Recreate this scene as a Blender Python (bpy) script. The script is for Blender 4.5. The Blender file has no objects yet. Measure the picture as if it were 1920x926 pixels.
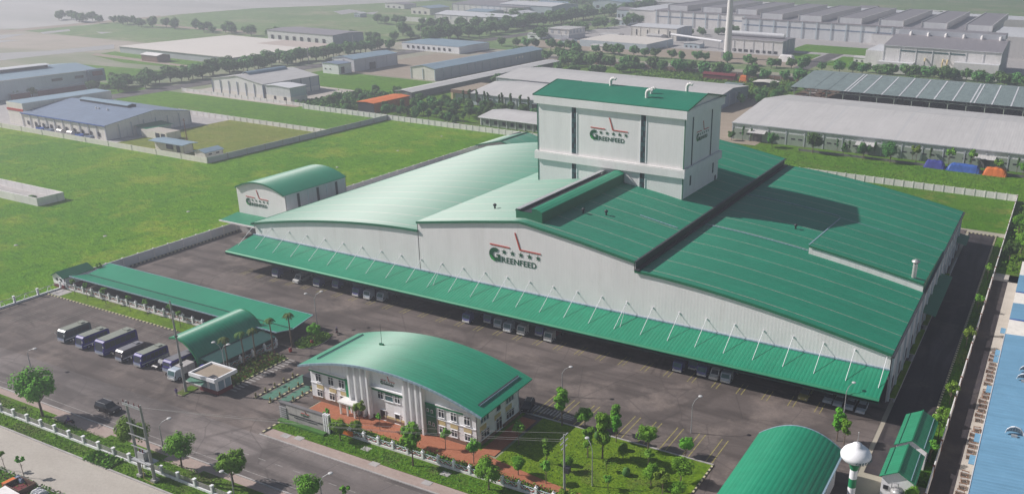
import bpy, math, random
from math import sin, cos, pi, radians, hypot, atan2, sqrt
from mathutils import Vector, Matrix

# ------------------------------------------------------------------ camera, sky, sun, exposure
SC = bpy.context.scene
COL = SC.collection
CAMH = 85.0
YAW, PIT, ROL = radians(25.8), radians(21.4), radians(1.23)
def cam_axes():
    cy, sy = cos(YAW), sin(YAW); cp, sp = cos(PIT), sin(PIT); cr, sr = cos(ROL), sin(ROL)
    M = Matrix(((cy, sy, 0), (0, 0, -1), (-sy, cy, 0)))
    P = Matrix(((1, 0, 0), (0, cp, -sp), (0, sp, cp)))
    Q = Matrix(((cr, -sr, 0), (sr, cr, 0), (0, 0, 1)))
    return Q @ P @ M
AX = cam_axes()
cd = bpy.data.cameras.new("camera")
cam = bpy.data.objects.new("camera", cd); COL.objects.link(cam)
right, down, fwd = AX[0], AX[1], AX[2]
R = Matrix((( right[0], -down[0], -fwd[0]), (right[1], -down[1], -fwd[1]), (right[2], -down[2], -fwd[2])))
cam.matrix_world = Matrix.Translation((0, 0, CAMH)) @ R.to_4x4()
cd.sensor_width = 36; cd.lens = 1660 / 1920 * 36
cd.shift_x = (960 - 1176) / 1920; cd.shift_y = (535 - 463) / 1920
cd.clip_start = 1; cd.clip_end = 15000
SC.camera = cam
HAZE = 0.00066

SUN_EL, SUN_AZ = radians(37.5), radians(18)         # light travels towards +X, a little towards +Y
w = bpy.data.worlds.new("World"); SC.world = w; w.use_nodes = True
nt = w.node_tree
bg = nt.nodes["Background"]
sky = nt.nodes.new("ShaderNodeTexSky"); sky.sky_type = 'NISHITA'; sky.sun_disc = False
sky.sun_elevation = SUN_EL; sky.sun_rotation = radians(252)
sky.air_density = 1.3; sky.dust_density = 1.2; sky.ozone_density = 1.0
nt.links.new(sky.outputs[0], bg.inputs[0]); bg.inputs[1].default_value = 0.05
sl = bpy.data.lights.new("sun", 'SUN'); sl.energy = 5.0; sl.angle = radians(0.6); sl.color = (1.0, 0.94, 0.905)
so = bpy.data.objects.new("sun", sl); COL.objects.link(so)
d = Vector((cos(SUN_AZ) * cos(SUN_EL), sin(SUN_AZ) * cos(SUN_EL), -sin(SUN_EL)))
so.rotation_euler = d.to_track_quat('-Z', 'Y').to_euler(); so.location = (0, 0, 200)
SC.view_settings.view_transform = 'Standard'; SC.view_settings.look = 'None'
SC.view_settings.exposure = 0.20; SC.view_settings.gamma = 1.0
SC.render.engine = 'CYCLES'
SC.cycles.use_denoising = True
SC.cycles.max_bounces = 6; SC.cycles.diffuse_bounces = 3; SC.cycles.glossy_bounces = 2
SC.cycles.volume_bounces = 0; SC.cycles.transparent_max_bounces = 6
SC.render.threads_mode = 'AUTO'

# ------------------------------------------------------------------ materials
class N:
    """tiny node helper"""
    def __init__(s, name, rough=0.7, metal=0.0, spec=0.35):
        s.mat = bpy.data.materials.new(name); s.mat.use_nodes = True
        s.t = s.mat.node_tree; s.b = s.t.nodes["Principled BSDF"]
        s.b.inputs["Roughness"].default_value = rough; s.b.inputs["Metallic"].default_value = metal
        s.b.inputs["Specular IOR Level"].default_value = spec
        s.pos = None
    def n(s, k, **kw):
        x = s.t.nodes.new(k)
        for a, b in kw.items(): setattr(x, a, b)
        return x
    def l(s, a, b): s.t.links.new(a, b)
    def P(s):
        if s.pos is None:
            g = s.n("ShaderNodeNewGeometry"); s.pos = g.outputs["Position"]; s.nor = g.outputs["Normal"]
        return s.pos
    def scaled(s, v):
        m = s.n("ShaderNodeVectorMath", operation='MULTIPLY'); s.l(s.P(), m.inputs[0]); m.inputs[1].default_value = v
        return m.outputs[0]
    def noise(s, scale, vec=None, det=4, rough=0.55, dist=0.0):
        x = s.n("ShaderNodeTexNoise"); x.inputs["Scale"].default_value = scale; x.inputs["Detail"].default_value = det
        x.inputs["Roughness"].default_value = rough; x.inputs["Distortion"].default_value = dist
        s.l(vec if vec is not None else s.P(), x.inputs["Vector"]); return x.outputs["Fac"]
    def ramp(s, fac, stops):
        x = s.n("ShaderNodeValToRGB"); e = x.color_ramp.elements
        while len(e) < len(stops): e.new(0.5)
        for i, (p, c) in enumerate(stops):
            e[i].position = p; e[i].color = (*c, 1) if not isinstance(c, (int, float)) else (c, c, c, 1)
        s.l(fac, x.inputs[0]); return x.outputs[0]
    def mix(s, fac, a, b, mode='MIX'):
        x = s.n("ShaderNodeMix", data_type='RGBA', blend_type=mode)
        for sock, v in ((x.inputs[0], fac), (x.inputs[6], a), (x.inputs[7], b)):
            if isinstance(v, (int, float)): sock.default_value = v
            elif isinstance(v, tuple): sock.default_value = (*v, 1)
            else: s.l(v, sock)
        return x.outputs[2]
    def math(s, op, a, b=0.0, c=None):
        x = s.n("ShaderNodeMath", operation=op)
        for i, v in enumerate((a, b) if c is None else (a, b, c)):
            if isinstance(v, (int, float)): x.inputs[i].default_value = v
            else: s.l(v, x.inputs[i])
        return x.outputs[0]
    def xyz(s):
        x = s.n("ShaderNodeSeparateXYZ"); s.l(s.P(), x.inputs[0]); return x.outputs
    def color(s, c):
        if isinstance(c, tuple): s.b.inputs["Base Color"].default_value = (*c, 1)
        else: s.l(c, s.b.inputs["Base Color"])
        return s
    def bump(s, h, dist=0.05, strength=1.0):
        x = s.n("ShaderNodeBump"); x.inputs["Distance"].default_value = dist; x.inputs["Strength"].default_value = strength
        s.l(h, x.inputs["Height"]); s.l(x.outputs[0], s.b.inputs["Normal"]); return s
    def stripes(s, axis, period, width):
        """1 on a line every `period` metres along axis (0 x, 1 y, 2 z)"""
        v = s.xyz()[axis]
        f = s.math('FRACT', s.math('DIVIDE', v, period))
        return s.math('LESS_THAN', f, width / period)

def mul(c, k): return tuple(x * k for x in c)

def painted(name, c, rough=0.65, var=0.12, scale=0.6, metal=0.0, spec=0.35, dirt=None):
    m = N(name, rough, metal, spec)
    f = m.noise(scale, det=5, rough=0.65)
    col = m.ramp(f, [(0.3, mul(c, 1 - var)), (0.7, mul(c, 1 + var * 0.6))])
    if dirt:
        z = m.noise(0.9, m.scaled((1, 1, 0.12)), det=6, rough=0.7)
        col = m.mix(m.ramp(z, [(0.52, 0.0), (0.72, dirt)]), col, mul(c, 0.55))
    return m.color(col).mat

def sheet(name, c, rib_axis, period, rough=0.45, line=(0.45, 0.42, 0.36), lineperiod=7.5, lineaxis=1, var=0.1, metal=0.25, spec=0.6, aniso=True, lw=0.26, ior=1.5, ribp=1.1, ribdepth=0.05, linestr=0.55):
    """profiled metal sheeting: ribs run ACROSS rib_axis (rib_axis is the axis along which height changes)"""
    m = N(name, rough, metal, spec)
    xyz = m.xyz()
    f = m.noise(0.35, det=6, rough=0.7)
    big = m.noise(0.045, det=4, rough=0.6)
    col = m.ramp(f, [(0.3, mul(c, 1 - var)), (0.7, mul(c, 1 + var))])
    col = m.mix(m.ramp(big, [(0.35, 0.0), (0.7, 0.55)]), col, mul(c, 0.8))
    ph = m.math('FRACT', m.math('DIVIDE', xyz[rib_axis], ribp))
    sv = (0.05, 0.9, 0.05) if rib_axis == 1 else (0.9, 0.05, 0.05)
    sk = m.noise(1.0, m.scaled(sv), det=6, rough=0.7)
    col = m.mix(m.ramp(sk, [(0.50, 0.0), (0.72, 0.45)]), col, mul(c, 0.62))
    col = m.mix(m.ramp(m.noise(0.8, m.scaled(sv), det=4), [(0.55, 0.0), (0.8, 0.30)]), col, tuple(min(1, x * 1.25 + 0.03) for x in c))
    if lineperiod:
        fr = m.math('FRACT', m.math('DIVIDE', xyz[lineaxis], lineperiod))
        on = m.math('LESS_THAN', fr, lw / lineperiod)
        sp = m.noise(1.1, det=5, rough=0.75)
        fac = m.math('MULTIPLY', on, m.ramp(sp, [(0.34, 0.25), (0.60, linestr + 0.4)]))
        col = m.mix(fac, col, line)
        # slightly different batches of sheet
        st = m.n("ShaderNodeTexWhiteNoise", noise_dimensions='1D')
        m.l(m.math('FLOOR', m.math('DIVIDE', xyz[lineaxis], lineperiod / 5)), st.inputs["W"])
        col = m.mix(m.math('MULTIPLY', st.outputs["Value"], 0.10), col, mul(c, 0.6))
    tri = m.math('PINGPONG', ph, 0.5)
    m.color(col)
    m.bump(m.ramp(tri, [(0.1, 0.0), (0.3, 1.0)]), ribdepth, 0.5)
    m.b.inputs['IOR'].default_value = ior; m.b.inputs['Specular Tint'].default_value = (1.0, 0.92, 0.95, 1)
    if aniso:
        m.b.inputs["Anisotropic"].default_value = 0.95
        tv = m.n("ShaderNodeCombineXYZ"); tv.inputs[rib_axis].default_value = 1.0
        m.l(tv.outputs[0], m.b.inputs["Tangent"])
    return m.mat

def cladding(name, c, var=0.06, axis='xy', period=1.0, rough=0.55, ribs=0.10):
    """vertical-rib wall cladding"""
    m = N(name, rough, 0.0, 0.4)
    xyz = m.xyz()
    s = m.math('ADD', xyz[0], xyz[1])
    f = m.noise(0.25, m.scaled((1, 1, 0.25)), det=5, rough=0.7)
    col = m.ramp(f, [(0.3, mul(c, 1 - var)), (0.7, mul(c, 1 + var))])
    fr = m.math('FRACT', m.math('DIVIDE', s, period))
    on = m.math('LESS_THAN', fr, 0.16)
    nz = m.noise(0.8, m.scaled((1, 1, 0.1)), det=3)
    col = m.mix(m.math('MULTIPLY', on, m.math('MULTIPLY', nz, ribs * 3)), col, mul(c, 0.62))
    st = m.noise(0.5, m.scaled((1, 1, 0.08)), det=6, rough=0.75)
    col = m.mix(m.ramp(st, [(0.55, 0.0), (0.8, 0.3)]), col, (c[0] * 0.62, c[1] * 0.58, c[2] * 0.52))
    m.color(col)
    m.bump(m.math('PINGPONG', fr, 0.5), 0.03, 0.6)
    return m.mat

GREEN = (0.014, 0.235, 0.135)
M = {}
M['roof_green'] = sheet('green_roof_sheet', GREEN, 1, 7.5, rough=0.60, metal=0.0, spec=0.5, ior=1.85, line=(0.40, 0.35, 0.31), lw=0.26)
M['roof_green_x'] = sheet('green_roof_sheet_across', (0.012, 0.25, 0.135), 0, 7.5, rough=0.45, lineperiod=0, aniso=False, ribp=0.8, ribdepth=0.05, metal=0.0, spec=0.4)
M['roof_office'] = sheet('green_office_roof_sheet', (0.016, 0.26, 0.145), 1, 7.5, rough=0.52, metal=0.0, spec=0.5, ior=1.65, lineperiod=0, ribp=0.8)
M['roof_tower'] = sheet('bluish_green_roof_sheet', (0.016, 0.19, 0.115), 0, 7.5, rough=0.5, lineperiod=0, aniso=False, ribp=0.7, ribdepth=0.05, metal=0.0, spec=0.3)
M['roof_plain'] = sheet('green_small_roof_sheet', (0.022, 0.245, 0.125), 1, 7.5, rough=0.5, metal=0.1, spec=0.4, lineperiod=0, ribp=0.7, aniso=False)
M['trim_green'] = painted('green_trim', (0.012, 0.15, 0.075), 0.5)
M['trim_dark'] = painted('dark_green_trim', (0.01, 0.05, 0.04), 0.5)
M['white_clad'] = cladding('white_wall_sheet', (0.82, 0.79, 0.785), period=0.75, ribs=0.05)
M['tower_clad'] = cladding('tower_wall_sheet', (0.82, 0.795, 0.79), period=0.75, ribs=0.05)
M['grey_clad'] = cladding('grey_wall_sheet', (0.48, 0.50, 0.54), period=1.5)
M['cool_clad'] = cladding('pale_blue_wall_sheet', (0.50, 0.58, 0.63), period=2)
M['white'] = painted('white_paint', (0.88, 0.88, 0.90), 0.6, 0.06, 0.3, dirt=0.35)
M['cream'] = painted('cream_render', (0.80, 0.76, 0.69), 0.8, 0.08, 0.3, dirt=0.4)
M['offwhite'] = painted('off_white_render', (0.80, 0.775, 0.76), 0.8, 0.1, 0.25, dirt=0.5)
M['yellow'] = painted('pale_yellow_render', (0.62, 0.50, 0.26), 0.8, 0.06)
M['conc'] = painted('concrete', (0.42, 0.40, 0.39), 0.85, 0.2, 0.4, dirt=0.6)
M['wall_grey'] = painted('grey_wall_concrete', (0.52, 0.53, 0.56), 0.85, 0.15, 0.2)
M['conc_dark'] = painted('dark_concrete', (0.17, 0.165, 0.17), 0.85, 0.2, 0.4)
M['brick'] = painted('worn_brick', (0.22, 0.13, 0.09), 0.9, 0.25, 0.8)
M['maroon'] = painted('maroon_paint', (0.16, 0.02, 0.025), 0.7)
M['glass'] = painted('dark_window_glass', (0.035, 0.045, 0.06), 0.5, 0.2, 0.8, spec=0.3)
M['glass_teal'] = painted('teal_window_glass', (0.06, 0.13, 0.14), 0.5, 0.2, 0.8, spec=0.3)
M['black'] = painted('black_rubber', (0.015, 0.015, 0.018), 0.6)
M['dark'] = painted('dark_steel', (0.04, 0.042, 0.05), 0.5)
M['steel'] = painted('galvanised_steel', (0.42, 0.43, 0.44), 0.4, 0.1, metal=0.3)
M['stainless'] = painted('stainless_steel', (0.50, 0.49, 0.48), 0.45, 0.15, 1.5, metal=0.5)
M['pole'] = painted('pole_concrete', (0.33, 0.33, 0.32), 0.8, 0.15, 1.5)
M['rust'] = painted('rusty_steel', (0.20, 0.08, 0.045), 0.85, 0.3)
M['red'] = painted('red_paint', (0.50, 0.035, 0.025), 0.5)
M['orange'] = painted('orange_sheet', (0.66, 0.17, 0.035), 0.6, 0.2)
M['blue_tarp'] = painted('blue_tarpaulin', (0.045, 0.12, 0.42), 0.5, 0.3, 0.5)
M['blue_tarp2'] = painted('violet_blue_tarpaulin', (0.055, 0.065, 0.30), 0.5, 0.3, 0.5)
M['blue_roof'] = sheet('light_blue_roof_sheet', (0.16, 0.34, 0.50), 1, 7, rough=0.5, lineperiod=6.1, line=(0.16, 0.3, 0.46), lineaxis=1, lw=0.12, metal=0.0, spec=0.4, aniso=False, ribp=1.0)
M['blue_grey_roof'] = sheet('blue_grey_roof_sheet', (0.20, 0.26, 0.36), 0, 7, lineperiod=0, metal=0.1, aniso=False, var=0.2)
M['sky_roof'] = sheet('faded_blue_roof_sheet', (0.27, 0.38, 0.46), 0, 7, lineperiod=0, metal=0.1, aniso=False, var=0.1)
M['cool_roof'] = sheet('pale_grey_roof_sheet', (0.70, 0.71, 0.73), 0, 7, lineperiod=0, metal=0.0, aniso=False, var=0.08)
M['warm_roof'] = sheet('pale_warm_roof_sheet', (0.60, 0.585, 0.57), 0, 7, lineperiod=31, lineaxis=0, line=(0.5, 0.5, 0.5), lw=1.2, metal=0.0, aniso=False, var=0.06)
M['brown_roof'] = sheet('brown_grey_roof_sheet', (0.27, 0.25, 0.265), 0, 7, lineperiod=0, metal=0.0, aniso=False, var=0.15)
M['tan_roof'] = painted('tan_flat_roof', (0.66, 0.62, 0.57), 0.85, 0.06, 0.02)
M['brown_flat'] = painted('brown_flat_roof', (0.50, 0.43, 0.38), 0.85, 0.08, 0.04)
M['mesh_glass'] = sheet('dusty_glass_sheet', (0.22, 0.28, 0.27), 0, 7, lineperiod=0, rough=0.4, metal=0.0, aniso=False, var=0.3)
M['sage'] = painted('sage_green_render', (0.30, 0.36, 0.29), 0.8, 0.1, 0.3, dirt=0.4)
M['logo_green'] = painted('logo_dark_green', (0.006, 0.085, 0.04), 0.5, 0.02)
M['logo_leaf'] = painted('logo_leaf_green', (0.02, 0.30, 0.06), 0.5, 0.02)
M['logo_red'] = painted('logo_red', (0.50, 0.06, 0.035), 0.5, 0.02)
M['facade_green'] = painted('facade_green', (0.015, 0.23, 0.095), 0.45, 0.08)
M['teal_glass'] = painted('green_curtain_glass', (0.012, 0.15, 0.085), 0.2, 0.1, spec=0.6)
M['skin'] = painted('skin', (0.35, 0.2, 0.14), 0.6)
M['purple_cloth'] = painted('violet_cloth', (0.16, 0.11, 0.30), 0.8)
M['bus_teal'] = painted('bus_teal_paint', (0.03, 0.075, 0.10), 0.3, 0.1, spec=0.6)
M['bus_blue'] = painted('bus_blue_paint', (0.045, 0.035, 0.26), 0.45, 0.1, spec=0.3)
M['bus_brown'] = painted('bus_brown_paint', (0.06, 0.05, 0.06), 0.3, 0.1, spec=0.6)
M['bus_roof'] = painted('bus_roof_cream', (0.26, 0.28, 0.235), 0.5, 0.12)
M['bus_roof_grey'] = painted('bus_roof_grey', (0.20, 0.20, 0.22), 0.5, 0.12)
M['car_white'] = painted('car_white_paint', (0.62, 0.62, 0.60), 0.3, 0.03, spec=0.6)
M['car_silver'] = painted('car_silver_paint', (0.42, 0.48, 0.55), 0.3, 0.03, spec=0.6)
M['car_black'] = painted('car_black_paint', (0.015, 0.015, 0.02), 0.4, 0.03, spec=0.3)
M['truck_blue'] = painted('truck_blue_paint', (0.10, 0.11, 0.30), 0.35, 0.03, spec=0.6)
M['truck_navy'] = painted('truck_box_navy', (0.035, 0.03, 0.10), 0.5, 0.05)
M['truck_grey'] = painted('truck_box_grey', (0.10, 0.11, 0.15), 0.5, 0.05)
M['olive_car'] = painted('olive_yellow_paint', (0.30, 0.27, 0.10), 0.4, 0.05)
M['bus_front'] = painted('pale_blue_coach_front', (0.26, 0.30, 0.42), 0.6, 0.2, 2.0)
M['dark_teal'] = painted('dark_teal_sheet', (0.012, 0.060, 0.055), 0.6)
M['lamp'] = painted('headlight_glass', (0.5, 0.5, 0.5), 0.5, 0.02, spec=0.3)
M['brown_box'] = painted('brown_cardboard', (0.12, 0.07, 0.05), 0.8)
M['thatch'] = painted('rusty_clutter', (0.16, 0.11, 0.085), 0.9, 0.5, 0.9)

def mark(name, c, wear=0.45):
    m = N(name, 0.8, 0, 0.2)
    f = m.noise(1.6, det=6, rough=0.75)
    m.color(m.mix(m.ramp(f, [(wear - 0.12, 0.85), (wear + 0.2, 0.0)]), c, (0.085, 0.075, 0.072))); return m.mat
M['mark_yellow'] = mark('worn_yellow_line', (0.42, 0.37, 0.11), 0.42)
M['mark_white'] = mark('worn_white_line', (0.42, 0.40, 0.38), 0.42)
M['mark_faint'] = mark('faint_bay_line', (0.36, 0.33, 0.29), 0.52)
M['ramp_green'] = mark('worn_green_paint', (0.09, 0.24, 0.17), 0.40)

def kerb_mat(name, axis, a, b, period=1.2):
    m = N(name, 0.8, 0, 0.2)
    on = m.stripes(axis, period, period * 0.5)
    m.color(m.mix(on, a, b)); return m.mat
M['kerb_stripe_x'] = kerb_mat('striped_kerb_x', 0, (0.05, 0.05, 0.05), (0.52, 0.48, 0.30))
M['kerb_stripe_y'] = kerb_mat('striped_kerb_y', 1, (0.05, 0.05, 0.05), (0.52, 0.48, 0.30))

def asphalt(name, c, tracks='x', tint=(0.10, 0.085, 0.075)):
    m = N(name, 0.85, 0, 0.25)
    big = m.noise(0.035, det=5, rough=0.6)
    tr = m.noise(0.30, m.scaled((0.10, 1, 1) if tracks == 'x' else (1, 0.10, 1)), det=5, rough=0.6, dist=0.6)
    fine = m.noise(1.8, det=5, rough=0.8)
    col = m.ramp(big, [(0.32, mul(c, 0.72)), (0.5, c), (0.68, mul(c, 1.55))])
    col = m.mix(m.ramp(tr, [(0.44, 0.0), (0.62, 0.85)]), col, mul(c, 0.5))
    col = m.mix(m.ramp(m.noise(0.09, det=6, rough=0.7), [(0.50, 0.0), (0.66, 0.75)]), col, tint)
    wv = m.n('ShaderNodeTexWave'); wv.inputs['Scale'].default_value = 0.035; wv.inputs['Distortion'].default_value = 14; wv.inputs['Detail'].default_value = 3; wv.inputs['Detail Scale'].default_value = 0.6; m.l(m.scaled((0.35, 1, 1) if tracks == 'x' else (1, 0.35, 1)), wv.inputs['Vector'])
    col = m.mix(m.ramp(wv.outputs['Fac'], [(0.90, 0.0), (0.97, 0.5)]), col, mul(c, 0.45))
    vo = m.n('ShaderNodeTexVoronoi', feature='DISTANCE_TO_EDGE'); vo.inputs['Scale'].default_value = 0.09; m.l(m.P(), vo.inputs['Vector'])
    col = m.mix(m.ramp(vo.outputs['Distance'], [(0.004, 0.45), (0.012, 0.0)]), col, mul(c, 0.4))
    spots = m.noise(0.5, det=2)
    col = m.mix(m.ramp(spots, [(0.69, 0.0), (0.74, 0.45)]), col, mul(c, 0.45))
    col = m.mix(m.ramp(fine, [(0.35, 0.28), (0.65, 0.0)]), col, mul(c, 0.45))
    col = m.mix(m.ramp(fine, [(0.62, 0.0), (0.8, 0.30)]), col, mul(c, 2.0))
    m.color(col); m.bump(fine, 0.04, 0.5); return m.mat
M['asphalt'] = asphalt('asphalt_yard', (0.142, 0.118, 0.108), tint=(0.25, 0.205, 0.18))
M['asphalt_road'] = asphalt('asphalt_street', (0.18, 0.157, 0.150), tint=(0.24, 0.205, 0.19))
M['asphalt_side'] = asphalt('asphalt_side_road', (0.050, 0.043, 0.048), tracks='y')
M['asphalt_far'] = asphalt('asphalt_far', (0.15, 0.14, 0.14))

def grass(name, a, b, c2, scale=1.0, dry=None, drythr=0.6, clump=0.0, bumpd=0.35):
    m = N(name, 0.95, 0, 0.1)
    f1 = m.noise(0.02 * scale, det=6, rough=0.65)
    f2 = m.noise(0.22 * scale, det=6, rough=0.75, dist=0.4)
    f3 = m.noise(1.4 * scale, det=5, rough=0.8)
    col = m.ramp(f1, [(0.35, a), (0.65, b)])
    col = m.mix(m.ramp(f2, [(0.48, 0.0), (0.68, 0.8)]), col, c2)
    if dry: col = m.mix(m.ramp(m.noise(0.05 * scale, det=6, rough=0.7), [(drythr - 0.06, 0.0), (drythr + 0.1, 0.85)]), col, dry)
    col = m.mix(m.ramp(f3, [(0.3, 0.5), (0.55, 0.0)]), col, mul(a, 0.45))
    col = m.mix(m.ramp(f3, [(0.58, 0.0), (0.75, 0.35)]), col, mul(b, 1.6))
    m.color(col)
    f4 = m.noise(0.55 * scale, m.scaled((0.6, 1.2, 1)), det=5, rough=0.75, dist=0.8)
    col = m.mix(m.ramp(f4, [(0.50, 0.0), (0.64, 0.55)]), col, mul(a, 0.5)); col = m.mix(m.ramp(f4, [(0.32, 0.5), (0.44, 0.0)]), col, mul(b, 1.25)); m.color(col)
    h = m.math('ADD', f3, m.math('ADD', m.math('MULTIPLY', f4, 2.0), m.math('MULTIPLY', f2, 2.0)))
    m.bump(h, bumpd, 0.8); return m.mat
M['field'] = grass('meadow_grass', (0.10, 0.29, 0.006), (0.19, 0.38, 0.010), (0.05, 0.20, 0.006), dry=(0.34, 0.42, 0.04), drythr=0.56, bumpd=0.9)
M['meadow_dry'] = grass('yellowed_grass', (0.19, 0.24, 0.035), (0.25, 0.28, 0.05), (0.13, 0.20, 0.03), dry=(0.28, 0.27, 0.07), drythr=0.55)
M['meadow2'] = grass('lime_grass', (0.10, 0.26, 0.012), (0.16, 0.32, 0.02), (0.055, 0.17, 0.016), dry=(0.17, 0.20, 0.05), drythr=0.62, bumpd=0.7)
M['lawn'] = grass('lawn_grass', (0.12, 0.23, 0.010), (0.20, 0.30, 0.018), (0.055, 0.13, 0.010), scale=2.2, dry=(0.14, 0.14, 0.05), drythr=0.6, bumpd=0.2)
M['verge'] = grass('verge_grass', (0.085, 0.20, 0.010), (0.14, 0.27, 0.018), (0.045, 0.12, 0.012), scale=2.5, dry=(0.15, 0.13, 0.07), drythr=0.56, bumpd=0.25)
M['backlawn'] = grass('back_lawn_grass', (0.075, 0.20, 0.012), (0.12, 0.25, 0.02), (0.045, 0.14, 0.014), scale=1.4, dry=(0.26, 0.25, 0.06), drythr=0.58)
M['wet_field'] = grass('far_field', (0.14, 0.24, 0.08), (0.20, 0.30, 0.11), (0.10, 0.18, 0.07), scale=0.35, dry=(0.36, 0.34, 0.22), drythr=0.55)
def far_ground():
    m = N('farmland', 0.95, 0, 0.1)
    s = m.scaled((0.55, 1.0, 1.0))
    f = m.noise(0.0042, s, det=8, rough=0.66, dist=0.6)
    f2 = m.noise(0.03, det=6, rough=0.7)
    col = m.ramp(f, [(0.34, (0.18, 0.24, 0.13)), (0.43, (0.28, 0.30, 0.19)), (0.50, (0.42, 0.37, 0.31)), (0.66, (0.52, 0.45, 0.40))])  # pale field tones, brightened further to carry part of the distant haze
    v = m.n("ShaderNodeTexVoronoi"); v.inputs["Scale"].default_value = 0.006; m.l(s, v.inputs["Vector"])
    col = m.mix(0.35, col, m.ramp(v.outputs["Color"], [(0.2, (0.14, 0.19, 0.11)), (0.6, (0.25, 0.25, 0.18)), (0.9, (0.44, 0.38, 0.34))]))
    col = m.mix(m.ramp(f2, [(0.45, 0.0), (0.7, 0.3)]), col, (0.18, 0.21, 0.13))
    m.color(col); m.bump(f2, 0.5, 0.5); return m.mat
M['far_ground'] = far_ground()
def dirt(name, a, b, scale=0.3):
    m = N(name, 0.95, 0, 0.1)
    f = m.noise(scale, m.scaled((0.4, 1, 1)), det=6, rough=0.7); g = m.noise(2.2, det=5, rough=0.8)
    col = m.ramp(f, [(0.3, a), (0.7, b)]); col = m.mix(m.ramp(g, [(0.3, 0.35), (0.55, 0)]), col, mul(a, 0.6))
    m.color(col); m.bump(g, 0.08, 0.6); return m.mat
M['pale_plain'] = dirt('haze_paled_plain', (0.38, 0.385, 0.36), (0.54, 0.52, 0.50), 0.01)  # far plain with haze put into its cool pale colour
M['sand_road'] = dirt('pale_concrete_road', (0.42, 0.385, 0.34), (0.50, 0.465, 0.415))
M['bare'] = dirt('bare_earth', (0.30, 0.25, 0.19), (0.38, 0.32, 0.26))
M['clutter'] = dirt('rusty_scrap_ground', (0.10, 0.07, 0.055), (0.22, 0.15, 0.11), 0.8)
def paver(name, a, b, size=1.3):
    m = N(name, 0.9, 0, 0.15)
    br = m.n("ShaderNodeTexBrick"); m.l(m.P(), br.inputs["Vector"]); br.inputs["Scale"].default_value = size
    br.inputs["Color1"].default_value = (*a, 1); br.inputs["Color2"].default_value = (*b, 1); br.inputs["Mortar"].default_value = (*mul(a, 0.8), 1)
    f = m.noise(0.5, det=6, rough=0.7)
    m.color(m.mix(m.ramp(f, [(0.5, 0.0), (0.7, 0.45)]), br.outputs["Color"], mul(a, 0.65))); return m.mat
M['paver_pink'] = dirt('pinkish_paving', (0.36, 0.275, 0.245), (0.44, 0.36, 0.32), 0.5)
M['paver_orange'] = paver('orange_paving', (0.36, 0.135, 0.075), (0.42, 0.17, 0.10))
M['water'] = painted('shallow_water', (0.40, 0.38, 0.36), 0.3, 0.05)

def leafm(name, a, b):
    m = N(name, 0.8, 0, 0.2)
    oi = m.n("ShaderNodeObjectInfo")
    f = m.noise(0.9, det=3)
    col = m.ramp(f, [(0.3, a), (0.7, b)])
    hs = m.n("ShaderNodeHueSaturation"); m.l(col, hs.inputs["Color"])
    m.l(m.math('MULTIPLY_ADD', oi.outputs["Random"], 0.05, 0.475), hs.inputs["Hue"])
    m.l(m.math('MULTIPLY_ADD', oi.outputs["Random"], 0.5, 0.75), hs.inputs["Value"])
    m.color(hs.outputs[0])
    m.b.inputs["Subsurface Weight"].default_value = 0.0
    return m.mat
M['leaf'] = leafm('tree_leaves', (0.085, 0.24, 0.014), (0.16, 0.36, 0.030))
M['leaf_dark'] = leafm('dark_tree_leaves', (0.045, 0.13, 0.028), (0.09, 0.20, 0.04))
M['leaf_lime'] = leafm('lime_tree_leaves', (0.11, 0.24, 0.022), (0.18, 0.32, 0.04))
M['leaf_far'] = leafm('far_tree_leaves', (0.075, 0.19, 0.045), (0.13, 0.28, 0.07))
M['bark'] = painted('bark', (0.16, 0.12, 0.09), 0.9, 0.2, 2)
M['leaf_palm'] = leafm('palm_leaves', (0.05, 0.10, 0.02), (0.10, 0.16, 0.04))
M['leaf_red'] = leafm('red_shrub_leaves', (0.14, 0.03, 0.03), (0.25, 0.07, 0.05))

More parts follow.
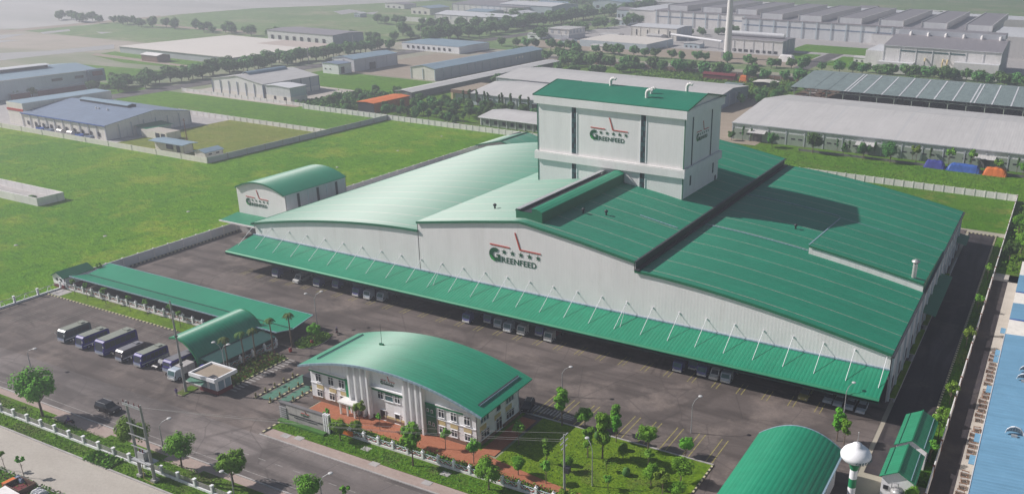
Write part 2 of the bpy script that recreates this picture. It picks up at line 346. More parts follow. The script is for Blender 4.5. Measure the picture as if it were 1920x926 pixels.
# ------------------------------------------------------------------ mesh helper
class MB:
    def __init__(s): s.v = []; s.f = []; s.m = []; s.mats = []; s.sm = []
    def mi(s, mat):
        if mat not in s.mats: s.mats.append(mat)
        return s.mats.index(mat)
    def face(s, pts, mat, smooth=False):
        b = len(s.v); s.v.extend(tuple(p) for p in pts); s.f.append(tuple(range(b, b + len(pts)))); s.m.append(s.mi(mat)); s.sm.append(smooth)
    def grid(s, rows, mat, smooth=True, closed=False):
        b = len(s.v); n = len(rows[0]); k = s.mi(mat)
        for r in rows: s.v.extend(tuple(p) for p in r)
        for i in range(len(rows) - 1):
            for j in range(n if closed else n - 1):
                j2 = (j + 1) % n
                s.f.append((b + i * n + j, b + i * n + j2, b + (i + 1) * n + j2, b + (i + 1) * n + j)); s.m.append(k); s.sm.append(smooth)
    def box(s, x0, x1, y0, y1, z0, z1, mat, top=None, bottom=True):
        b = len(s.v); k = s.mi(mat); kt = s.mi(top) if top else k
        s.v.extend([(x0, y0, z0), (x1, y0, z0), (x1, y1, z0), (x0, y1, z0), (x0, y0, z1), (x1, y0, z1), (x1, y1, z1), (x0, y1, z1)])
        F = [(0, 1, 5, 4), (1, 2, 6, 5), (2, 3, 7, 6), (3, 0, 4, 7), (4, 5, 6, 7)] + ([(3, 2, 1, 0)] if bottom else [])
        for i, q in enumerate(F): s.f.append(tuple(b + a for a in q)); s.m.append(kt if i == 4 else k); s.sm.append(False)
        return s
    def rect(s, x0, x1, y0, y1, z, mat): s.face([(x0, y0, z), (x1, y0, z), (x1, y1, z), (x0, y1, z)], mat); return s
    def tube(s, p0, p1, r0, r1, mat, n=8, cap=True):
        p0, p1 = Vector(p0), Vector(p1); d = (p1 - p0).normalized()
        a = d.orthogonal().normalized(); b2 = d.cross(a)
        rows = [[p + (a * cos(2 * pi * i / n) + b2 * sin(2 * pi * i / n)) * r for i in range(n)] for p, r in ((p0, r0), (p1, r1))]
        s.grid(rows, mat, True, True)
        if cap:
            s.face(rows[1], mat); s.face(rows[0][::-1], mat)
        return s
    def path(s, pts, r, mat, n=6):
        for a, b in zip(pts, pts[1:]): s.tube(a, b, r, r, mat, n)
        return s
    def lathe(s, cx, cy, prof, mat, n=20, cap=True):
        rows = [[(cx + r * cos(2 * pi * i / n), cy + r * sin(2 * pi * i / n), z) for i in range(n)] for r, z in prof]
        s.grid(rows, mat, True, True)
        if cap and prof[-1][0] > 0.01: s.face(rows[-1], mat)
        return s
    def ball(s, c, r, mat, n=10, sz=1.0):
        prof = [(max(r * sin(pi * i / 6), 0.001), c[2] - r * sz * cos(pi * i / 6)) for i in range(7)]
        return s.lathe(c[0], c[1], prof, mat, n, False)
    # profile polylines are in (u, z); axis 'Y' means u = x and the extrusion runs along y
    def shell(s, prof, v0, v1, mat, t=0.25, axis='Y', smooth=True):
        mp = (lambda u, v, z: (u, v, z)) if axis == 'Y' else (lambda u, v, z: (v, u, z))
        top = [[mp(u, v, z) for v in (v0, v1)] for u, z in prof]; bot = [[mp(u, v, z - t) for v in (v0, v1)] for u, z in prof]
        s.grid(top, mat, smooth); s.grid(bot, mat, smooth)
        for i in range(len(prof) - 1):
            for j in (0, 1): s.face([top[i][j], top[i + 1][j], bot[i + 1][j], bot[i][j]], mat)
        for i in (0, -1): s.face([top[i][0], top[i][1], bot[i][1], bot[i][0]], mat)
        return s
    def gable(s, prof, v, z0, mat, axis='Y', t=0.2):
        """a wall under the profile in the plane v, t thick inward (+v if t>0)"""
        mp = (lambda u, w, z: (u, w, z)) if axis == 'Y' else (lambda u, w, z: (w, u, z))
        for i in range(len(prof) - 1):
            (u0, za), (u1, zb) = prof[i], prof[i + 1]
            for w in (v, v + t):
                s.face([mp(u0, w, z0), mp(u1, w, z0), mp(u1, w, zb), mp(u0, w, za)], mat)
        return s
    def build(s, name, parent=None, label=None):
        o = None
        off = Vector((0, 0, 0))
        p = parent
        while p is not None: off += p.location; p = p.parent
        me = bpy.data.meshes.new(name)
        me.from_pydata([(x - off.x, y - off.y, z - off.z) for x, y, z in s.v], [], s.f)
        for mt in s.mats: me.materials.append(M[mt])
        me.polygons.foreach_set("material_index", s.m); me.polygons.foreach_set("use_smooth", s.sm)
        me.update()
        o = bpy.data.objects.new(name, me); COL.objects.link(o)
        if parent is not None: o.parent = parent
        if label: o['label'] = label
        return o

def thing(name, label, cat, loc=(0, 0, 0), group=None, rz=0):
    o = bpy.data.objects.new(name, None); COL.objects.link(o); o.location = loc; o.rotation_euler = (0, 0, rz)
    o.empty_display_size = 0.5
    o['label'] = label; o['category'] = cat
    if group: o['group'] = group
    return o
def tag(o, label, cat, group=None):
    o['label'] = label; o['category'] = cat
    if group: o['group'] = group
    return o
def struct(name, mb, kind='structure', label=None):
    o = mb.build(name); o['kind'] = kind
    if label: o['label'] = label
    return o
def copy_tree(o, parent=None):
    c = o.copy(); COL.objects.link(c); c.parent = parent
    for ch in list(o.children): copy_tree(ch, c)
    return c
def arc_prof(x0, x1, z0, z1, n=24, z2=None):
    """circular-ish arc from (x0,z0) over apex z1 to (x1, z2 or z0)"""
    z2 = z0 if z2 is None else z2
    out = []
    for i in range(n + 1):
        t = i / n; base = z0 + (z2 - z0) * t
        out.append((x0 + (x1 - x0) * t, base + (z1 - (z0 + z2) / 2) * (1 - (2 * t - 1) ** 2)))
    return out
def pz(prof, x):
    for (a, za), (b, zb) in zip(prof, prof[1:]):
        if a <= x <= b and b > a: return za + (zb - za) * (x - a) / (b - a)
    return prof[0][1] if x < prof[0][0] else prof[-1][1]
def G(px, py, z=0.0):
    """where the photograph's pixel (1920 x 926) meets the level z"""
    d = AX.transposed() @ Vector(((px - 1176) / 1660, (py - 535) / 1660, 1.0))
    t = (z - CAMH) / d.z
    return (d.x * t, d.y * t)
# ------------------------------------------------------------------ the setting
b = MB(); b.rect(-7000, 7000, -600, 9000, -0.02, 'far_ground'); struct('ground', b)
def sheet_rects(name, z, mat, *rs):
    b = MB()
    for r in rs: b.rect(*r, z, mat)
    return struct(name, b)
def sheet_poly(name, z, mat, *polys):
    b = MB()
    for p in polys: b.face([(*G(x, y), z) for x, y in p], mat)
    return struct(name, b)
sheet_rects('field', 0.03, 'field', (-520, -218.9, 20, 232), (-294.6, -218.9, 232, 337))
sheet_rects('field', 0.03, 'meadow2', (-520, -294.8, 297, 337), (-440, -335, 337, 445))
sheet_rects('field', 0.02, 'meadow_dry', (-357, -294.9, 232.2, 297))
sheet_rects('pavement', 0.02, 'conc', (-520, -357, 232.2, 297))
sheet_rects('pavement', 0.05, 'bare', (-436, -371, 448, 560), (-372, -356, 337.5, 352))
sheet_rects('pavement', 0.055, 'sand_road', (-442, -366, 338, 395))
sheet_rects('ground', 0.01, 'verge', (-335, 60, 337, 570), (-9, 60, 245, 337))
sheet_rects('field', 0.04, 'meadow2', (-262, -176, 492, 574), (-140, 60, 340, 374), (-350, -322, 352, 388))
sheet_rects('ground', 0.05, 'clutter', (-145, 60, 480, 560))
sheet_rects('pavement', 0.05, 'bare', (-175, -120, 376, 500))
sheet_rects('lawn', 0.03, 'backlawn', (-218.5, -9, 293.6, 337))
sheet_rects('field', 0.01, 'wet_field', (-1100, -510, 480, 1250), (-480, 500, 1080, 2200), (-520, 500, 610, 1060))
# pale ponds, sandy strips and lime squares in the far plain
sheet_poly('water', 0.03, 'water', [(0, 100), (90, 96), (214, 84), (214, 92), (97, 103), (0, 114)], [(0, 66), (50, 64), (0, 74)],
           [(75, 61), (130, 55), (132, 59), (80, 64)], [(625, 22), (655, 18), (680, 22), (640, 28)], [(680, 25), (710, 22), (700, 28)], [(180, 60), (212, 61), (190, 64)],
           [(0, 76), (40, 76), (0, 80)])
sheet_poly('field', 0.02, 'meadow2', [(170, 104), (215, 97), (390, 118), (380, 131), (230, 118)], [(0, 140), (140, 120), (330, 135), (300, 150), (0, 155)])
sheet_poly('path', 0.035, 'bare', [(170, 104), (180, 100), (390, 128), (385, 131)], [(0, 58), (300, 30), (303, 33), (0, 63)], [(290, 46), (480, 60), (480, 65), (290, 49)])
sheet_poly('field', 0.012, 'pale_plain', [(-300, 60), (60, 54), (160, 48), (330, 28), (480, 16), (640, 10), (900, -2), (900, -50), (-300, -40)])  # pale sheet across the farthest plain, its colour standing in for haze
# far streets
sheet_rects('road', 0.06, 'asphalt_far', (-440, 400, 584, 596), (-466, -452, 300, 584), (-466, -452, 596, 1700), (-180, -168, 640, 800))
sheet_rects('pavement', 0.055, 'bare', (-440, 400, 576, 584), (-420, -180, 640, 700))
sheet_rects('pavement', 0.045, 'conc', (-430, 60, 700, 1010))
sheet_rects('field', 0.07, 'meadow2', (-215, -140, 745, 800), (-165, -125, 668, 730), (-205, -182, 668, 730))
# yard, plaza, street
sheet_rects('yard', 0.04, 'asphalt', (-218.4, -20.5, 119.9, 292))
sheet_rects('road', 0.036, 'asphalt', (-218.4, -119.5, 96.3, 119.9))
sheet_rects('road', 0.04, 'asphalt', (-43.5, -8.8, 96, 119.9))
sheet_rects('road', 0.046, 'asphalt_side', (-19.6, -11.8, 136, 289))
sheet_rects('road', 0.05, 'asphalt_road', (-420, 60, 85.6, 96.3))
sheet_rects('pavement', 0.03, 'paver_pink', (-420, 60, 80.0, 85.5))
sheet_rects('verge', 0.045, 'verge', (-420, 60, 76.6, 82.6), (-420, -158, 82.6, 83.8), (-143, -128, 82.6, 83.9), (-119, -104, 82.6, 83.6))
sheet_rects('road', 0.035, 'sand_road', (-420, 60, 68.4, 76.5))
sheet_rects('verge', 0.02, 'verge', (-420, 60, 20, 68.4))
# side strips with kerb between the side road and the neighbour's wall
sheet_rects('verge', 0.06, 'backlawn', (-11.3, -9.0, 136, 289))
def kerb(name, x0, x1, y0, y1, mat, h=0.16): b = MB(); b.box(x0, x1, y0, y1, 0, h + 0.05, mat); return struct('kerb', b)
kerb('kerb', -11.7, -11.3, 136, 289, 'kerb_stripe_y')
kerb('kerb', -21, -10.8, 289.2, 289.6, 'kerb_stripe_x')
kerb('kerb', -20.0, -19.6, 164, 262, 'conc')
kerb('kerb', -420, 60, 85.25, 85.5, 'conc'); kerb('kerb', -120, 60, 96.3, 96.6, 'conc')
kerb('kerb', -420, 60, 76.3, 76.6, 'conc'); kerb('kerb', -420, 60, 68.2, 68.4, 'conc', 0.05)
kerb('kerb', -217.5, -171, 119.6, 119.95, 'kerb_stripe_x')
kerb('kerb', -217.9, -217.5, 137, 178, 'kerb_stripe_y')
sheet_rects('lawn', 0.10, 'lawn', (-217.6, -168, 119.95, 123.8))
sheet_rects('pavement', 0.12, 'conc', (-217.5, -213.5, 120.2, 123.6))
# planters along the right wall of the hall
for y0, y1 in ((165, 184), (188, 203), (206, 215), (232, 246)):
    b = MB(); b.box(-20.9, -19.7, y0, y1, 0, 0.35, 'conc', top='lawn'); struct('kerb', b)
# front verge of the office: pavement, grass, entrance island
b = MB(); b.face([(-119.4, 97.0, 0.12), (-117.8, 96.7, 0.12), (60, 96.7, 0.12), (60, 98.8, 0.12), (-119.2, 98.9, 0.12)], 'paver_pink'); struct('pavement', b)
b = MB(); b.face([(-119.9, 98.95, 0.13), (60, 98.9, 0.13), (60, 103.2, 0.13), (-119.7, 103.3, 0.13)], 'verge'); struct('verge', b)
b = MB(); b.box(-120.2, -119.8, 97.2, 103.3, 0, 0.2, 'kerb_stripe_y'); struct('kerb', b)
for x, y in ((-116.2, 97.6), (-113.5, 98.1), (-96, 97.9), (-84.5, 97.6), (-83.4, 101.2), (-100.5, 101)):
    b = MB(); b.box(x, x + 1.7, y, y + 1.2, 0.1, 0.16, 'conc'); struct('pavement', b)
# office forecourt: orange paving, garden, car park bays
b = MB(); b.face([(-119, 107.0, 0.11), (-84, 106.0, 0.11), (-72, 104.9, 0.11), (-43, 103.6, 0.11), (-43, 106.4, 0.11), (-66, 107.9, 0.11), (-78, 109.6, 0.11), (-82, 110.8, 0.11), (-119, 110.8, 0.11)], 'paver_orange'); struct('path', b)
sheet_rects('path', 0.115, 'paver_orange', (-81.6, -78.4, 110.2, 124.2))
sheet_rects('lawn', 0.09, 'lawn', (-82.4, -81.6, 110.8, 125.6), (-77.8, -43.6, 108.6, 125.6))
sheet_rects('lawn', 0.08, 'lawn', (-119, -43.6, 103.4, 108.6))
sheet_rects('pavement', 0.07, 'conc_dark', (-122, -82.4, 110.8, 126.4))
kerb('kerb', -83, -43.4, 125.6, 125.9, 'conc'); kerb('kerb', -43.6, -43.3, 104, 125.6, 'kerb_stripe_y')
# islands by the gate
sheet_rects('verge', 0.16, 'verge', (-141.8, -138.9, 105.2, 121.5)); kerb('kerb', -138.9, -138.6, 105.2, 121.5, 'kerb_stripe_y')
b = MB(); b.box(-146.2, -144.0, 99.7, 103.4, 0, 0.2, 'kerb_stripe_y', top='verge'); struct('kerb', b)
b = MB()
for i in range(20):
    a0, a1 = 2 * pi * i / 20, 2 * pi * (i + 1) / 20
    b.face([(-140.6, 130.6, 0.22), (-140.6 + 2.8 * cos(a0), 130.6 + 4.6 * sin(a0), 0.22), (-140.6 + 2.8 * cos(a1), 130.6 + 4.6 * sin(a1), 0.22)], 'verge')
    b.face([(-140.6 + 2.8 * cos(a0), 130.6 + 4.6 * sin(a0), 0), (-140.6 + 2.8 * cos(a1), 130.6 + 4.6 * sin(a1), 0), (-140.6 + 2.8 * cos(a1), 130.6 + 4.6 * sin(a1), 0.24), (-140.6 + 2.8 * cos(a0), 130.6 + 4.6 * sin(a0), 0.24)], 'conc')
struct('kerb', b)
# painted markings
def markings(mat, z, *rs):
    b = MB()
    for r in rs: b.rect(*r, z, mat)
    return struct('road_marking', b)
markings('mark_white', 0.058, (-420, 60, 86.9, 87.02), *[(x, x + 1.7, 90.6, 90.75) for x in range(-118, 58, 4)])
markings('mark_faint', 0.0585, (-117, 60, 95.3, 95.42))
markings('mark_yellow', 0.052, *[(x + o, x + o + 0.17, 126.2 + 0.0, 134.6) for k in range(9) for x in (-80.5 + 4.42 * k,) for o in (0, 1.15)])
markings('mark_yellow', 0.053, *[(x + o, x + o + 0.16, 152.4, 157.0) for k in range(31) for x in (-188 + 5.35 * k,) for o in (0, 1.05) if x < -30])
markings('mark_faint', 0.054, *[(-192 + 2.4 * k, -191.85 + 2.4 * k, 146.5, 156) for k in range(7)])
markings('mark_faint', 0.045, *[(x + o, x + o + 0.16, 104.5, 119.5) for k in range(13) for x in (-214 + 4.6 * k,) for o in (0, 0.9)])
markings('mark_white', 0.056, *[(-138.4, -136.6, 105.8 + 0.95 * k, 106.25 + 0.95 * k) for k in range(17)], *[(-133.5 + 0.8 * k, -133.1 + 0.8 * k, 124.5, 127.3) for k in range(9)])
markings('mark_white', 0.057, *[(-83.2 + 0.72 * k, -82.85 + 0.72 * k, 127.2, 129.3) for k in range(12)])
markings('mark_white', 0.058, *[(-75.4, -72.6, 127.4 + 0.6 * k, 127.75 + 0.6 * k) for k in range(3)])
markings('ramp_green', 0.059, (-130.6, -128.0, 106.4, 117.5), (-126.6, -124.6, 107.0, 114.5))
# thresholds between the lanes: low kerbs with bollards
for x in (-131.3, -127.4, -123.9):
    b = MB(); b.box(x - 0.16, x + 0.16, 105.5, 117.0, 0, 0.22, 'kerb_stripe_y'); struct('kerb', b)

# ------------------------------------------------------------------ lettering and emblems
def text_obj(name, s, size, mat, loc, face, parent, bold=0.02, ext=0.04, spacing=1.0):
    cu = bpy.data.curves.new(name, 'FONT'); cu.body = s; cu.size = size; cu.extrude = ext; cu.offset = bold * size
    cu.space_character = spacing
    cu.materials.append(M[mat])
    o = bpy.data.objects.new(name, cu); COL.objects.link(o)
    off = Vector((0, 0, 0)); p = parent
    while p is not None: off += p.location; p = p.parent
    o.location = Vector(loc) - off; o.parent = parent
    o.rotation_euler = (pi / 2, 0, 0) if face == 'front' else (pi / 2, 0, pi / 2)
    return o
def emblem(parent, x, y, z, wd, face='front', small=False):
    """emblem wd wide; (x, y, z) is the lower left corner on the wall; face front: reads along +X, side: along +Y"""
    k = wd / 14.1
    root = MB()
    def pt(u, v, out=0.0):
        return (x + u * k, y - out, z + v * k) if face == 'front' else (x + out, y + u * k, z + v * k)
    def poly(mb, pts, mat, t=0.10):
        mb.face([pt(u, v, t) for u, v in pts], mat)
        for a, c in zip(pts, pts[1:] + pts[:1]): mb.face([pt(*a, 0.01), pt(*c, 0.01), pt(*c, t), pt(*a, t)], mat)
    # red tick: short bar, then a mast and a long bar
    poly(root, [(0.1, 4.25), (5.6, 4.12), (5.6, 3.84), (0.1, 3.97)], 'logo_red')
    poly(root, [(7.0, 7.9), (7.3, 7.9), (8.6, 4.10), (14.0, 4.0), (14.0, 3.72), (8.3, 3.82)], 'logo_red')
    e = root.build('emblem', parent)
    for i in range(5):
        cx, cy, r = 4.0 + i * 2.32, 2.72, 0.78
        pts = []
        for j in range(10):
            a = pi / 2 + j * pi / 5; rr = r if j % 2 == 0 else r * 0.40
            pts.append((cx + rr * cos(a), cy + rr * sin(a)))
        st = MB(); c = (cx, cy)
        for j in range(10):
            st.face([pt(*c, 0.08), pt(*pts[j], 0.08), pt(*pts[(j + 1) % 10], 0.08)], 'logo_green')
        st.build('star', e)
    # the big G: a thick ring with a gap and a bar, leaf at its foot
    g = MB(); cx, cy, ro, ri = 1.5, 1.75, 1.68, 0.85
    n = 26; a0, a1 = radians(52), radians(312)
    for i in range(n):
        t0, t1 = a0 + (a1 - a0) * i / n, a0 + (a1 - a0) * (i + 1) / n
        ri0 = ri - 0.25 * sin(t0 * 0.5); ri1 = ri - 0.25 * sin(t1 * 0.5)
        g.face([pt(cx + ri0 * cos(t0), cy + ri0 * sin(t0), .1), pt(cx + ro * cos(t0), cy + ro * sin(t0), .1), pt(cx + ro * cos(t1), cy + ro * sin(t1), .1), pt(cx + ri1 * cos(t1), cy + ri1 * sin(t1), .1)], 'logo_green')
    g.face([pt(cx + 0.35, cy + 0.15, .12), pt(cx + 0.35, cy - 0.3, .12), pt(cx + 1.45, cy - 0.3, .12), pt(cx + 1.45, cy + 0.15, .12)], 'logo_green')
    g.face([pt(cx + .72, cy + 0.15, .11), pt(cx + .72, 0.15, .11), pt(cx + 1.45, 0.15, .11), pt(cx + 1.45, cy + 0.15, .11)], 'logo_green')
    g.build('letter', e)
    lf = MB(); pts = [(-0.15, 1.6), (0.45, 1.35), (1.1, 0.85), (1.55, 0.07), (1.1, 0.1), (0.35, 0.5)]
    lf.face([pt(u, v, .14) for u, v in pts], 'logo_leaf'); lf.build('leaf', e)
    px = pt(3.2, 0.08, 0.03)
    text_obj('lettering', 'REENFEED', 1.98 * k, 'logo_green', px, face, e, bold=0.010, ext=0.03, spacing=1.07)
    return e

# ------------------------------------------------------------------ the big hall
FY, BY, XL, XR = 163.2, 273.5, -192.6, -21.1
P_left = [(x, 10.7 + (17.7 - 10.7) * (1 - (1 - t) ** 1.75)) for t in [i / 16 for i in range(17)] for x in (XL + (-136 - XL) * t,)]
P_midL = [(-136.2, 19.8), (-120, 22.5), (-108.5, 24.25), (-106.5, 24.5)]
P_midR = [(-106.5, 24.5), (-104.5, 24.3), (-90.4, 22.3), (-77, 20.05)]
P_right = [(x, 10.7 + (17.95 - 10.7) * (1 - (1 - t) ** 1.55)) for t in [i / 16 for i in range(16, -1, -1)] for x in (XR + (-77 - XR) * t,)]
hall = thing('factory_hall', 'huge hall with green stepped roof, white front wall and long green canopy over parked trucks', 'factory', (-107, 218, 0))
wl = MB()
for pr in (P_left, P_midL + P_midR[1:], P_right):
    q = [(u, z - 0.25) for u, z in pr]
    wl.gable(q, FY, 5.0, 'white_clad'); wl.gable(q, BY - 0.2, 0, 'white_clad')
wl.box(XL, XL + 0.2, FY, BY, 0, 10.5, 'white_clad')
wl.build('wall', hall)
wl = MB()
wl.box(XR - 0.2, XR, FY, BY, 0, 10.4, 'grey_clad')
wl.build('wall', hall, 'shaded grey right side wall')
# dock wall under the canopy, coloured near black to carry the deep shade
dk = MB(); dk.box(XL, XR, FY + 0.3, FY + 0.5, 0, 5.2, 'dark'); dk.build('wall', hall, 'shade-darkened wall with loading doors under the canopy')
for k in range(16):
    x = XL + 6 + k * 10.6
    dd = MB(); dd.box(x, x + 4.2, FY + 0.12, FY + 0.26, 0, 4.3, 'conc_dark'); dd.build('dock_door', hall)
# pilasters and low windows on the right wall, each bay
for k in range(15):
    y = FY + 0.5 + k * 7.5
    pl = MB(); pl.box(XR + 0.01, XR + 0.4, y, y + 0.5, 0, 10.0, 'cool_clad'); pl.build('pilaster', hall)
for k in range(13):
    y = FY + 3 + k * 7.5
    pl = MB(); pl.box(XR + 0.02, XR + 0.10, y, y + 2.6, 1.2, 3.6, 'glass'); pl.build('window', hall)
for y0, y1 in ((203, 233), (262, 272)):
    a = MB(); a.face([(XR + 0.05, y0, 4.6), (XR + 0.05, y1, 4.6), (XR + 3.1, y1, 4.1), (XR + 3.1, y0, 4.1)], 'trim_green'); a.box(XR + 2.9, XR + 3.1, y0, y1, 3.9, 4.09, 'trim_green')
    a.build('awning', hall)
for nm, pr in (('roof', P_left), ('roof', P_midL + P_midR[1:]), ('roof', P_right)):
    r = MB(); r.shell(pr, FY - 0.25, BY + 0.6, 'roof_green', 0.28); rf = r.build(nm, hall)
    e = MB(); e.shell([(u, z + 0.03) for u, z in pr], FY - 0.45, FY - 0.26, 'trim_green', 0.55); e.build('fascia', rf)
    e = MB(); e.shell([(u, z + 0.03) for u, z in pr], BY + 0.62, BY + 0.85, 'trim_green', 0.55); e.build('fascia', rf)
# step walls between the roofs
st = MB(); st.box(-136.2, -136.0, FY, BY, 17.3, 19.6, 'trim_green'); st.build('step_wall', hall)
st = MB(); st.box(-77.3, -77.1, FY, BY, 17.5, 19.8, 'trim_dark'); st.build('step_wall', hall)
st = MB(); st.box(-77.0, -76.5, FY - 0.7, BY + 0.7, 20.0, 20.16, 'dark'); st.box(-76.9, -75.9, FY - 0.6, BY + 0.6, 18.05, 18.2, 'dark'); st.build('gutter', hall)
e = MB(); e.box(XR - 0.1, XR + 0.5, FY - 0.85, BY + 0.85, 10.15, 10.6, 'dark'); e.build('gutter', hall)
e = MB(); e.box(XL - 0.4, XL + 0.1, FY - 0.85, BY + 0.85, 10.2, 10.7, 'trim_green'); e.build('gutter', hall)
# raised bay near the right end, tilted up at the front
rx0, rx1, ry0, ry1 = -48.5, -21.3, 200.2, 232.6
rs = MB(); n = 10
rowt = []; rowb = []
for i in range(n + 1):
    x = rx0 + (rx1 - rx0) * i / n; zr = pz(P_right, x)
    rowt.append([(x, ry0, zr + 2.1), (x, ry1, zr + 0.12)]); rowb.append([(x, ry0, zr - 0.1), (x, ry1, zr - 0.1)])
rs.grid(rowt, 'roof_green', False)
for i in range(n): rs.face([rowt[i][1], rowt[i + 1][1], rowb[i + 1][1], rowb[i][1]], 'trim_green')
for i in (0, n): rs.face([rowt[i][0], rowt[i][1], rowb[i][1], rowb[i][0]], 'trim_green')
rb = rs.build('raised_roof', hall)
fs = MB()
for i in range(n):
    a, c, d0, e0 = rowt[i][0], rowt[i + 1][0], rowb[i + 1][0], rowb[i][0]
    fs.face([(a[0], ry0 - 0.25, a[2] - 0.35), (c[0], ry0 - 0.25, c[2] - 0.35), (d0[0], ry0 - 0.25, d0[2]), (e0[0], ry0 - 0.25, e0[2])], 'offwhite')
    fs.face([(a[0], ry0 - 0.5, a[2] + 0.02), (c[0], ry0 - 0.5, c[2] + 0.02), (c[0], ry0 - 0.5, c[2] - 0.45), (a[0], ry0 - 0.5, a[2] - 0.45)], 'trim_green')
    fs.face([(a[0], ry0 - 0.5, a[2] + 0.02), (c[0], ry0 - 0.5, c[2] + 0.02), (c[0], ry0, c[2] + 0.03), (a[0], ry0, a[2] + 0.03)], 'roof_plain')
fs.build('fascia', rb)
fs = MB()
for i in range(n):
    for yy in (ry1,): fs.face([(rowt[i][1][0], yy, rowt[i][1][2] + .1), (rowt[i + 1][1][0], yy, rowt[i + 1][1][2] + .1), (rowt[i + 1][1][0], yy + .35, rowt[i + 1][1][2] + .06), (rowt[i][1][0], yy + .35, rowt[i][1][2] + .06)], 'sky_roof')
fs.face([(rx0 - .3, ry0, rowt[0][0][2] + .05), (rx0, ry0, rowt[0][0][2] + .06), (rx0, ry1, rowt[0][1][2] + .1), (rx0 - .3, ry1, rowt[0][1][2] + .08)], 'sky_roof')
fs.build('trim', rb)
# cable runs / flashings on the roof (pale lines running down the slope)
for y, pr, u0, u1 in ((201.5, P_right, -76, -49), (234, P_right, -76, -49), (188.5, P_midR, -88, -78)):
    c = MB(); pts = [(u, y, pz(pr, u) + 0.12) for u in [u0 + (u1 - u0) * i / 8 for i in range(9)]]
    c.path(pts, 0.13, 'sky_roof', 5); c.build('flashing', hall)
# chimney through the right roof
zc = pz(P_right, -23.9) + 1.2
c = MB(); c.lathe(-23.9, 201.6, [(0.55, zc - 1.5), (0.52, zc + 4.4)], 'stainless', 16); ch = c.build('chimney', hall)
c = MB(); c.lathe(-23.9, 201.6, [(0.6, zc + 4.38), (0.6, zc + 4.55)], 'dark', 16); c.lathe(-23.9, 201.6, [(0.98, zc + 4.7), (0.9, zc + 4.95), (0.05, zc + 5.35)], 'stainless', 16); c.build('cap', ch)
# small turbine vents on the roofs
for u, y in ((-121, 174.5), (-118, 213), (-134, 262), (-94, 182), (-56, 214.5), (-139, 246), (-141, 238), (-98.5, 178.8)):
    pr = P_left if u < -136.2 else (P_midL + P_midR[1:] if u < -77 else P_right)
    z = pz(pr, u); c = MB(); c.lathe(u, y, [(0.22, z), (0.22, z + 0.7), (0.42, z + 0.75), (0.46, z + 1.1), (0.1, z + 1.35)], 'dark', 10); c.build('roof_vent', hall)
# ridge monitor
mo = MB(); y0, y1 = 165.5, 207.6
mo.shell([(-109.2, 26.0), (-108.9, 26.55), (-107.7, 26.6)], y0, y1, 'steel', 0.15)
mo.shell([(-104.6, 27.0), (-103.4, 27.1), (-101.9, 26.5)], y0, y1, 'roof_green_x', 0.15)
mo.box(-107.7, -104.6, y0 + .3, y1 - .3, 24.4, 26.0, 'dark')
mt = mo.build('ridge_monitor', hall)
for x0, mat, za, zb in ((-109.0, 'steel', 24.0, 26.0), (-102.1, 'trim_green', 23.6, 26.4), (-104.7, 'trim_green', 25.9, 27.0)):
    q = MB(); q.box(x0, x0 + 0.15, y0 + .1, y1, za, zb, mat); q.build('side_panel', mt)
q = MB(); q.face([(-109.0, y0 + .05, 23.9), (-101.95, y0 + .05, 23.6), (-101.95, y0 + .05, 26.4), (-103.4, y0 + .05, 26.95), (-104.6, y0 + .05, 26.85), (-104.7, y0 + .05, 26.0), (-107.7, y0 + .05, 26.0), (-109.0, y0 + .05, 26.2)], 'trim_green'); q.build('end_panel', mt)
q = MB(); q.face([(-101.9, y1, 26.4), (-101.9, y1, 23.8), (-98.2, y1 + .1, 23.4), (-100.7, y1 + .1, 26.0)], 'offwhite'); q.build('flashing', mt)
# canopy along the front
cn = MB(); cy0, cz0, cz1 = 153.7, 5.35, 7.15
cn.grid([[(XL - 0.6, FY - 0.05, cz1), (XR - 0.1, FY - 0.05, cz1)], [(XL - 0.6, cy0, cz0), (XR - 0.1, cy0, cz0)]], 'roof_green_x', False)
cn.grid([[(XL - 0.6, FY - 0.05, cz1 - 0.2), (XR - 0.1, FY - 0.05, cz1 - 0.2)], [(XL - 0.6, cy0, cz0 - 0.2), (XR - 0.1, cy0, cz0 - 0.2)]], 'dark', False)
canopy = cn.build('canopy', hall)
q = MB(); pr = [(cy0 + 0.1, cz0 + 0.06), (cy0 - 0.25, cz0 - 0.02), (cy0 - 0.45, cz0 - 0.25), (cy0 - 0.45, cz0 - 0.6)]
q.shell(pr, XL - 0.7, XR, 'roof_plain', 0.1, 'X'); q.build('edge_fascia', canopy)
q = MB(); q.box(XL - 0.7, XR, cy0 - 0.35, cy0 - 0.1, cz0 - 1.0, cz0 - 0.65, 'trim_dark'); q.build('gutter', canopy)
q = MB(); q.box(XL - 0.6, XR - 0.1, FY - 0.35, FY - 0.03, cz1, cz1 + 0.25, 'sky_roof'); q.build('flashing', canopy)
q = MB(); q.face([(XL - .62, FY, cz1), (XL - .62, cy0, cz0), (XL - .62, cy0, cz0 - .4), (XL - .62, FY, cz1 - .4)], 'trim_green')
q.face([(XR - .08, FY, cz1), (XR - .08, cy0, cz0), (XR - .08, cy0, cz0 - .4), (XR - .08, FY, cz1 - .4)], 'trim_green'); q.build('end_trim', canopy)
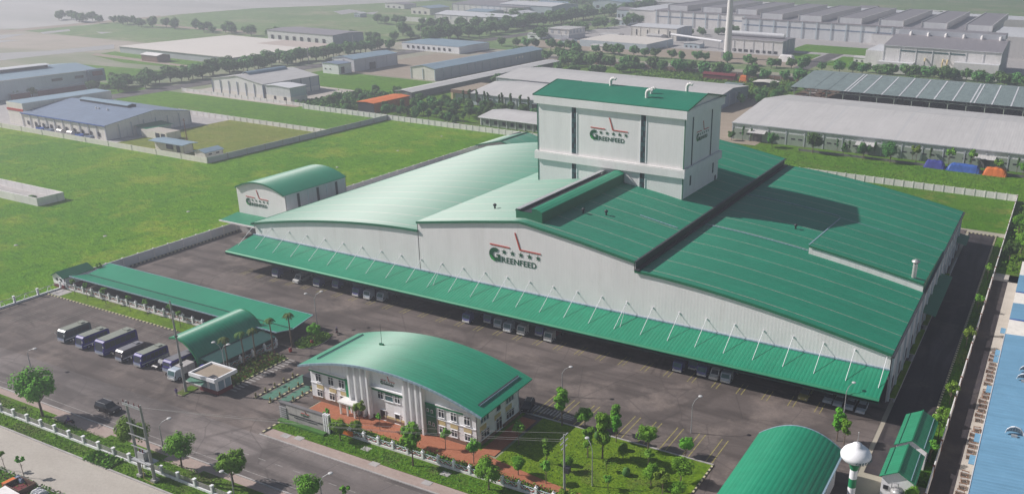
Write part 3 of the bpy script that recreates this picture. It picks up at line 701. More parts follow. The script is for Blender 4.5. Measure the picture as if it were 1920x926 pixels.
for k in range(-3, 25):
    x = -173.5 + 6.31 * k
    if x < XL or x > XR - 0.3: continue
    q = MB(); fy = 156.9; fz = cz0 + (cz1 - cz0) * (fy - cy0) / (FY - cy0)
    q.tube((x, FY - 0.15, 10.0), (x, fy, fz), 0.065, 0.065, 'white', 6); q.box(x - 0.16, x + 0.16, FY - 0.2, FY - 0.02, 9.9, 10.15, 'cool_roof')
    if abs(k - 7) < .5 or k == 15: q.tube((x, FY - 0.15, 10.0), (x + 0.9, fy + 1.2, fz + .2), 0.05, 0.05, 'cool_roof', 6)
    q.build('stay_rod', canopy)
emblem(hall, -115.0, FY - 0.02, 13.5, 14.1, 'front')

# ------------------------------------------------------------------ feed tower on the hall
tw = thing('feed_tower', 'tall boxy white tower with green roof standing through the big stepped roof', 'tower', (-107, 221, 0))
TX0, TX1, TY0, TY1 = -129.0, -85.2, 208.0, 234.0
q = MB()
q.box(TX0, TX1, TY0, TY0 + .3, 0, 43.5, 'tower_clad'); q.box(TX0, TX0 + .3, TY0 + .3, TY1, 0, 43.5, 'tower_clad'); q.box(TX0 + .3, TX1, TY1 - .3, TY1, 0, 43.5, 'tower_clad'); q.box(TX1 - .3, TX1, TY0 + .3, TY1 - .3, 0, 43.5, 'tower_clad')
q.build('wall', tw)
for z0, z1 in ((42.6, 44.9), (27.3, 29.55)):
    q = MB(); o = 0.75; h = (z1 - z0)
    for (a0, a1, b0, b1) in ((TX0 - o, TX1 + o, TY0 - o, TY0 - .01), (TX0 - o, TX1 + o, TY1 + .01, TY1 + o), (TX0 - o, TX0 - .01, TY0, TY1), (TX1 + .01, TX1 + o, TY0, TY1)):
        q.box(a0, a1, b0, b1, z0, z1 - 0.3, 'tower_clad')
        q.box(a0 + .12, a1 - .12, b0 + .12, b1 - .12, z1 - 0.3, z1, 'offwhite') if (a1 - a0) > 2 and (b1 - b0) > 2 else q.box(a0 + .08, a1 - .08, b0 + .08, b1 - .08, z1 - 0.3, z1, 'offwhite')
    q.build('band', tw)
q = MB(); q.shell([(TY0 - .7, 44.95), (TY0 + 12.5, 47.4), (TY1 + .7, 44.95)], TX0 - .9, TX1 + .9, 'roof_tower', 0.25, 'X'); rf = q.build('roof', tw)
q = MB(); q.gable([(TY0 - .2, 44.9), (TY0 + 12.5, 47.1), (TY1 + .2, 44.9)], TX1 + 0.2, 44.6, 'tower_clad', 'X', -0.2); q.gable([(TY0 - .2, 44.9), (TY0 + 12.5, 47.1), (TY1 + .2, 44.9)], TX0, 44.6, 'tower_clad', 'X', 0.2); q.build('gable', tw)
q = MB(); q.shell([(TY0 - .75, 45.05), (TY0 + 12.5, 47.5), (TY1 + .75, 45.05)], TX1 + .9, TX1 + 1.1, 'trim_green', 0.35, 'X'); q.shell([(TY0 - .75, 45.05), (TY0 + 12.5, 47.5), (TY1 + .75, 45.05)], TX0 - 1.1, TX0 - .9, 'trim_green', 0.35, 'X'); q.build('fascia', rf)
for x in (TX0 - 0.12, TX1 - 0.05):
    q = MB(); q.box(x, x + 0.2, TY0 - 0.12, TY0 + 0.1, 20, 42.6, 'trim_green'); q.build('corner_trim', tw)
def tall_win(x, z0, z1, nrow, wd=1.35):
    q = MB(); q.box(x - wd / 2, x + wd / 2, TY0 - 0.12, TY0 - 0.01, z0, z1, 'dark'); wn = q.build('window', tw)
    p = MB()
    for r in range(nrow):
        zz = z0 + (z1 - z0) * r / nrow
        for s in (-1, 1): p.box(x + s * wd * .24 - wd * .18, x + s * wd * .24 + wd * .18, TY0 - 0.17, TY0 - 0.13, zz + .18, zz + (z1 - z0) / nrow - .12, 'glass_teal' if (r * 7 + s) % 3 else 'glass')
    p.build('pane', wn)
    f = MB()
    for s in (-1, 1): f.box(x + s * (wd / 2 + .15) - .12, x + s * (wd / 2 + .15) + .12, TY0 - 0.14, TY0 - 0.01, z0, z1, 'white')
    f.build('frame', wn)
for x in (-117.5, -96.8):
    tall_win(x, 30.0, 42.4, 9); tall_win(x, 20.4, 27.1, 5)
for y in (213.2, 226.8):
    q = MB(); q.box(TX1 + .01, TX1 + .12, y, y + .5, 29.6, 42.4, 'glass'); q.build('window', tw)
for y, a, c in ((212.9, 24.2, 27.0), (229.5, 24.0, 27.0)):
    q = MB(); q.box(TX1 + .01, TX1 + .12, y, y + .7, a, c, 'glass'); q.build('window', tw)
q = MB(); q.box(TX1 + .01, TX1 + .1, 231.6, 232.6, 20.4, 22.8, 'glass'); q.build('door', tw)
emblem(tw, -112.5, TY0 - 0.02, 34.4, 11.3, 'front'); emblem(tw, TX1 + 0.02, 216.2, 35.2, 8.8, 'side')
# goose-neck ducts on the tower roof
for x, y, s in ((-112.5, 219.6, 1.0), (-98.6, 213.3, 1.1), (-98.8, 216.5, .8), (-90.5, 221.2, 1.0)):
    z = 44.95 + (min(y, 220.5) - TY0) * 0.195
    q = MB(); pts = [(x, y, z - .2), (x, y, z + 1.0 * s)] + [(x + s * (1 - cos(a)), y - .1, z + 1.0 * s + s * 1.0 * sin(a)) for a in (0.6, 1.2, 1.7, 2.2)]
    for a, c in zip(pts, pts[1:]): q.tube(a, c, .42 * s, .42 * s, 'offwhite', 10)
    q.build('duct', rf)

# ------------------------------------------------------------------ barrel-roofed block left of the hall
bb = thing('barrel_roof_block', 'narrow white block with green barrel roof between meadow wall and the big hall', 'building', (-207, 192, 0))
pr = arc_prof(-217.4, -197.8, 13.5, 16.0, 20)
q = MB(); q.gable([(u, z - .1) for u, z in pr], 179.6, 4.0, 'white_clad'); q.gable([(u, z - .1) for u, z in pr], 204.2, 0, 'white_clad')
q.box(-217.4, -217.2, 179.8, 204.2, 0, 13.4, 'white_clad'); q.build('wall', bb)
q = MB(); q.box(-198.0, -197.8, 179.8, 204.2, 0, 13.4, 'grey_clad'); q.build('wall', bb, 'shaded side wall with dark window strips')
q = MB(); q.shell([(u, z + .1) for u, z in pr], 179.2, 204.8, 'roof_office', .2); rf = q.build('roof', bb)
q = MB(); q.shell([(u, z + .15) for u, z in pr], 178.95, 179.2, 'trim_green', .4); q.build('fascia', rf)
for y in (184.2, 192.0, 199.8):
    q = MB(); q.box(-197.79, -197.7, y, y + .9, 6, 13.0, 'glass'); q.build('window', bb)
for y in (188.3, 196.0): q = MB(); q.box(-197.79, -197.68, y, y + .25, 6, 13.2, 'cool_clad'); q.build('pilaster', bb)
q = MB(); q.box(-216.6, -203.0, 178.2, 178.4, 0, 4.0, 'conc'); q.box(-216.0, -212.0, 179, 185, 0, 4, 'conc_dark'); q.build('base_wall', bb)
q = MB(); q.grid([[(-218.2, 179.55, 5.6), (-196, 179.55, 5.6)], [(-218.2, 172.8, 4.9), (-196, 172.8, 4.9)]], 'roof_plain', False); q.box(-218.3, -196, 172.6, 172.9, 4.55, 4.95, 'offwhite'); q.build('awning', bb)
q = MB(); q.grid([[(-197.7, 204.9, 9.0), (-197.7, 213, 8.2)], [(-192.8, 204.9, 9.0), (-192.8, 213, 8.2)]], 'roof_plain', False); q.box(-197.6, -193, 205, 212.8, 0, 8.1, 'grey_clad'); q.build('annex', bb)
q = MB(); q.box(-205.5, -203.5, 173.5, 176.5, 0, .35, 'conc'); q.build('step', bb)
emblem(bb, -213.8, 179.58, 8.5, 9.2, 'front')

# gabled green roof behind the hall
gb = thing('rear_shed', 'low green gabled roof peeping out behind the far end of the big hall', 'shed', (-198, 300, 0))
q = MB(); q.shell([(-210, 6.0), (-198, 9.0), (-186, 6.0)], 291.0, 311, 'roof_green', .2); rf = q.build('roof', gb)
q = MB(); q.shell([(-210, 6.15), (-198, 9.15), (-186, 6.15)], 290.7, 291.0, 'trim_green', .5); q.box(-198.3, -197.7, 291, 311, 9.0, 9.2, 'trim_green'); q.build('fascia', rf)
q = MB(); q.gable([(-209.5, 5.8), (-198, 8.7), (-186.5, 5.8)], 292, 0, 'offwhite'); q.box(-209.5, -209.3, 292, 310, 0, 5.8, 'offwhite'); q.build('wall', gb)
# ------------------------------------------------------------------ office
of = thing('office_building', 'two-storey white office with wide arched green roof and tall white fins on its front', 'office building', (-102, 118, 0))
OX0, OX1, OY0, OY1 = -121.3, -82.6, 111.0, 124.8
P_of = arc_prof(-122.6, -80.2, 7.7, 11.4, 28)
q = MB()
q.gable([(u, z - .3) for u, z in arc_prof(OX0, OX1, 7.95, 11.4, 24)], OY0, 0, 'white'); q.gable([(u, z - .3) for u, z in arc_prof(OX0, OX1, 7.95, 11.4, 24)], OY1, 0, 'white', t=-.2)
q.box(OX0, OX0 + .2, OY0 + .2, OY1 - .2, 0, 7.7, 'white'); q.box(OX1 - .2, OX1, OY0 + .2, OY1 - .2, 0, 7.7, 'white'); q.build('wall', of)
q = MB(); q.shell(P_of, 109.5, 125.9, 'roof_office', .22); rf = q.build('roof', of)
q = MB(); q.shell([(u, z + .04) for u, z in P_of], 109.28, 109.5, 'sky_roof', .42); q.build('fascia', rf)
q = MB(); q.shell([(u, z - .23) for u, z in P_of], 109.6, 111, 'offwhite', .05); q.build('soffit', rf)
for x, m in ((-119.6, 'trim_green'), (-82.3, 'dark')):
    z = pz(P_of, x); q = MB(); q.box(x - .12, x + .12, 111.6, 124.2, z - .1, z + .28, m); q.box(x + .2, x + .3, 111.6, 124.2, z - .1, z + .2, 'sky_roof'); q.build('snow_rail', rf)
q = MB(); x = -110; z = pz(P_of, x); q.tube((x, 119, z), (x, 119, z + 4.5), .05, .03, 'dark', 5); q.box(x - .5, x + .5, 118.8, 119.1, z, z + .35, 'trim_green'); q.build('antenna', rf)
# plinth, string courses, yellow panels, green frames
q = MB(); q.box(OX0 + .0, OX1, OY0 - .12, OY0 - .01, 0, .75, 'brick'); q.box(OX1 + .01, OX1 + .1, OY0, OY1, 0, .75, 'brick'); q.build('plinth', of)
q = MB()
for x0, x1 in ((OX0, -112.4), (-91.2, OX1)): q.box(x0, x1, OY0 - .14, OY0 - .01, 3.7, 3.9, 'white'); q.box(x0, x1, OY0 - .3, OY0 - .01, 6.6, 6.85, 'white')
q.build('string_course', of)
def yl(x0, x1, z0, z1, y=OY0, side=False):
    q = MB()
    if side: q.box(OX1 + .01, OX1 + .06, x0, x1, z0, z1, 'yellow')
    else: q.box(x0, x1, y - .07, y - .01, z0, z1, 'yellow')
    q.build('yellow_panel', of)
for x in (-119.9, -116.7, -113.9): yl(x, x + 1.7, 2.75, 3.65); yl(x, x + 1.7, .78, 1.0)
for x in (-91.0, -88.2, -85.3): yl(x, x + 1.7, 2.75, 3.65)
yl(-103.6, -97.4, .78, 1.2)
for y in (112.0, 116.6, 120.2): yl(y, y + 2.0, 2.75, 3.8, side=True)
q = MB(); q.box(OX0 - .1, -110.9, OY0 - .22, OY0 - .15, 6.2, 6.6, 'facade_green'); q.box(-112.3, -110.9, OY0 - .24, OY0 - .01, 0, 6.19, 'facade_green'); q.build('green_frame', of)
q = MB(); q.box(-93.5, OX1 - 2.6, OY0 - .22, OY0 - .15, 6.2, 6.6, 'facade_green'); q.box(-93.4, -91.3, OY0 - .24, OY0 - .01, 0, 6.19, 'teal_glass'); cg = q.build('green_frame', of)
for z in (2.1, 4.1): q = MB(); q.box(-93.4, -91.3, OY0 - .28, OY0 - .25, z, z + .12, 'sky_roof'); q.build('mullion', cg)
for x, z in ((-93.1, 4.9), (-92.2, 4.8), (-92.9, 2.3), (-92.0, 2.2)):
    q = MB(); q.box(x, x + .45, OY0 - .34, OY0 - .29, z, z + .7, 'white'); q.box(x + .1, x + .35, OY0 - .36, OY0 - .345, z + .1, z + .6, 'dark'); q.build('vent_window', cg)
q = MB(); q.box(-105.8, -97.9, OY0 - .3, OY0 - .15, 6.15, 6.7, 'facade_green'); q.box(-105.9, -97.8, OY0 - .55, OY0 - .01, 6.75, 7.0, 'white'); q.build('green_frame', of)
def window(x0, x1, z0, z1, nx=2, transom=True, side=False, gl='glass', fr='white'):
    """frame with sill and a pane part"""
    f = MB(); p = MB(); t = .1
    def bx(mb, a, c, lo, hi, o0, o1, m):
        if side: mb.box(OX1 + o0, OX1 + o1, a, c, lo, hi, m)
        else: mb.box(a, c, OY0 - o1, OY0 - o0, lo, hi, m)
    bx(f, x0 - .1, x1 + .1, z0 - .12, z0, .01, .22, fr); bx(f, x0 - .08, x1 + .08, z1, z1 + .1, .01, .2, fr)
    zt = z1 - (z1 - z0) * .28 if transom else z1
    wn = f.build('window', of)
    bx(p, x0, x1, z0, z1, .012, .05, gl); p.build('pane', wn)
    m = MB()
    for i in range(nx + 1):
        u = x0 + (x1 - x0) * i / nx; bx(m, u - .045, u + .045, z0, z1, .052, .12, fr)
    if transom: bx(m, x0, x1, zt - .06, zt + .05, .121, .13, fr)
    m.build('frame', wn)
for x in (-119.9, -116.8, -114.1):
    window(x, x + 1.35, 4.3, 6.0); window(x, x + 1.35, 1.1, 2.55, fr='offwhite')
for x in (-90.7, -88.0, -85.1):
    window(x, x + 1.25, 4.3, 6.0); window(x, x + 1.25, 1.1, 2.5)
for y in (112.2, 120.3): window(y, y + 2.6, 4.4, 5.9, 3, side=True, gl='glass_teal'); window(y, y + 2.6, 1.1, 2.6, 3, side=True)
window(117.2, 118.6, 4.4, 5.8, 1, side=True); window(117.0, 118.8, .4, 2.9, 2, side=True, gl='glass')
window(-104.6, -103.3, 4.6, 6.05, 2); window(-102.9, -101.0, 4.5, 6.05, 1, gl='glass_teal'); window(-100.6, -99.4, 4.6, 6.05, 2)
window(-104.4, -103.1, .2, 2.2, 1, False, gl='dark'); window(-100.9, -99.7, .2, 2.2, 1, False, gl='dark')
for x in (-110.0, -108.5, -107.0): window(x, x + .5, 3.9, 6.3, 1, gl='glass_teal'); window(x, x + .45, 1.0, 2.9, 1)
for x in (-97.0, -95.6, -94.3): window(x, x + .6, 6.0, 6.6, 1, False, gl='facade_green'); window(x + .1, x + .4, 4.9, 5.5, 1, False); window(x + .1, x + .4, .9, 1.6, 1, False)
# white fins
for x in (-110.7, -109.2, -107.7, -106.3, -97.7, -96.3, -94.95, -93.75):
    zt = pz(P_of, x) - .35; q = MB(); q.box(x - .2, x + .2, OY0 - 1.0, OY0 - .01, 0, zt, 'white'); q.build('fin', of)
em = emblem(of, -103.6, OY0 - .03, 7.75, 3.3, 'front'); 
# rear entrance porch
q = MB(); q.box(-112.6, -108.6, 108.6, 110.7, 2.6, 2.9, 'offwhite')
for x in (-112.4, -110.7, -109.0): q.box(x, x + .3, 108.8, 109.1, 0, 2.6, 'offwhite')
q.build('porch', of)
q = MB(); q.box(-97.1, -96.3, 109.7, 110.2, .1, .9, 'offwhite'); tag(q.build('air_conditioner'), 'small white air-conditioner unit standing at the foot of the office front', 'air conditioner')

# ------------------------------------------------------------------ entrance sign wall
sw = thing('sign_wall', 'long grey stone entrance sign wall with louvred ends beside the street corner', 'sign wall', (-115, 102.7, 0))
q = MB(); q.box(-119.3, -110.2, 102.5, 103.0, 0, 3.4, 'conc'); q.build('panel', sw)
q = MB(); q.box(-121.0, -109.4, 102.4, 103.1, 3.4, 3.62, 'conc_dark'); q.build('cap', sw)
q = MB(); q.box(-120.95, -119.32, 102.55, 102.95, 0, 3.4, 'conc_dark')
for k in range(6): q.box(-121.0, -119.3, 102.35, 102.54, .35 + .42 * k, .57 + .42 * k, 'steel')
q.build('louvre', sw)
q = MB()
for k in range(3): q.box(-110.1 + .5 * k, -109.85 + .5 * k, 102.3, 103.0, 0, 3.9, 'white')
q.box(-110.15, -108.8, 102.6, 102.9, 0, 3.4, 'dark'); q.build('louvre', sw)
q = MB(); q.box(-118.8, -110.5, 102.42, 102.49, 1.55, 1.75, 'dark'); q.box(-117.5, -111.8, 102.42, 102.49, 1.15, 1.27, 'dark'); q.build('inscription_band', sw)
emblem(sw, -115.6, 102.49, 2.1, 2.0)
q = MB(); q.box(-120.5, -109.2, 101.2, 102.1, .1, .55, 'leaf_dark')
tag(q.build('hedge'), 'low clipped hedge along the foot of the stone sign wall', 'hedge')

# ------------------------------------------------------------------ parking shelter, barrel canopy, gatehouse, guard booth
sh = thing('parking_shelter', 'long low green butterfly-roofed shelter beside the meadow wall', 'shelter', (-180, 130, 0))
q = MB(); q.shell([(124.9, 3.45), (129.4, 2.45), (135.6, 3.5)], -215.6, -145.2, 'roof_green_x', .12, 'X', False); rf = q.build('roof', sh)
q = MB()
for y, z in ((124.8, 3.5), (135.6, 3.55)): q.box(-215.7, -145.1, y, y + .15, z - .25, z, 'sky_roof')
q.build('edge_trim', rf)
q = MB(); q.box(-215.6, -145.2, 129.3, 129.6, 2.47, 2.55, 'trim_dark'); q.build('gutter', rf)
q = MB()
for x in (-215.7, -145.2): q.shell([(124.9, 3.5), (129.4, 2.5), (135.6, 3.55)], x, x + .12, 'sky_roof', .2, 'X', False)
q.build('end_trim', rf)
for k in range(12):
    x = -213.5 + k * 6.1
    q = MB(); q.tube((x, 129.5, 0), (x, 129.5, 2.3), .1, .1, 'steel', 6); q.tube((x, 129.5, 1.6), (x, 126, 3.0), .05, .05, 'steel', 5); q.tube((x, 129.5, 1.6), (x, 134, 3.15), .05, .05, 'steel', 5); q.build('post', sh)

vc = thing('barrel_canopy', 'tall green half-barrel canopy over the gate end of the coach park', 'canopy', (-151, 117, 0))
pr = [(-158.2, 5.8), (-157.0, 6.15), (-155.6, 6.2), (-154.2, 5.85), (-152.9, 5.1), (-151.8, 4.1), (-151.0, 3.0), (-150.6, 2.0), (-150.5, 1.0)]
q = MB(); q.shell(pr, 109.0, 126.0, 'roof_office', .12); rf = q.build('roof', vc)
q = MB(); q.shell([(u, z + .05) for u, z in pr], 108.7, 108.98, 'facade_green', .4); q.shell([(u, z + .05) for u, z in pr], 126.02, 126.3, 'facade_green', .4); q.build('edge_trim', rf)
for y in (109.4, 125.5):
    q = MB(); q.tube((-149.7, y, 0), (-149.7, y, 1.6), .16, .16, 'facade_green', 8); q.tube((-149.7, y, .2), (-151.9, y, 4.2), .1, .1, 'facade_green', 6)
    for z in (1.2, 2.2, 3.2): q.tube((-149.7, y, z * .5 + .3), (-150.0 - .45 * z, y, z), .06, .06, 'facade_green', 5)
    q.build('leg', vc)
q = MB(); q.grid([[(-150.5, 109.2, 2.75), (-150.5, 125, 2.75)], [(-145.5, 109.2, 2.3), (-145.5, 125, 2.3)]], 'dark_teal', False); q.build('lean_to_roof', vc)
q = MB()
for y in (109.3, 117, 124.6): q.tube((-146.2, y, 0), (-146.2, y, 2.2), .08, .08, 'steel', 6)
q.build('post', vc)

gh = thing('gatehouse', 'white hut with red base and green gabled roof at the coach park corner', 'hut', (-219, 127, 0))
q = MB(); q.gable([(-221.2, 3.0), (-218.9, 4.1), (-216.8, 3.0)], 124.0, .9, 'white'); q.box(-221.2, -216.8, 124.2, 131.5, .9, 3.0, 'white'); q.box(-221.25, -216.75, 123.95, 131.5, 0, .9, 'maroon'); q.build('wall', gh)
q = MB(); q.shell([(-221.6, 2.95), (-218.9, 4.35), (-216.4, 2.95)], 123.6, 132, 'trim_green', .15, 'Y', False); q.build('roof', gh)
for x in (-219.9, -218.4):
    q = MB(); q.box(x, x + .7, 123.9, 123.99, 1.9, 2.6, 'glass'); q.build('window', gh)

gb2 = thing('guard_booth', 'square white flat-roofed guard booth with maroon base and green awning', 'guard booth', (-141, 105.5, 0))
q = MB(); q.box(-143.2, -138.4, 103.2, 106.6, .9, 3.0, 'white'); q.build('wall', gb2)
q = MB(); q.box(-143.3, -138.3, 103.1, 106.7, 0, .9, 'maroon'); q.build('base', gb2)
q = MB(); q.box(-145.2, -138.0, 102.5, 108.0, 3.0, 3.4, 'white', top='bare')
for a in ((-145.2, -138.0, 102.5, 102.8), (-145.2, -138.0, 107.7, 108.0), (-145.2, -144.9, 102.8, 107.7), (-138.3, -138.0, 102.8, 107.7)): q.box(*a, 3.4, 3.75, 'white')
q.build('roof', gb2)
q = MB(); q.box(-140.4, -139.2, 102.9, 104.3, 3.4, 3.6, 'offwhite', top='dark'); q.build('roof_hatch', gb2)
q = MB(); q.grid([[(-144.9, 103.1, 2.85), (-140.6, 103.1, 2.85)], [(-145.3, 101.7, 2.25), (-140.9, 101.7, 2.25)]], 'ramp_green', False); q.box(-145.3, -140.9, 101.65, 101.72, 2.0, 2.25, 'offwhite'); q.build('awning', gb2)
for a in ((-140.3, -138.9, 103.1, 103.19), (-142.9, -141.2, 103.1, 103.19)): q = MB(); q.box(*a, 1.0, 2.7, 'sky_roof'); q.build('window', gb2)
for y in (103.6, 105.2): q = MB(); q.box(-138.39, -138.3, y, y + 1.2, 1.0, 2.8, 'sky_roof'); q.build('window', gb2)

# ------------------------------------------------------------------ buildings by the lower right corner
ar = thing('arched_shed', 'broad arched green roof in the lower right beside the white-topped water tower', 'shed', (-30, 118, 0))
pr = arc_prof(-37.2, -22.6, 5.6, 8.9, 20, 6.2)
q = MB(); q.shell(pr, 96, 130.6, 'roof_green_x', .2); rf = q.build('roof', ar)
q = MB(); q.shell([(u, z + .05) for u, z in pr], 130.6, 130.85, 'sky_roof', .35); q.box(-22.6, -22.3, 96, 130.8, 6.0, 6.25, 'sky_roof'); q.build('fascia', rf)
q = MB(); q.gable([(u, z - .2) for u, z in arc_prof(-36.6, -23.2, 5.5, 8.7, 16, 6.1)], 129.6, 0, 'offwhite'); q.box(-23.4, -23.2, 97, 129.6, 0, 6.0, 'white_clad'); q.box(-36.6, -36.4, 97, 129.6, 0, 5.4, 'white_clad'); q.build('wall', ar)
q = MB(); q.box(-23.19, -20.6, 114, 122.5, 0, 2.6, 'white', top='cool_roof'); q.build('annex', ar)
for x, y0, y1, lab in ((-13.0, 140.9, 152.8, 'twin green gabled hut, the farther of the pair beside the right wall'), (-13.3, 129.8, 139.4, 'twin green gabled hut, the nearer one with a steel tank before its gable')):
    hu = thing('gabled_hut', lab, 'hut', (x, (y0 + y1) / 2, 0), 'green gabled huts by the right wall')
    q = MB(); q.shell([(x - 2.9, 4.0), (x, 5.6), (x + 2.9, 4.0)], y0, y1, 'roof_plain', .15, 'Y', False); rf = q.build('roof', hu)
    q = MB(); q.box(x - .12, x + .12, y0 - .05, y1 + .05, 5.6, 5.72, 'trim_green')
    for s in (-1, 1): q.tube((x + s * 2.1, y0 + .2, 4.47), (x + s * 2.1, y1 - .2, 4.47), .08, .08, 'trim_dark' if s < 0 else 'sky_roof', 5)
    q.build('ridge_cap', rf)
    q = MB(); q.gable([(x - 2.5, 3.9), (x, 5.4), (x + 2.5, 3.9)], y0 + .5, 0, 'white', 'Y'); q.gable([(x - 2.5, 3.9), (x, 5.4), (x + 2.5, 3.9)], y1 - .5, 0, 'white', 'Y', -.2); q.box(x - 2.5, x - 2.3, y0 + .7, y1 - .7, 0, 3.9, 'white'); q.box(x + 2.3, x + 2.5, y0 + .7, y1 - .7, 0, 3.9, 'white'); q.build('wall', hu)
    q = MB(); q.box(x - 2.1, x - 1.3, y0 + .35, y0 + .49, 1.6, 2.3, 'dark'); q.build('vent', hu)
q = MB(); q.lathe(-12.9, 128.4, [(1.1, 0), (1.1, 3.0), (0.9, 3.3), (.05, 3.5)], 'stainless', 18)
tk = q.build('steel_tank'); tag(tk, 'upright stainless steel tank in front of the nearer green hut', 'tank')
q = MB(); q.path([(-13.9, 128.4, 0), (-13.9, 128.4, 4.3), (-12.9, 128.4, 4.3), (-12.9, 128.4, 3.5)], .09, 'steel', 6); q.path([(-13.5, 127.6, 3.2), (-13.5, 127.6, 4.0), (-12.5, 127.6, 4.0), (-12.5, 127.6, 3.2)], .05, 'steel', 5); q.build('pipe', tk)

wt = thing('water_tower', 'mushroom-shaped white water tower on a green and white banded stem', 'water tower', (-19.3, 123.4, 0))
for k, (z0, z1) in enumerate(((0, 1.6), (1.6, 3.2), (3.2, 4.8), (4.8, 6.4), (6.4, 8.0))):
    q = MB(); q.lathe(-19.3, 123.4, [(.62, z0 + .001), (.62, z1)], 'facade_green' if k % 2 == 1 else 'white', 18); q.build('stem_band', wt)
q = MB(); q.lathe(-19.3, 123.4, [(.62, 8.0), (1.05, 9.6)], 'facade_green', 20); q.build('collar', wt)
q = MB(); q.lathe(-19.3, 123.4, [(1.05, 9.6), (2.0, 9.85), (2.35, 10.3), (2.4, 10.75), (2.05, 11.4), (1.4, 11.95), (.8, 12.25), (.75, 12.55), (.05, 12.7)], 'white', 32); tkk = q.build('tank', wt)
q = MB(); q.tube((-19.3, 123.4, 12.7), (-19.3, 123.4, 14.6), .05, .03, 'steel', 5); q.ball((-19.3, 123.4, 14.6), .12, 'lamp', 6); q.build('antenna', wt)
cu = text_obj('lettering', 'GREENFEED', .62, 'glass_teal', (-19.3, 123.4, 10.05), 'front', wt, .02, .02)
# wrap the word round the tank: one short text per letter
bpy.data.objects.remove(cu)
for i, ch in enumerate('GREENFEED'):
    a = radians(-78 + i * 12)
    t = text_obj('lettering', ch, .66, 'glass_teal', (-19.3 + 2.44 * cos(a), 123.4 + 2.44 * sin(a), 10.08), 'front', wt, .02, .02)
    t.rotation_euler = (pi / 2 - .06, 0, a + pi / 2)

# neighbour's pale blue roof on the right edge
nb = thing('blue_roofed_factory', 'low factory with light blue roof and cream bands at the right edge', 'factory', (20, 170, 0))
q = MB(); q.face([(-2.5, 100, 6.0), (40, 100, 8.5), (40, 196.0, 8.5), (-2.5, 196.0, 6.0)], 'blue_roof'); q.box(-2.3, 40, 100, 250, 0, 5.85, 'cream'); q.build('roof', nb)
for y0, y1 in ((205.5, 216.0), (224.5, 237.5)):
    q = MB(); q.face([(-2.3, y0, 6.1), (40, y0, 8.5), (40, y1, 8.5), (-2.3, y1, 6.1)], 'blue_roof'); q.face([(-2.3, y0, 6.1), (40, y0, 8.5), (40, y0, 8.2), (-2.3, y0, 5.8)], 'blue_tarp'); q.build('roof', nb)
for y in (199, 219.5): q = MB(); q.box(1.2, 2.6, y, y + .9, 5.86, 6.1, 'steel'); q.build('hatch', nb)
for y0 in (200, 187, 183.5, 168.5, 148, 140): q = MB(); q.box(-3.6, -2.55, y0, y0 + 3.0, 4.3, 4.45, 'blue_roof'); q.build('porch_roof', nb)
q = MB(); q.box(-2.6, -2.45, 100, 196, 5.7, 6.08, 'cool_roof'); q.build('fascia', nb)
for x, y, s in ((2.6, 149.5, 1.0), (2.7, 172.5, .9), (2.9, 176.5, .9)):
    z0 = 6.0 + (x + 2.5) * .0588
    q = MB()
    for i in range(10):   # ribbed quarter-dome cowl
        a0, a1 = pi * i / 10, pi * (i + 1) / 10
        for j in range(5):
            b0, b1 = pi / 2 * j / 5, pi / 2 * (j + 1) / 5
            P = lambda a, b: (x + 1.5 * s * cos(b) * cos(a), y + 1.1 * s * cos(b) * sin(a) * 1.0 - .0, z0 + .3 + 1.5 * s * sin(b))
            q.face([P(a0, b0), P(a1, b0), P(a1, b1), P(a0, b1)], 'steel', True)
    cw = q.build('roof_cowl', nb)
    q = MB()
    for i in range(0, 11, 1):
        a = pi * i / 10; q.path([(x + 1.52 * s * cos(bb_) * cos(a), y + 1.12 * s * cos(bb_) * sin(a), z0 + .3 + 1.52 * s * sin(bb_)) for bb_ in (0, .5, 1.0, 1.5)], .05, 'white', 4)
    q.box(x - .5 * s, x + .5 * s, y - .5 * s, y, z0, z0 + .4, 'steel'); q.build('rib', cw)
# benches and racks in rows along its wall
rack = None; nr = 0
for k, y in enumerate([128.5 + 2.1 * i for i in range(34)]):
    if 145 < y < 149 or 160 < y < 163 or 178 < y < 181: continue
    if rack is None:
        rack = thing('slatted_rack', 'slatted rack in the cluttered row along the blue-roofed factory wall', 'rack', (0, 0, 0), 'slatted racks along the neighbouring wall')
        q = MB()
        for j in range(3): q.box(-.55, .75, -.75 + .5 * j, -.55 + .5 * j, .65, .75, ('thatch', 'conc', 'brick')[j])
        q.build('slat_top', rack)
        for a in (-.5, .6):
            q = MB(); q.box(a, a + .1, -.7, .6, 0, .65, 'brick'); q.build('leg', rack)
        r = rack
    else: r = copy_tree(rack)
    r.location = (-3.9 + random.Random(k).uniform(-.2, .2), y, .06); r.rotation_euler = (0, 0, random.Random(k).uniform(-.3, .3))
sheet_rects('pavement', 0.05, 'asphalt_side', (-8.7, -4.9, 60, 248)); sheet_rects('pavement', 0.055, 'sand_road', (-4.9, -2.3, 60, 254), (-8.7, -2.3, 248, 254))

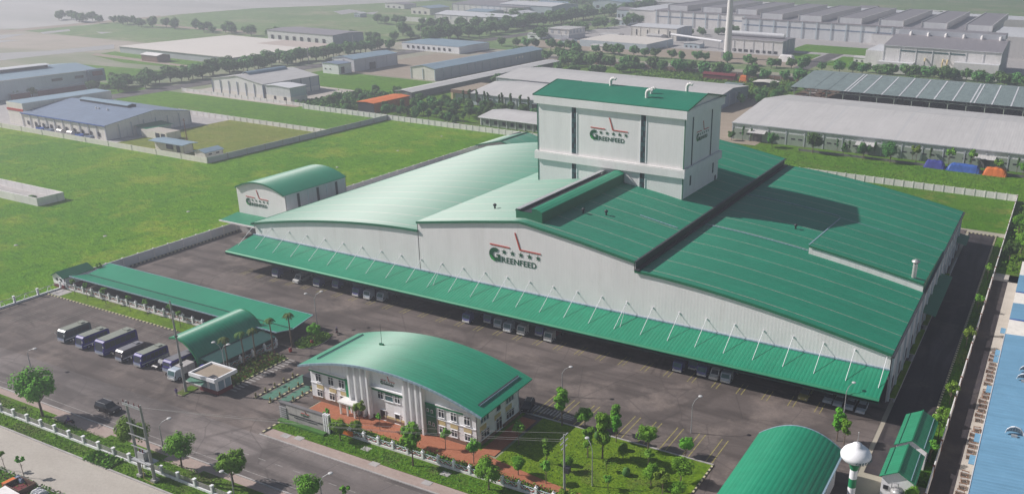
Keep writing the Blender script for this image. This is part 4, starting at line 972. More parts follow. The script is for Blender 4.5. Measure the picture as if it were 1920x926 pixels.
# ------------------------------------------------------------------ walls and fences
def panel_wall(name, label, p0, p1, h, sp, mat='offwhite', pm='offwhite', off=1, group=None):
    (xa, ya), (xb, yb) = p0, p1; alongx = abs(xb - xa) > abs(yb - ya); L = abs(xb - xa) if alongx else abs(yb - ya)
    t = thing(name, label, 'wall', ((xa + xb) / 2, (ya + yb) / 2, 0), group)
    q = MB()
    if alongx: q.box(min(xa, xb), max(xa, xb), ya - .1, ya + .1, 0, h, mat)
    else: q.box(xa - .1, xa + .1, min(ya, yb), max(ya, yb), 0, h, mat)
    q.build('panel', t)
    n = min(int(L / sp), 99); pr = None
    for k in range(n + 1):
        f = k / n; x, y = xa + (xb - xa) * f, ya + (yb - ya) * f
        if pr is None:
            q = MB()
            if alongx: q.box(x - .18, x + .18, y - .22 , y + .22, 0, h + .15, pm)
            else: q.box(x - .22, x + .22, y - .18, y + .18, 0, h + .15, pm)
            pr = q.build('pilaster', t); base = (x, y)
        else:
            c = pr.copy(); COL.objects.link(c); c.parent = t; c.location = pr.location + Vector((x - base[0], y - base[1], 0))
    return t
panel_wall('boundary_wall', 'grey panelled boundary wall between the meadow and the factory yard', (-218.7, 132), (-218.7, 336.8), 2.5, 4.6, 'cool_roof', 'offwhite')
panel_wall('boundary_wall', 'long weathered wall across the far end of the green meadow behind the hall', (-350, 337), (-8.8, 337), 2.4, 3.6, 'offwhite', 'offwhite')
panel_wall('boundary_wall', 'thin wall with rusty cap down the right side of the shaded side road', (-8.8, 112), (-8.8, 336.7), 2.2, 9, 'offwhite', 'rust')
panel_wall('boundary_wall', 'cream wall along the near side of the blue-roofed neighbour facing the meadow', (-470, 232), (-295, 232), 2.2, 14, 'cream', 'cream')
panel_wall('boundary_wall', 'shaded grey wall dividing the yellowed plot from the green meadow', (-295, 232.3), (-295, 336.7), 2.3, 9, 'wall_grey', 'conc')
panel_wall('boundary_wall', 'pale buttressed wall behind the yellowed grass plot', (-392, 297), (-295.3, 297), 2.0, 4.2, 'offwhite', 'cream')
panel_wall('boundary_wall', 'low white wall in front of the striped white hall', (-445, 341), (-352, 341), 1.8, 4.5, 'offwhite', 'cream')
panel_wall('boundary_wall', 'far white compound wall beyond the trees at the top centre', (-641, 757), (-520, 757), 4.5, 20, 'offwhite', 'cream')
panel_wall('boundary_wall', 'brick wall of the shrubby strip behind the white fence row', (-330, 577), (-110, 577), 2.2, 5, 'brick', 'conc')
panel_wall('boundary_wall', 'low shaded kerb wall before the long white warehouse', (-100, 376.5), (-5, 376.5), .9, 6, 'conc_dark', 'conc_dark')
pw = thing('tank_wall', 'small walled concrete basin standing in the meadow at the left edge', 'basin', (-305, 167, 0))
for a in ((-330, -293, 164.8, 165.1), (-330, -293, 173.5, 173.8), (-293.3, -293, 165.1, 173.5)):
    q = MB(); q.box(*a, 0, 2.7, 'offwhite'); q.build('wall_panel', pw)
q = MB(); q.box(-330, -293.3, 165.1, 173.5, 0, .3, 'conc'); q.build('floor_slab', pw)
q = MB(); q.lathe(-303, 169, [(1.6, .3), (1.5, .9), (.6, 1.3)], 'leaf_dark', 10); q.build('mound', pw)

def finial_fence(label, p0, p1, sp, style, h=1.7, group=None):
    (xa, ya), (xb, yb) = p0, p1; L = hypot(xb - xa, yb - ya); ux, uy = (xb - xa) / L, (yb - ya) / L
    n = max(int(round(L / sp)), 1)
    t = thing('railing_fence', label, 'fence', (xa, ya, 0), group)
    ang = atan2(uy, ux)
    t.rotation_euler = (0, 0, ang)
    def loc(mb, nm):
        o = mb.build(nm); o.parent = t; return o
    q = MB(); q.box(0, L, -.15, .15, 0, .5, 'white' if style != 'swag' else 'offwhite'); loc(q, 'base')
    post = panel = None
    for k in range(n + 1):
        x = L * k / n
        if post is None:
            q = MB(); m = 'white' if style == 'swag' else 'white'
            q.box(-.2, .2, -.22, .22, .5, h + .1, m); q.box(-.26, .26, -.28, .28, h + .1, h + .22, m)
            if style == 'swag': q.lathe(0, 0, [(.12, h + .22), (.2, h + .4), (.02, h + .65)], m, 8)
            post = loc(q, 'post')
        else: c = post.copy(); COL.objects.link(c); c.parent = t; post_c = c; c.location = (x, 0, 0)
    for k in range(n):
        x = L * k / n; w_ = L / n
        if panel is None:
            q = MB()
            if style == 'swag':
                q.box(.25, w_ - .25, -.04, .04, h - .25, h - .15, 'cool_clad'); q.box(.25, w_ - .25, -.035, .035, .75, .82, 'cool_clad')
                def sw_(c0, amp, r, m):
                    pts = [(.25 + (w_ - .5) * i / 12, 0, c0 + amp * (1 - abs(sin(2 * pi * i / 12)) )) for i in range(13)]
                    q.path(pts, r, m, 4)
                sw_(.70, .45, .06, 'red'); sw_(.95, .45, .05, 'white'); 
                q.path([(w_ * .4, 0, .6), (w_ * .5, 0, h - .3), (w_ * .6, 0, .6)], .04, 'facade_green', 4)
                for i in range(7): q.box(.4 + (w_ - .8) * i / 6 - .02, .4 + (w_ - .8) * i / 6 + .02, -.02, .02, .5, h - .2, 'facade_green')
            elif style == 'arc':
                q.box(.2, w_ - .2, -.03, .03, h - .2, h - .12, 'white')
                pts = [(.2 + (w_ - .4) * i / 10, 0, h - .2 - .75 * (1 - (i / 5 - 1) ** 2)) for i in range(11)]
                q.path([(a, 0, h + .5 - (c - .4)) for a, _, c in pts], .05, 'conc_dark', 4)
                q.path([(w_ * .38, 0, .5), (w_ * .5, 0, h - .1), (w_ * .62, 0, .5)], .06, 'white', 4)
            else:
                for z in (.62, .82, 1.02, 1.22, 1.42): q.box(.2, w_ - .2, -.025, .025, z, z + .06, 'conc')
                for i in range(12): q.box(.3 + (w_ - .6) * i / 11 - .015, .3 + (w_ - .6) * i / 11 + .015, -.02, .02, .5, 1.5, 'conc_dark')
            panel = loc(q, 'panel')
        else: c = panel.copy(); COL.objects.link(c); c.parent = t; c.location = (x, 0, 0)
    return t
finial_fence('green and white ornamental fence with red swags along the front of the office', (-108.3, 103.5), (-46.0, 103.5), 3.25, 'swag', 1.6)
finial_fence('ornamental fence between the green shelter and the coach park', (-216.5, 124.2), (-158.0, 124.2), 3.3, 'swag', 1.6)
finial_fence('ornamental fence beside the palms under the barrel canopy', (-145.2, 108.4), (-145.2, 124.5), 3.2, 'swag', 1.6)
finial_fence('white pillared fence with arched railings on the meadow side of the coach park', (-217.9, 84), (-217.9, 123.5), 5.4, 'arc', 1.9)
finial_fence('long white post and mesh fence beside the pale concrete road', (-220, 79.6), (-60, 79.6), 4.05, 'mesh', 1.6)
# ------------------------------------------------------------------ background buildings
def hall_b(name, label, cat, x0, x1, y0, y1, ze, zr, axis, wall, roof, ridge=None, over=.4, trim=None, base=None, basez=1.8, pil=None, pilm='grey_clad', sides=('s', 'e'), wins=None, winm='dark', group=None, wall_e=None, back=None):
    """a gabled or mono-pitch building; axis is the ridge's direction; sides: s faces the camera (-Y), e faces +X"""
    t = thing(name, label, cat, ((x0 + x1) / 2, (y0 + y1) / 2, 0), group)
    u0, u1 = (x0, x1) if axis == 'Y' else (y0, y1); v0, v1 = (y0, y1) if axis == 'Y' else (x0, x1)
    r = (u0 + u1) / 2 if ridge is None else ridge
    zb = ze if back is None else back
    pr = [(u0 - over, ze), (r, zr), (u1 + over, zb)]
    q = MB(); q.shell(pr, v0 - over, v1 + over, roof, .22, axis, False); rf = q.build('roof', t)
    if trim:
        q = MB()
        if axis == 'X': q.box(v0 - over, v1 + over, u0 - over - .25, u0 - over, ze - .4, ze, trim)
        else: q.box(u1 + over, u1 + over + .25, v0 - over, v1 + over, zb - .4, zb, trim)
        q.build('gutter', rf)
    we = wall_e or wall
    q = MB(); pw_ = [(u0, ze - .25), (r, zr - .25), (u1, zb - .25)]
    if axis == 'Y': q.gable(pw_, v0, 0, wall); q.build('wall', t); q = MB(); q.gable(pw_, v1, 0, wall, t=-.2)
    else: q.box(v0, v1, u0, u0 + .2, 0, ze - .25, wall); q.build('wall', t); q = MB(); q.box(v0, v1, u1 - .2, u1, 0, zb - .25, wall)
    q.build('wall', t)
    q = MB()
    if axis == 'Y': q.box(u0, u0 + .2, v0 + .2, v1 - .2, 0, ze - .25, we); q.build('wall', t); q = MB(); q.box(u1 - .2, u1, v0 + .2, v1 - .2, 0, zb - .25, we)
    else: q.gable(pw_, v0, 0, we, 'X'); q.build('wall', t); q = MB(); q.gable(pw_, v1, 0, we, 'X', -.2)
    q.build('wall', t)
    if base:
        q = MB(); q.box(x0 - .06, x1 + .06, y0 - .12, y0 - .02, 0, basez, base); q.box(x1 + .02, x1 + .12, y0, y1, 0, basez, base); q.build('base_course', t)
    hs = lambda x, y: min(ze, zb) - .3
    if pil:
        n = int(min((x1 - x0) / pil, 60))
        for k in range(n + 1):
            x = x0 + (x1 - x0) * k / n; q = MB(); q.box(x - .22, x + .22, y0 - .3, y0 - .13, 0, hs(0, 0), pilm); q.build('pilaster', t)
        n = int(min((y1 - y0) / pil, 30))
        for k in range(n + 1):
            y = y0 + (y1 - y0) * k / n; q = MB(); q.box(x1 + .13, x1 + .3, y - .22, y + .22, 0, hs(0, 0), pilm); q.build('pilaster', t)
    for (face, a, c, lo, hi) in (wins or []):
        q = MB()
        if face == 's': q.box(a, c, y0 - .2, y0 - .13, lo, hi, winm)
        else: q.box(x1 + .13, x1 + .2, a, c, lo, hi, winm)
        q.build('window', t)
    return t, rf

# left: blue-roofed cream factory with its yard
t, rf = hall_b('blue_gabled_factory', 'cream factory with a dusty blue gabled roof and ridge monitor beyond the meadow wall', 'factory', -421, -364, 239, 281, 6.3, 9.4, 'X', 'cream', 'blue_grey_roof', ridge=263, trim='blue_tarp', pil=5.5, wins=[('s', -418 + 5.4 * k, -416.6 + 5.4 * k, 1.2, 3.0) for k in range(10)], wall_e='offwhite')
q = MB(); q.shell([(260.5, 10.3), (263, 10.8), (265.5, 10.3)], -412, -378, 'sky_roof', .2, 'X'); q.box(-411.8, -378.2, 260.9, 265, 8.8, 10.1, 'dark'); q.build('ridge_monitor', rf)
for x in (-392, -390, -384): q = MB(); q.lathe(x, 255, [(.35, 8.2), (.4, 8.9), (.1, 9.3)], 'offwhite', 8); q.build('roof_vent', rf)
q = MB(); q.box(-434, -422.3, 240.6, 284, 0, 9.9, 'cream', top='sky_roof'); q.box(-434.1, -422.2, 240.4, 240.58, 6.2, 7.2, 'red'); q.build('parapet_block', t)
q = MB(); q.grid([[(-363.9, 252, 4.2), (-363.9, 266, 4.2)], [(-356, 252, 3.4), (-356, 266, 3.4)]], 'trim_green', False); q.box(-363.9, -357, 253, 265, 0, 3.3, 'cool_clad'); q.build('annex', t)
t, rf = hall_b('flat_roofed_hut', 'cream open-sided hut with thin blue roof behind the cream wall', 'hut', -333, -316, 238.5, 243, 3.8, 4.1, 'X', 'cream', 'sky_roof', over=1.6, wins=[('s', -326, -322, 1.0, 3.0), ('s', -320, -318, .3, 3.0)], winm='glass')
t, rf = hall_b('pump_house', 'small cream hut with blue gable roof at the corner of the walled plot', 'hut', -306.5, -300.5, 236, 244.5, 2.8, 3.8, 'Y', 'cream', 'sky_roof', ridge=-303.5, wins=[('e', 237.5, 239, 1.6, 2.1), ('e', 241, 242.5, 1.6, 2.1)])
t = thing('container_office', 'cream flat-roofed container office beside the yellowed plot', 'container', (-351, 255, 0))
q = MB(); q.box(-358, -342, 251, 258, .2, 3.4, 'cream', top='sand_road'); q.build('body', t)
for x in (-349, -345.5): q = MB(); q.box(x, x + 2.6, 250.9, 250.99, .8, 2.8, 'glass'); q.build('window', t)
q = MB(); q.tube((-336, 256, 0), (-336, 256, 9.5), .22, .15, 'rust', 8); q.box(-336.8, -335.2, 255.9, 256.1, 8.6, 8.8, 'rust'); tag(q.build('utility_pole'), 'dark leaning utility pole on the yellowed grass plot', 'utility pole')
# machines along its wall
rnd = random.Random(5)
proto = None
for k, (x, m) in enumerate(((-405, 'blue_tarp'), (-399, 'blue_grey_roof'), (-391, 'stainless'), (-384, 'stainless'), (-378, 'blue_tarp'), (-372, 'blue_grey_roof'))):
    mt = thing('machine', '%s machine in the line outside the cream factory, %s' % (('blue', 'slate blue', 'silver', 'silver', 'blue', 'slate blue')[k], ('first from its striped end', 'second from its striped end', 'left of the two silver ones', 'right of the two silver ones', 'just past the silver ones', 'last before the corner')[k]), 'machine', (x, 236.5, 0), 'machines outside the cream factory')
    if m == 'stainless':
        q = MB(); q.tube((x - 1.6, 236.5, 1.4), (x + 1.6, 236.5, 1.4), 1.1, 1.1, m, 12); q.build('drum', mt)
        q = MB(); q.box(x - 1.8, x + 1.8, 235.6, 237.4, 0, .5, 'conc_dark'); q.build('base', mt)
    else:
        q = MB(); q.box(x - 2.2, x + 2.2, 235.6, 237.4, .4, 1.7, m); q.build('body', mt)
        q = MB(); q.box(x - 2.4, x - .9, 235.8, 237.2, 1.7, 2.3, 'glass'); q.build('cab', mt)
        q = MB()
        for xx in (x - 1.5, x + 1.4): q.tube((xx, 235.5, .45), (xx, 237.5, .45), .45, .45, 'black', 10)
        q.build('wheel', mt)
# far-left long blue shed
t, rf = hall_b('long_blue_shed', 'long pale blue industrial shed with signed end panel at the left edge', 'factory', -531, -494.5, 150, 327, 10, 12, 'Y', 'cool_clad', 'sky_roof', ridge=-513, wins=[('e', 300, 306, 6.2, 7.6), ('e', 313, 318, 6.2, 7.6), ('e', 262, 266, 4, 5)], trim='cool_roof')
q = MB(); q.box(-494.3, -492.2, 320, 329.5, 3.5, 10.3, 'blue_grey_roof'); q.box(-492.2, -492.0, 322, 328, 6.8, 9.2, 'maroon'); q.build('end_panel', t)
q = MB(); q.shell([(-517, 13.2), (-513, 13.6), (-509, 13.2)], 150, 310, 'cool_roof', .2); q.box(-516, -510, 150, 309, 11.6, 13.0, 'dark'); q.build('ridge_monitor', rf)
for y0, y1, lab in ((276, 286, 'short white lean-to shed before the long blue shed'), (290, 317, 'longer white lean-to shed before the long blue shed')):
    t = thing('lean_to_shed', lab, 'shed', (-493, y0, 0)); q = MB(); q.grid([[(-495, y0, 3.4), (-495, y1, 3.4)], [(-491.5, y0, 2.8), (-491.5, y1, 2.8)]], 'warm_roof', False); q.build('roof', t)
    q = MB(); q.box(-492.4, -492.1, y0, y1, 0, 2.7, 'maroon'); q.build('wall', t)
# striped white hall and annex
t, rf = hall_b('white_gabled_hall', 'white gabled hall with grey striped end wall and rounded ridge vent', 'hall', -425, -386.5, 345.5, 386, 8.2, 11.3, 'Y', 'white_clad', 'warm_roof', ridge=-406, pil=6.4, pilm='blue_grey_roof', base='cream', basez=2.6, wall_e='grey_clad')
q = MB(); q.shell(arc_prof(-408.5, -403.5, 11.2, 12.6, 8), 352, 380, 'sky_roof', .15); q.build('ridge_vent', rf)
t, rf = hall_b('grey_annex', 'small two-tone grey and cream block beside the striped white hall', 'building', -384.5, -367, 345.5, 357, 8.0, 8.6, 'Y', 'cool_roof', 'cool_roof', ridge=-378, base='cream', basez=3, wins=[('s', -379, -377.5, 1, 2.8), ('s', -372, -370, 1, 2.8)], wall_e='cool_clad')
# white and blue-grey pair
t, rf = hall_b('white_block', 'small white block with grey roof by the lime green grass', 'building', -432, -418.5, 436, 447.5, 6.6, 7.0, 'Y', 'white', 'blue_grey_roof', wall_e='offwhite', wins=[('s', -430, -429, 2.6, 3.4), ('s', -426, -425, 2.6, 3.4), ('e', 438, 441, 0.5, 4.5)])
t, rf = hall_b('grey_blue_hall', 'blue-grey hall with pale blue roof behind the small white block', 'hall', -437, -419, 451, 493, 8.0, 9.4, 'Y', 'cool_roof', 'sky_roof', wall_e='grey_clad', pil=9, pilm='grey_clad', wins=[('e', 465, 471, 0, 4.5)])
t, rf = hall_b('long_blue_roofed_hall', 'long grey hall with light blue roof above the narrow white shed', 'hall', -371, -352.5, 449, 577, 7.2, 9.0, 'Y', 'cream', 'sky_roof', wall_e='grey_clad', pil=8.5, pilm='cool_clad', wins=[('e', 540 + 4 * k, 542 + 4 * k, 4, 5.4) for k in range(3)], winm='cream')
t, rf = hall_b('narrow_white_shed', 'very long narrow white roof running past the blue-roofed hall', 'shed', -334, -323, 390, 551, 3.6, 4.4, 'Y', 'conc_dark', 'warm_roof')
t, rf = hall_b('orange_shed', 'orange sheet-covered shed among dark trees behind the meadow wall', 'shed', -322, -311.5, 346.5, 374, 5.0, 5.4, 'Y', 'dark', 'orange', wall_e='orange')
t, rf = hall_b('flat_white_block', 'flat white building with blue roof strip beyond the long blue-roofed hall', 'building', -475, -420, 566, 606, 5.2, 5.6, 'X', 'white', 'sky_roof', over=.1, wins=[('s', -470 + 5 * k, -468 + 5 * k, 1.5, 3.5) for k in range(9)])
# tan flat roof and the dark block
t = thing('tan_flat_building', 'very broad low building with tan flat roof in the upper left', 'building', (-565, 480, 0))
q = MB(); q.box(-622, -508, 431, 528, 0, 4.3, 'grey_clad'); q.build('wall', t); q = MB(); q.box(-622.5, -507.5, 430.5, 528.5, 4.3, 4.6, 'tan_roof'); q.box(-560, -507.4, 500, 528.6, 4.6, 4.7, 'brown_flat'); q.build('roof', t)
t, rf = hall_b('dark_roofed_block', 'dark grey block with wide brown roof behind the tan flat building', 'building', -600, -529, 548, 583, 8.5, 9.5, 'X', 'offwhite', 'brown_roof', wall_e='blue_grey_roof', wins=[('s', -596 + 8 * k, -593 + 8 * k, 1.5, 5) for k in range(8)])
t, rf = hall_b('brick_shed', 'small brick shed in front of the tan flat building', 'shed', -572, -556, 411, 421, 4.4, 5.4, 'X', 'brick', 'offwhite')
# behind the tower
t, rf = hall_b('white_workshop', 'wide white-roofed workshop with brick porch behind the feed tower', 'building', -286, -176, 393, 442, 6.3, 9.3, 'X', 'cool_clad', 'warm_roof', pil=7, pilm='cool_roof', trim='cool_roof', wins=[('s', -282 + 7 * k, -279 + 7 * k, 1.5, 4) for k in range(14)])
q = MB(); q.box(-297.5, -286.5, 391.5, 420, 5.6, 7.3, 'brick', top='bare'); q.box(-297.5, -296, 391.5, 393, 0, 5.6, 'yellow'); q.box(-296, -287, 393.3, 419, 0, 5.6, 'cool_clad'); q.build('porch', t)
t, rf = hall_b('long_white_shed', 'long pale shed roof running behind the top of the feed tower', 'shed', -303, -165, 443.5, 496, 7.0, 9.4, 'X', 'grey_clad', 'warm_roof', pil=10, ridge=470, wall_e='blue_grey_roof')
t, rf = hall_b('sage_office', 'low pale green office with white roof just left of the feed tower', 'office building', -248.5, -190, 349.5, 372, 4.3, 5.8, 'X', 'sage', 'warm_roof', over=1.0, trim='white', pil=4.6, pilm='cool_roof', wins=[('s', -245.5 + 4.6 * k, -243.8 + 4.6 * k, 1.2, 2.8) for k in range(12)])
# right: long warehouse
t, rf = hall_b('long_white_warehouse', 'very long warehouse with plain white roof and pale green wall on the right', 'warehouse', -134, 60, 385, 475, 7.6, 12.0, 'X', 'cool_roof', 'warm_roof', ridge=431, trim='grey_clad', base='sage', basez=5.0, pil=8.1, pilm='grey_clad', wins=[('s', -132 + 8.1 * k + o, -130.2 + 8.1 * k + o, 2.7, 3.3) for k in range(17) for o in (1.4, 4.6) if k not in (1, 7, 13)])
for k in (1, 7, 13):
    x = -134 + 8.1 * k; q = MB(); q.grid([[(x, 384.8, 5.3), (x + 8.1, 384.8, 5.3)], [(x, 381.5, 4.3), (x + 8.1, 381.5, 4.3)]], 'warm_roof', False); q.build('awning', t)
    q = MB(); q.box(x + 2, x + 6, 384.7, 384.85, 0, 4.1, 'conc_dark'); q.build('loading_door', t)
# glass-roofed scrap shelter
t = thing('glass_roofed_shelter', 'huge open shelter with dusty glass roof on green posts over scrap', 'shelter', (-60, 520, 0))
q = MB(); q.grid([[(-139, 493, 9.2), (40, 493, 9.2)], [(-139, 541, 12.6), (40, 541, 12.6)]], 'mesh_glass', False); q.grid([[(-139, 541, 12.6), (40, 541, 12.6)], [(-139, 560, 10.6), (40, 560, 10.6)]], 'mesh_glass', False); rf = q.build('roof', t)
for x in (-127, -118.5, -109, -107.3, -98.6, -89, -79.8, -71, -61.8, -52.5, -43.6, -41.8, -33.2, -24, -15, -13.4, -5, 3):
    q = MB(); q.face([(x, 492.8, 9.3), (x + .75, 492.8, 9.3), (x + .75, 541, 12.75), (x, 541, 12.75)], 'cool_roof' if x > -110 else 'mesh_glass'); q.build('roof_strip', rf)
for k in range(19):
    x = -137 + 9.2 * k; q = MB(); q.tube((x, 494, 0), (x, 494, 9.1), .28, .28, 'sage', 6); q.tube((x, 494, 6.5), (x + 3, 494, 9.0), .12, .12, 'sage', 4); q.tube((x, 494, 6.5), (x - 3, 494, 9.0), .12, .12, 'sage', 4); q.build('post', t)
q = MB(); q.box(-139, 40, 493.6, 493.9, 7.6, 7.9, 'sage'); q.build('beam', t)
# scrap under it
rnd = random.Random(9)
q = MB()
for k in range(420):
    x, y = rnd.uniform(-138, 20), rnd.uniform(484, 538); s = rnd.uniform(.6, 2.6); a = rnd.uniform(0, pi); z = rnd.uniform(.2, 3.2)
    dx, dy = cos(a) * s, sin(a) * s
    q.tube((x - dx, y - dy, z), (x + dx, y + dy, z + rnd.uniform(-.8, 1.2)), rnd.uniform(.1, .5), rnd.uniform(.1, .4), rnd.choice(['thatch', 'thatch', 'rust', 'conc', 'brick', 'dark']), 5)
o = q.build('scrap_heap'); tag(o, 'tangled brown scrap heaps under and before the glass-roofed shelter', 'scrap heap'); o['kind'] = 'stuff'
for x0, x1, lab in ((-106, -91, 'short pale green shed before the scrap heaps'), (-82, -44, 'long pale green shed with dark bays before the scrap heaps')):
    t, rf = hall_b('green_shed', lab, 'shed', x0, x1, 480, 484, 3.9, 4.3, 'X', 'sage', 'conc_dark', over=.5, pil=3.4, pilm='sage', wins=[('s', x0 + 3.4 * k + .6, x0 + 3.4 * k + 2.9, .4, 3.0) for k in range(1, int((x1 - x0) / 3.4) - 1)], trim='cool_roof')
hp = None
for k, x in enumerate((-38, -27.5, -17, -6)):
    o = thing('white_heap', 'white cone heap, %s from the left beside the scrap shelter' % ('first', 'second', 'third', 'fourth')[k], 'heap', (x, 484, 0), 'white cone heaps by the scrap shelter')
    q = MB(); q.lathe(x, 484, [(3.2, 0), (3.1, 1.2), (1.7, 2.1), (.5, 3.0), (.05, 3.2)], 'offwhite', 12); q.build('cover', o)
    q = MB(); q.lathe(x, 484, [(3.5, 0), (3.5, .6)], 'dark', 12); q.build('base', o)
# big industrial group
t, rf = hall_b('grey_roofed_factory', 'tall white factory with grey roof and round roof fans at upper right', 'factory', -121, -43, 661, 728, 18.2, 22.6, 'X', 'offwhite', 'brown_roof', ridge=702, back=20, pil=11, pilm='cool_roof', trim='cool_roof', wins=[('s', -109.6 + 11 * k, -99.2 + 11 * k, 14.6, 15.6) for k in range(4)], winm='glass_teal', wall_e='grey_clad')
q = MB(); q.box(-119, -45, 702, 703, 22.5, 26, 'grey_clad'); q.box(-119, -45, 703, 722, 22.5, 26, 'grey_clad', top='brown_roof'); q.build('clerestory', rf)
for k in range(6): x = -110 + 12.4 * k; q = MB(); q.lathe(x, 700.5, [(1.1, 22), (1.1, 24.4), (.3, 25.2)], 'offwhite', 12); q.build('roof_fan', rf)
for x0, x1, z in ((-123, -99, 7.5), (-72, -43, 10.5)): q = MB(); q.box(x0, x1, 653, 660.8, 0, z, 'offwhite', top='cool_roof'); q.build('annex', t)
q = MB(); q.box(-135, -121.2, 668, 715, 0, 13, 'offwhite', top='cool_roof'); q.build('side_block', t)
for k, x in enumerate((-92, -80, -77)): q = MB(); q.tube((x, 658, 0), (x, 658, 9), .6, .6, 'yellow' if k else 'stainless', 8); q.tube((x, 658, 9), (x, 660.8, 11), .5, .5, 'yellow', 6); q.build('duct', t)
t = thing('sprawling_factory', 'enormous pale factory with raised grey roof lights across the top right', 'factory', (-190, 920, 0))
q = MB(); q.box(-292, -70, 846, 1030, 0, 15, 'cool_roof'); q.box(-400, -292.1, 880, 1030, 0, 15, 'offwhite'); q.box(-440, -400.1, 900, 1010, 0, 13, 'offwhite'); q.build('wall', t)
q = MB(); q.box(-292.5, -69.5, 845.5, 1030.5, 15, 15.7, 'brown_roof'); q.box(-400.5, -292.6, 879.5, 1030.5, 15, 15.6, 'brown_roof'); q.box(-440.5, -400.6, 899.5, 1010.5, 13, 13.5, 'cool_roof'); rf = q.build('roof', t)
for k in range(9):
    x = -388 + 37.5 * k; y0 = 852 if x > -300 else 888
    q = MB(); q.box(x, x + 21, y0, 1020, 15.7, 20.5, 'cool_roof', top='brown_roof'); ml = q.build('roof_light', rf)
    q = MB(); q.box(x - .7, x - .01, y0 - .5, 1020, 15.7, 21.1, 'warm_roof'); q.box(x + 21.01, x + 21.7, y0 - .5, 1020, 15.7, 21.1, 'warm_roof'); q.build('coping', ml)
for x0, x1, y in ((-398, -294, 879.8), (-290, -150, 845.8)): q = MB(); q.box(x0, x1, y, y + .19, 9.0, 10.0, 'blue_grey_roof'); q.build('window_band', t)
for k in range(24):
    x = -398 + 13.8 * k; y = 879.6 if x < -292 else 845.6; q = MB(); q.box(x - .5, x + .5, y - .4, y - .01, 0, 15.2, 'cool_clad'); q.build('pilaster', t)
q = MB(); q.box(-165, -140, 834, 845.5, 0, 9, 'offwhite', top='brown_roof'); q.build('annex', t)
q = MB(); q.box(-62, 10, 800, 900, 0, 17, 'warm_roof', top='cool_roof'); q.build('side_block', t)
q = MB(); q.box(-420, -20, 1050, 1110, 0, 13, 'warm_roof', top='cool_roof'); tag(q.build('distant_warehouse'), 'pale distant warehouse just beyond the sprawling factory', 'warehouse')
t, rf = hall_b('cream_filter_house', 'cream hall with slit windows left of the tall chimney', 'building', -366, -321, 754, 790, 10.5, 11.5, 'X', 'cream', 'cool_roof', pil=9, pilm='cream', wins=[('s', -361 + 11 * k, -360 + 11 * k, 3, 8) for k in range(4)], wall_e='grey_clad')
q = MB(); q.box(-372, -310, 668, 722, 0, 5.4, 'cool_clad', top='tan_roof'); q.build('front_block', t)
t, rf = hall_b('white_boiler_house', 'white flat-topped hall right of the tall chimney', 'building', -258, -209, 708, 742, 10.7, 11.3, 'X', 'offwhite', 'brown_roof', pil=8, pilm='cool_roof', wins=[('s', -256 + 5 * k, -253 + 5 * k, .6, 2.6) for k in range(9)], wall_e='blue_grey_roof', trim='cool_roof')
q = MB(); q.tube((-260, 722, 13.4), (-212, 722, 13.4), 2.0, 2.0, 'cool_roof', 12); q.build('roof_pipe', rf)
ck = thing('tall_chimney', 'tall slender pale chimney rising out of the top of the picture', 'chimney', (-239, 663, 0))
q = MB(); q.lathe(-239, 663, [(3.1, 0), (2.3, 30), (1.75, 66)], 'offwhite', 20); q.build('shaft', ck)
q = MB(); q.box(-243, -241.5, 660, 666, 0, 5, 'conc'); q.build('base', ck)
q = MB(); q.path([(-320, 740, 7), (-262, 712, 7)], 1.0, 'cool_roof', 8)
for x, y in ((-318, 739), (-300, 730.5), (-282, 721.6), (-265, 713.4)): q.tube((x, y, 0), (x, y, 6.2), .35, .35, 'steel', 6)
tag(q.build('pipe_bridge'), 'raised pale pipe bridge between the slit-windowed hall and the chimney', 'pipe bridge')
# house group and others
t, rf = hall_b('cream_office_block', 'white two-storey block over a darker ground floor left of the street trees', 'building', -424, -403, 704, 734, 8.8, 9.1, 'X', 'offwhite', 'warm_roof', over=.6, base='grey_clad', basez=3.6, wins=[('s', -421 + 7 * k, -419 + 7 * k, 5, 7.8) for k in range(3)] + [('e', 706 + 6 * k, 709 + 6 * k, 5, 7.8) for k in range(5)], winm='grey_clad')
t, rf = hall_b('white_cottage', 'small white flat block left of the two-storey block', 'building', -437, -424.6, 690, 706, 4.6, 5.0, 'X', 'white', 'warm_roof', wins=[('s', -434, -430, 1.6, 2.8)])
t, rf = hall_b('store_building', 'low store building with pale roof between the two-storey block and cream hall', 'building', -382, -366, 722, 740, 4.6, 5.4, 'X', 'offwhite', 'warm_roof')
t, rf = hall_b('hazy_hall', 'hazy pale hall beyond the street trees at the top centre', 'hall', -600, -531, 890, 950, 12, 14, 'X', 'cool_clad', 'cool_roof', wins=[('s', -590 + 9 * k, -586 + 9 * k, 2, 5) for k in range(6)])
t, rf = hall_b('long_hazy_hall', 'long hazy hall with dark bays inside the far white compound', 'hall', -600, -521, 770, 812, 8, 10.5, 'X', 'offwhite', 'cool_roof', pil=9, pilm='grey_clad')
t, rf = hall_b('hazy_office', 'hazy teal-windowed office at the corner of the far white compound', 'office building', -526, -505, 764, 800, 9.5, 10, 'X', 'cool_clad', 'cool_roof', wins=[('s', -524 + 4 * k, -522 + 4 * k, 5, 7.5) for k in range(5)])
t, rf = hall_b('broad_hazy_hall', 'broad hazy hall with violet-grey roof behind the far white compound', 'hall', -660, -560, 880, 960, 10, 12, 'X', 'offwhite', 'brown_roof', pil=8, pilm='grey_clad')
t, rf = hall_b('faint_warehouse', 'faint pale warehouse roof at the top edge left of the chimney', 'warehouse', -760, -640, 1120, 1210, 10, 12, 'X', 'warm_roof', 'warm_roof')
t, rf = hall_b('sunlit_hazy_hall', 'pale hazy hall at the top edge above the street trees', 'hall', -520, -430, 1080, 1160, 10, 13, 'X', 'warm_roof', 'warm_roof')
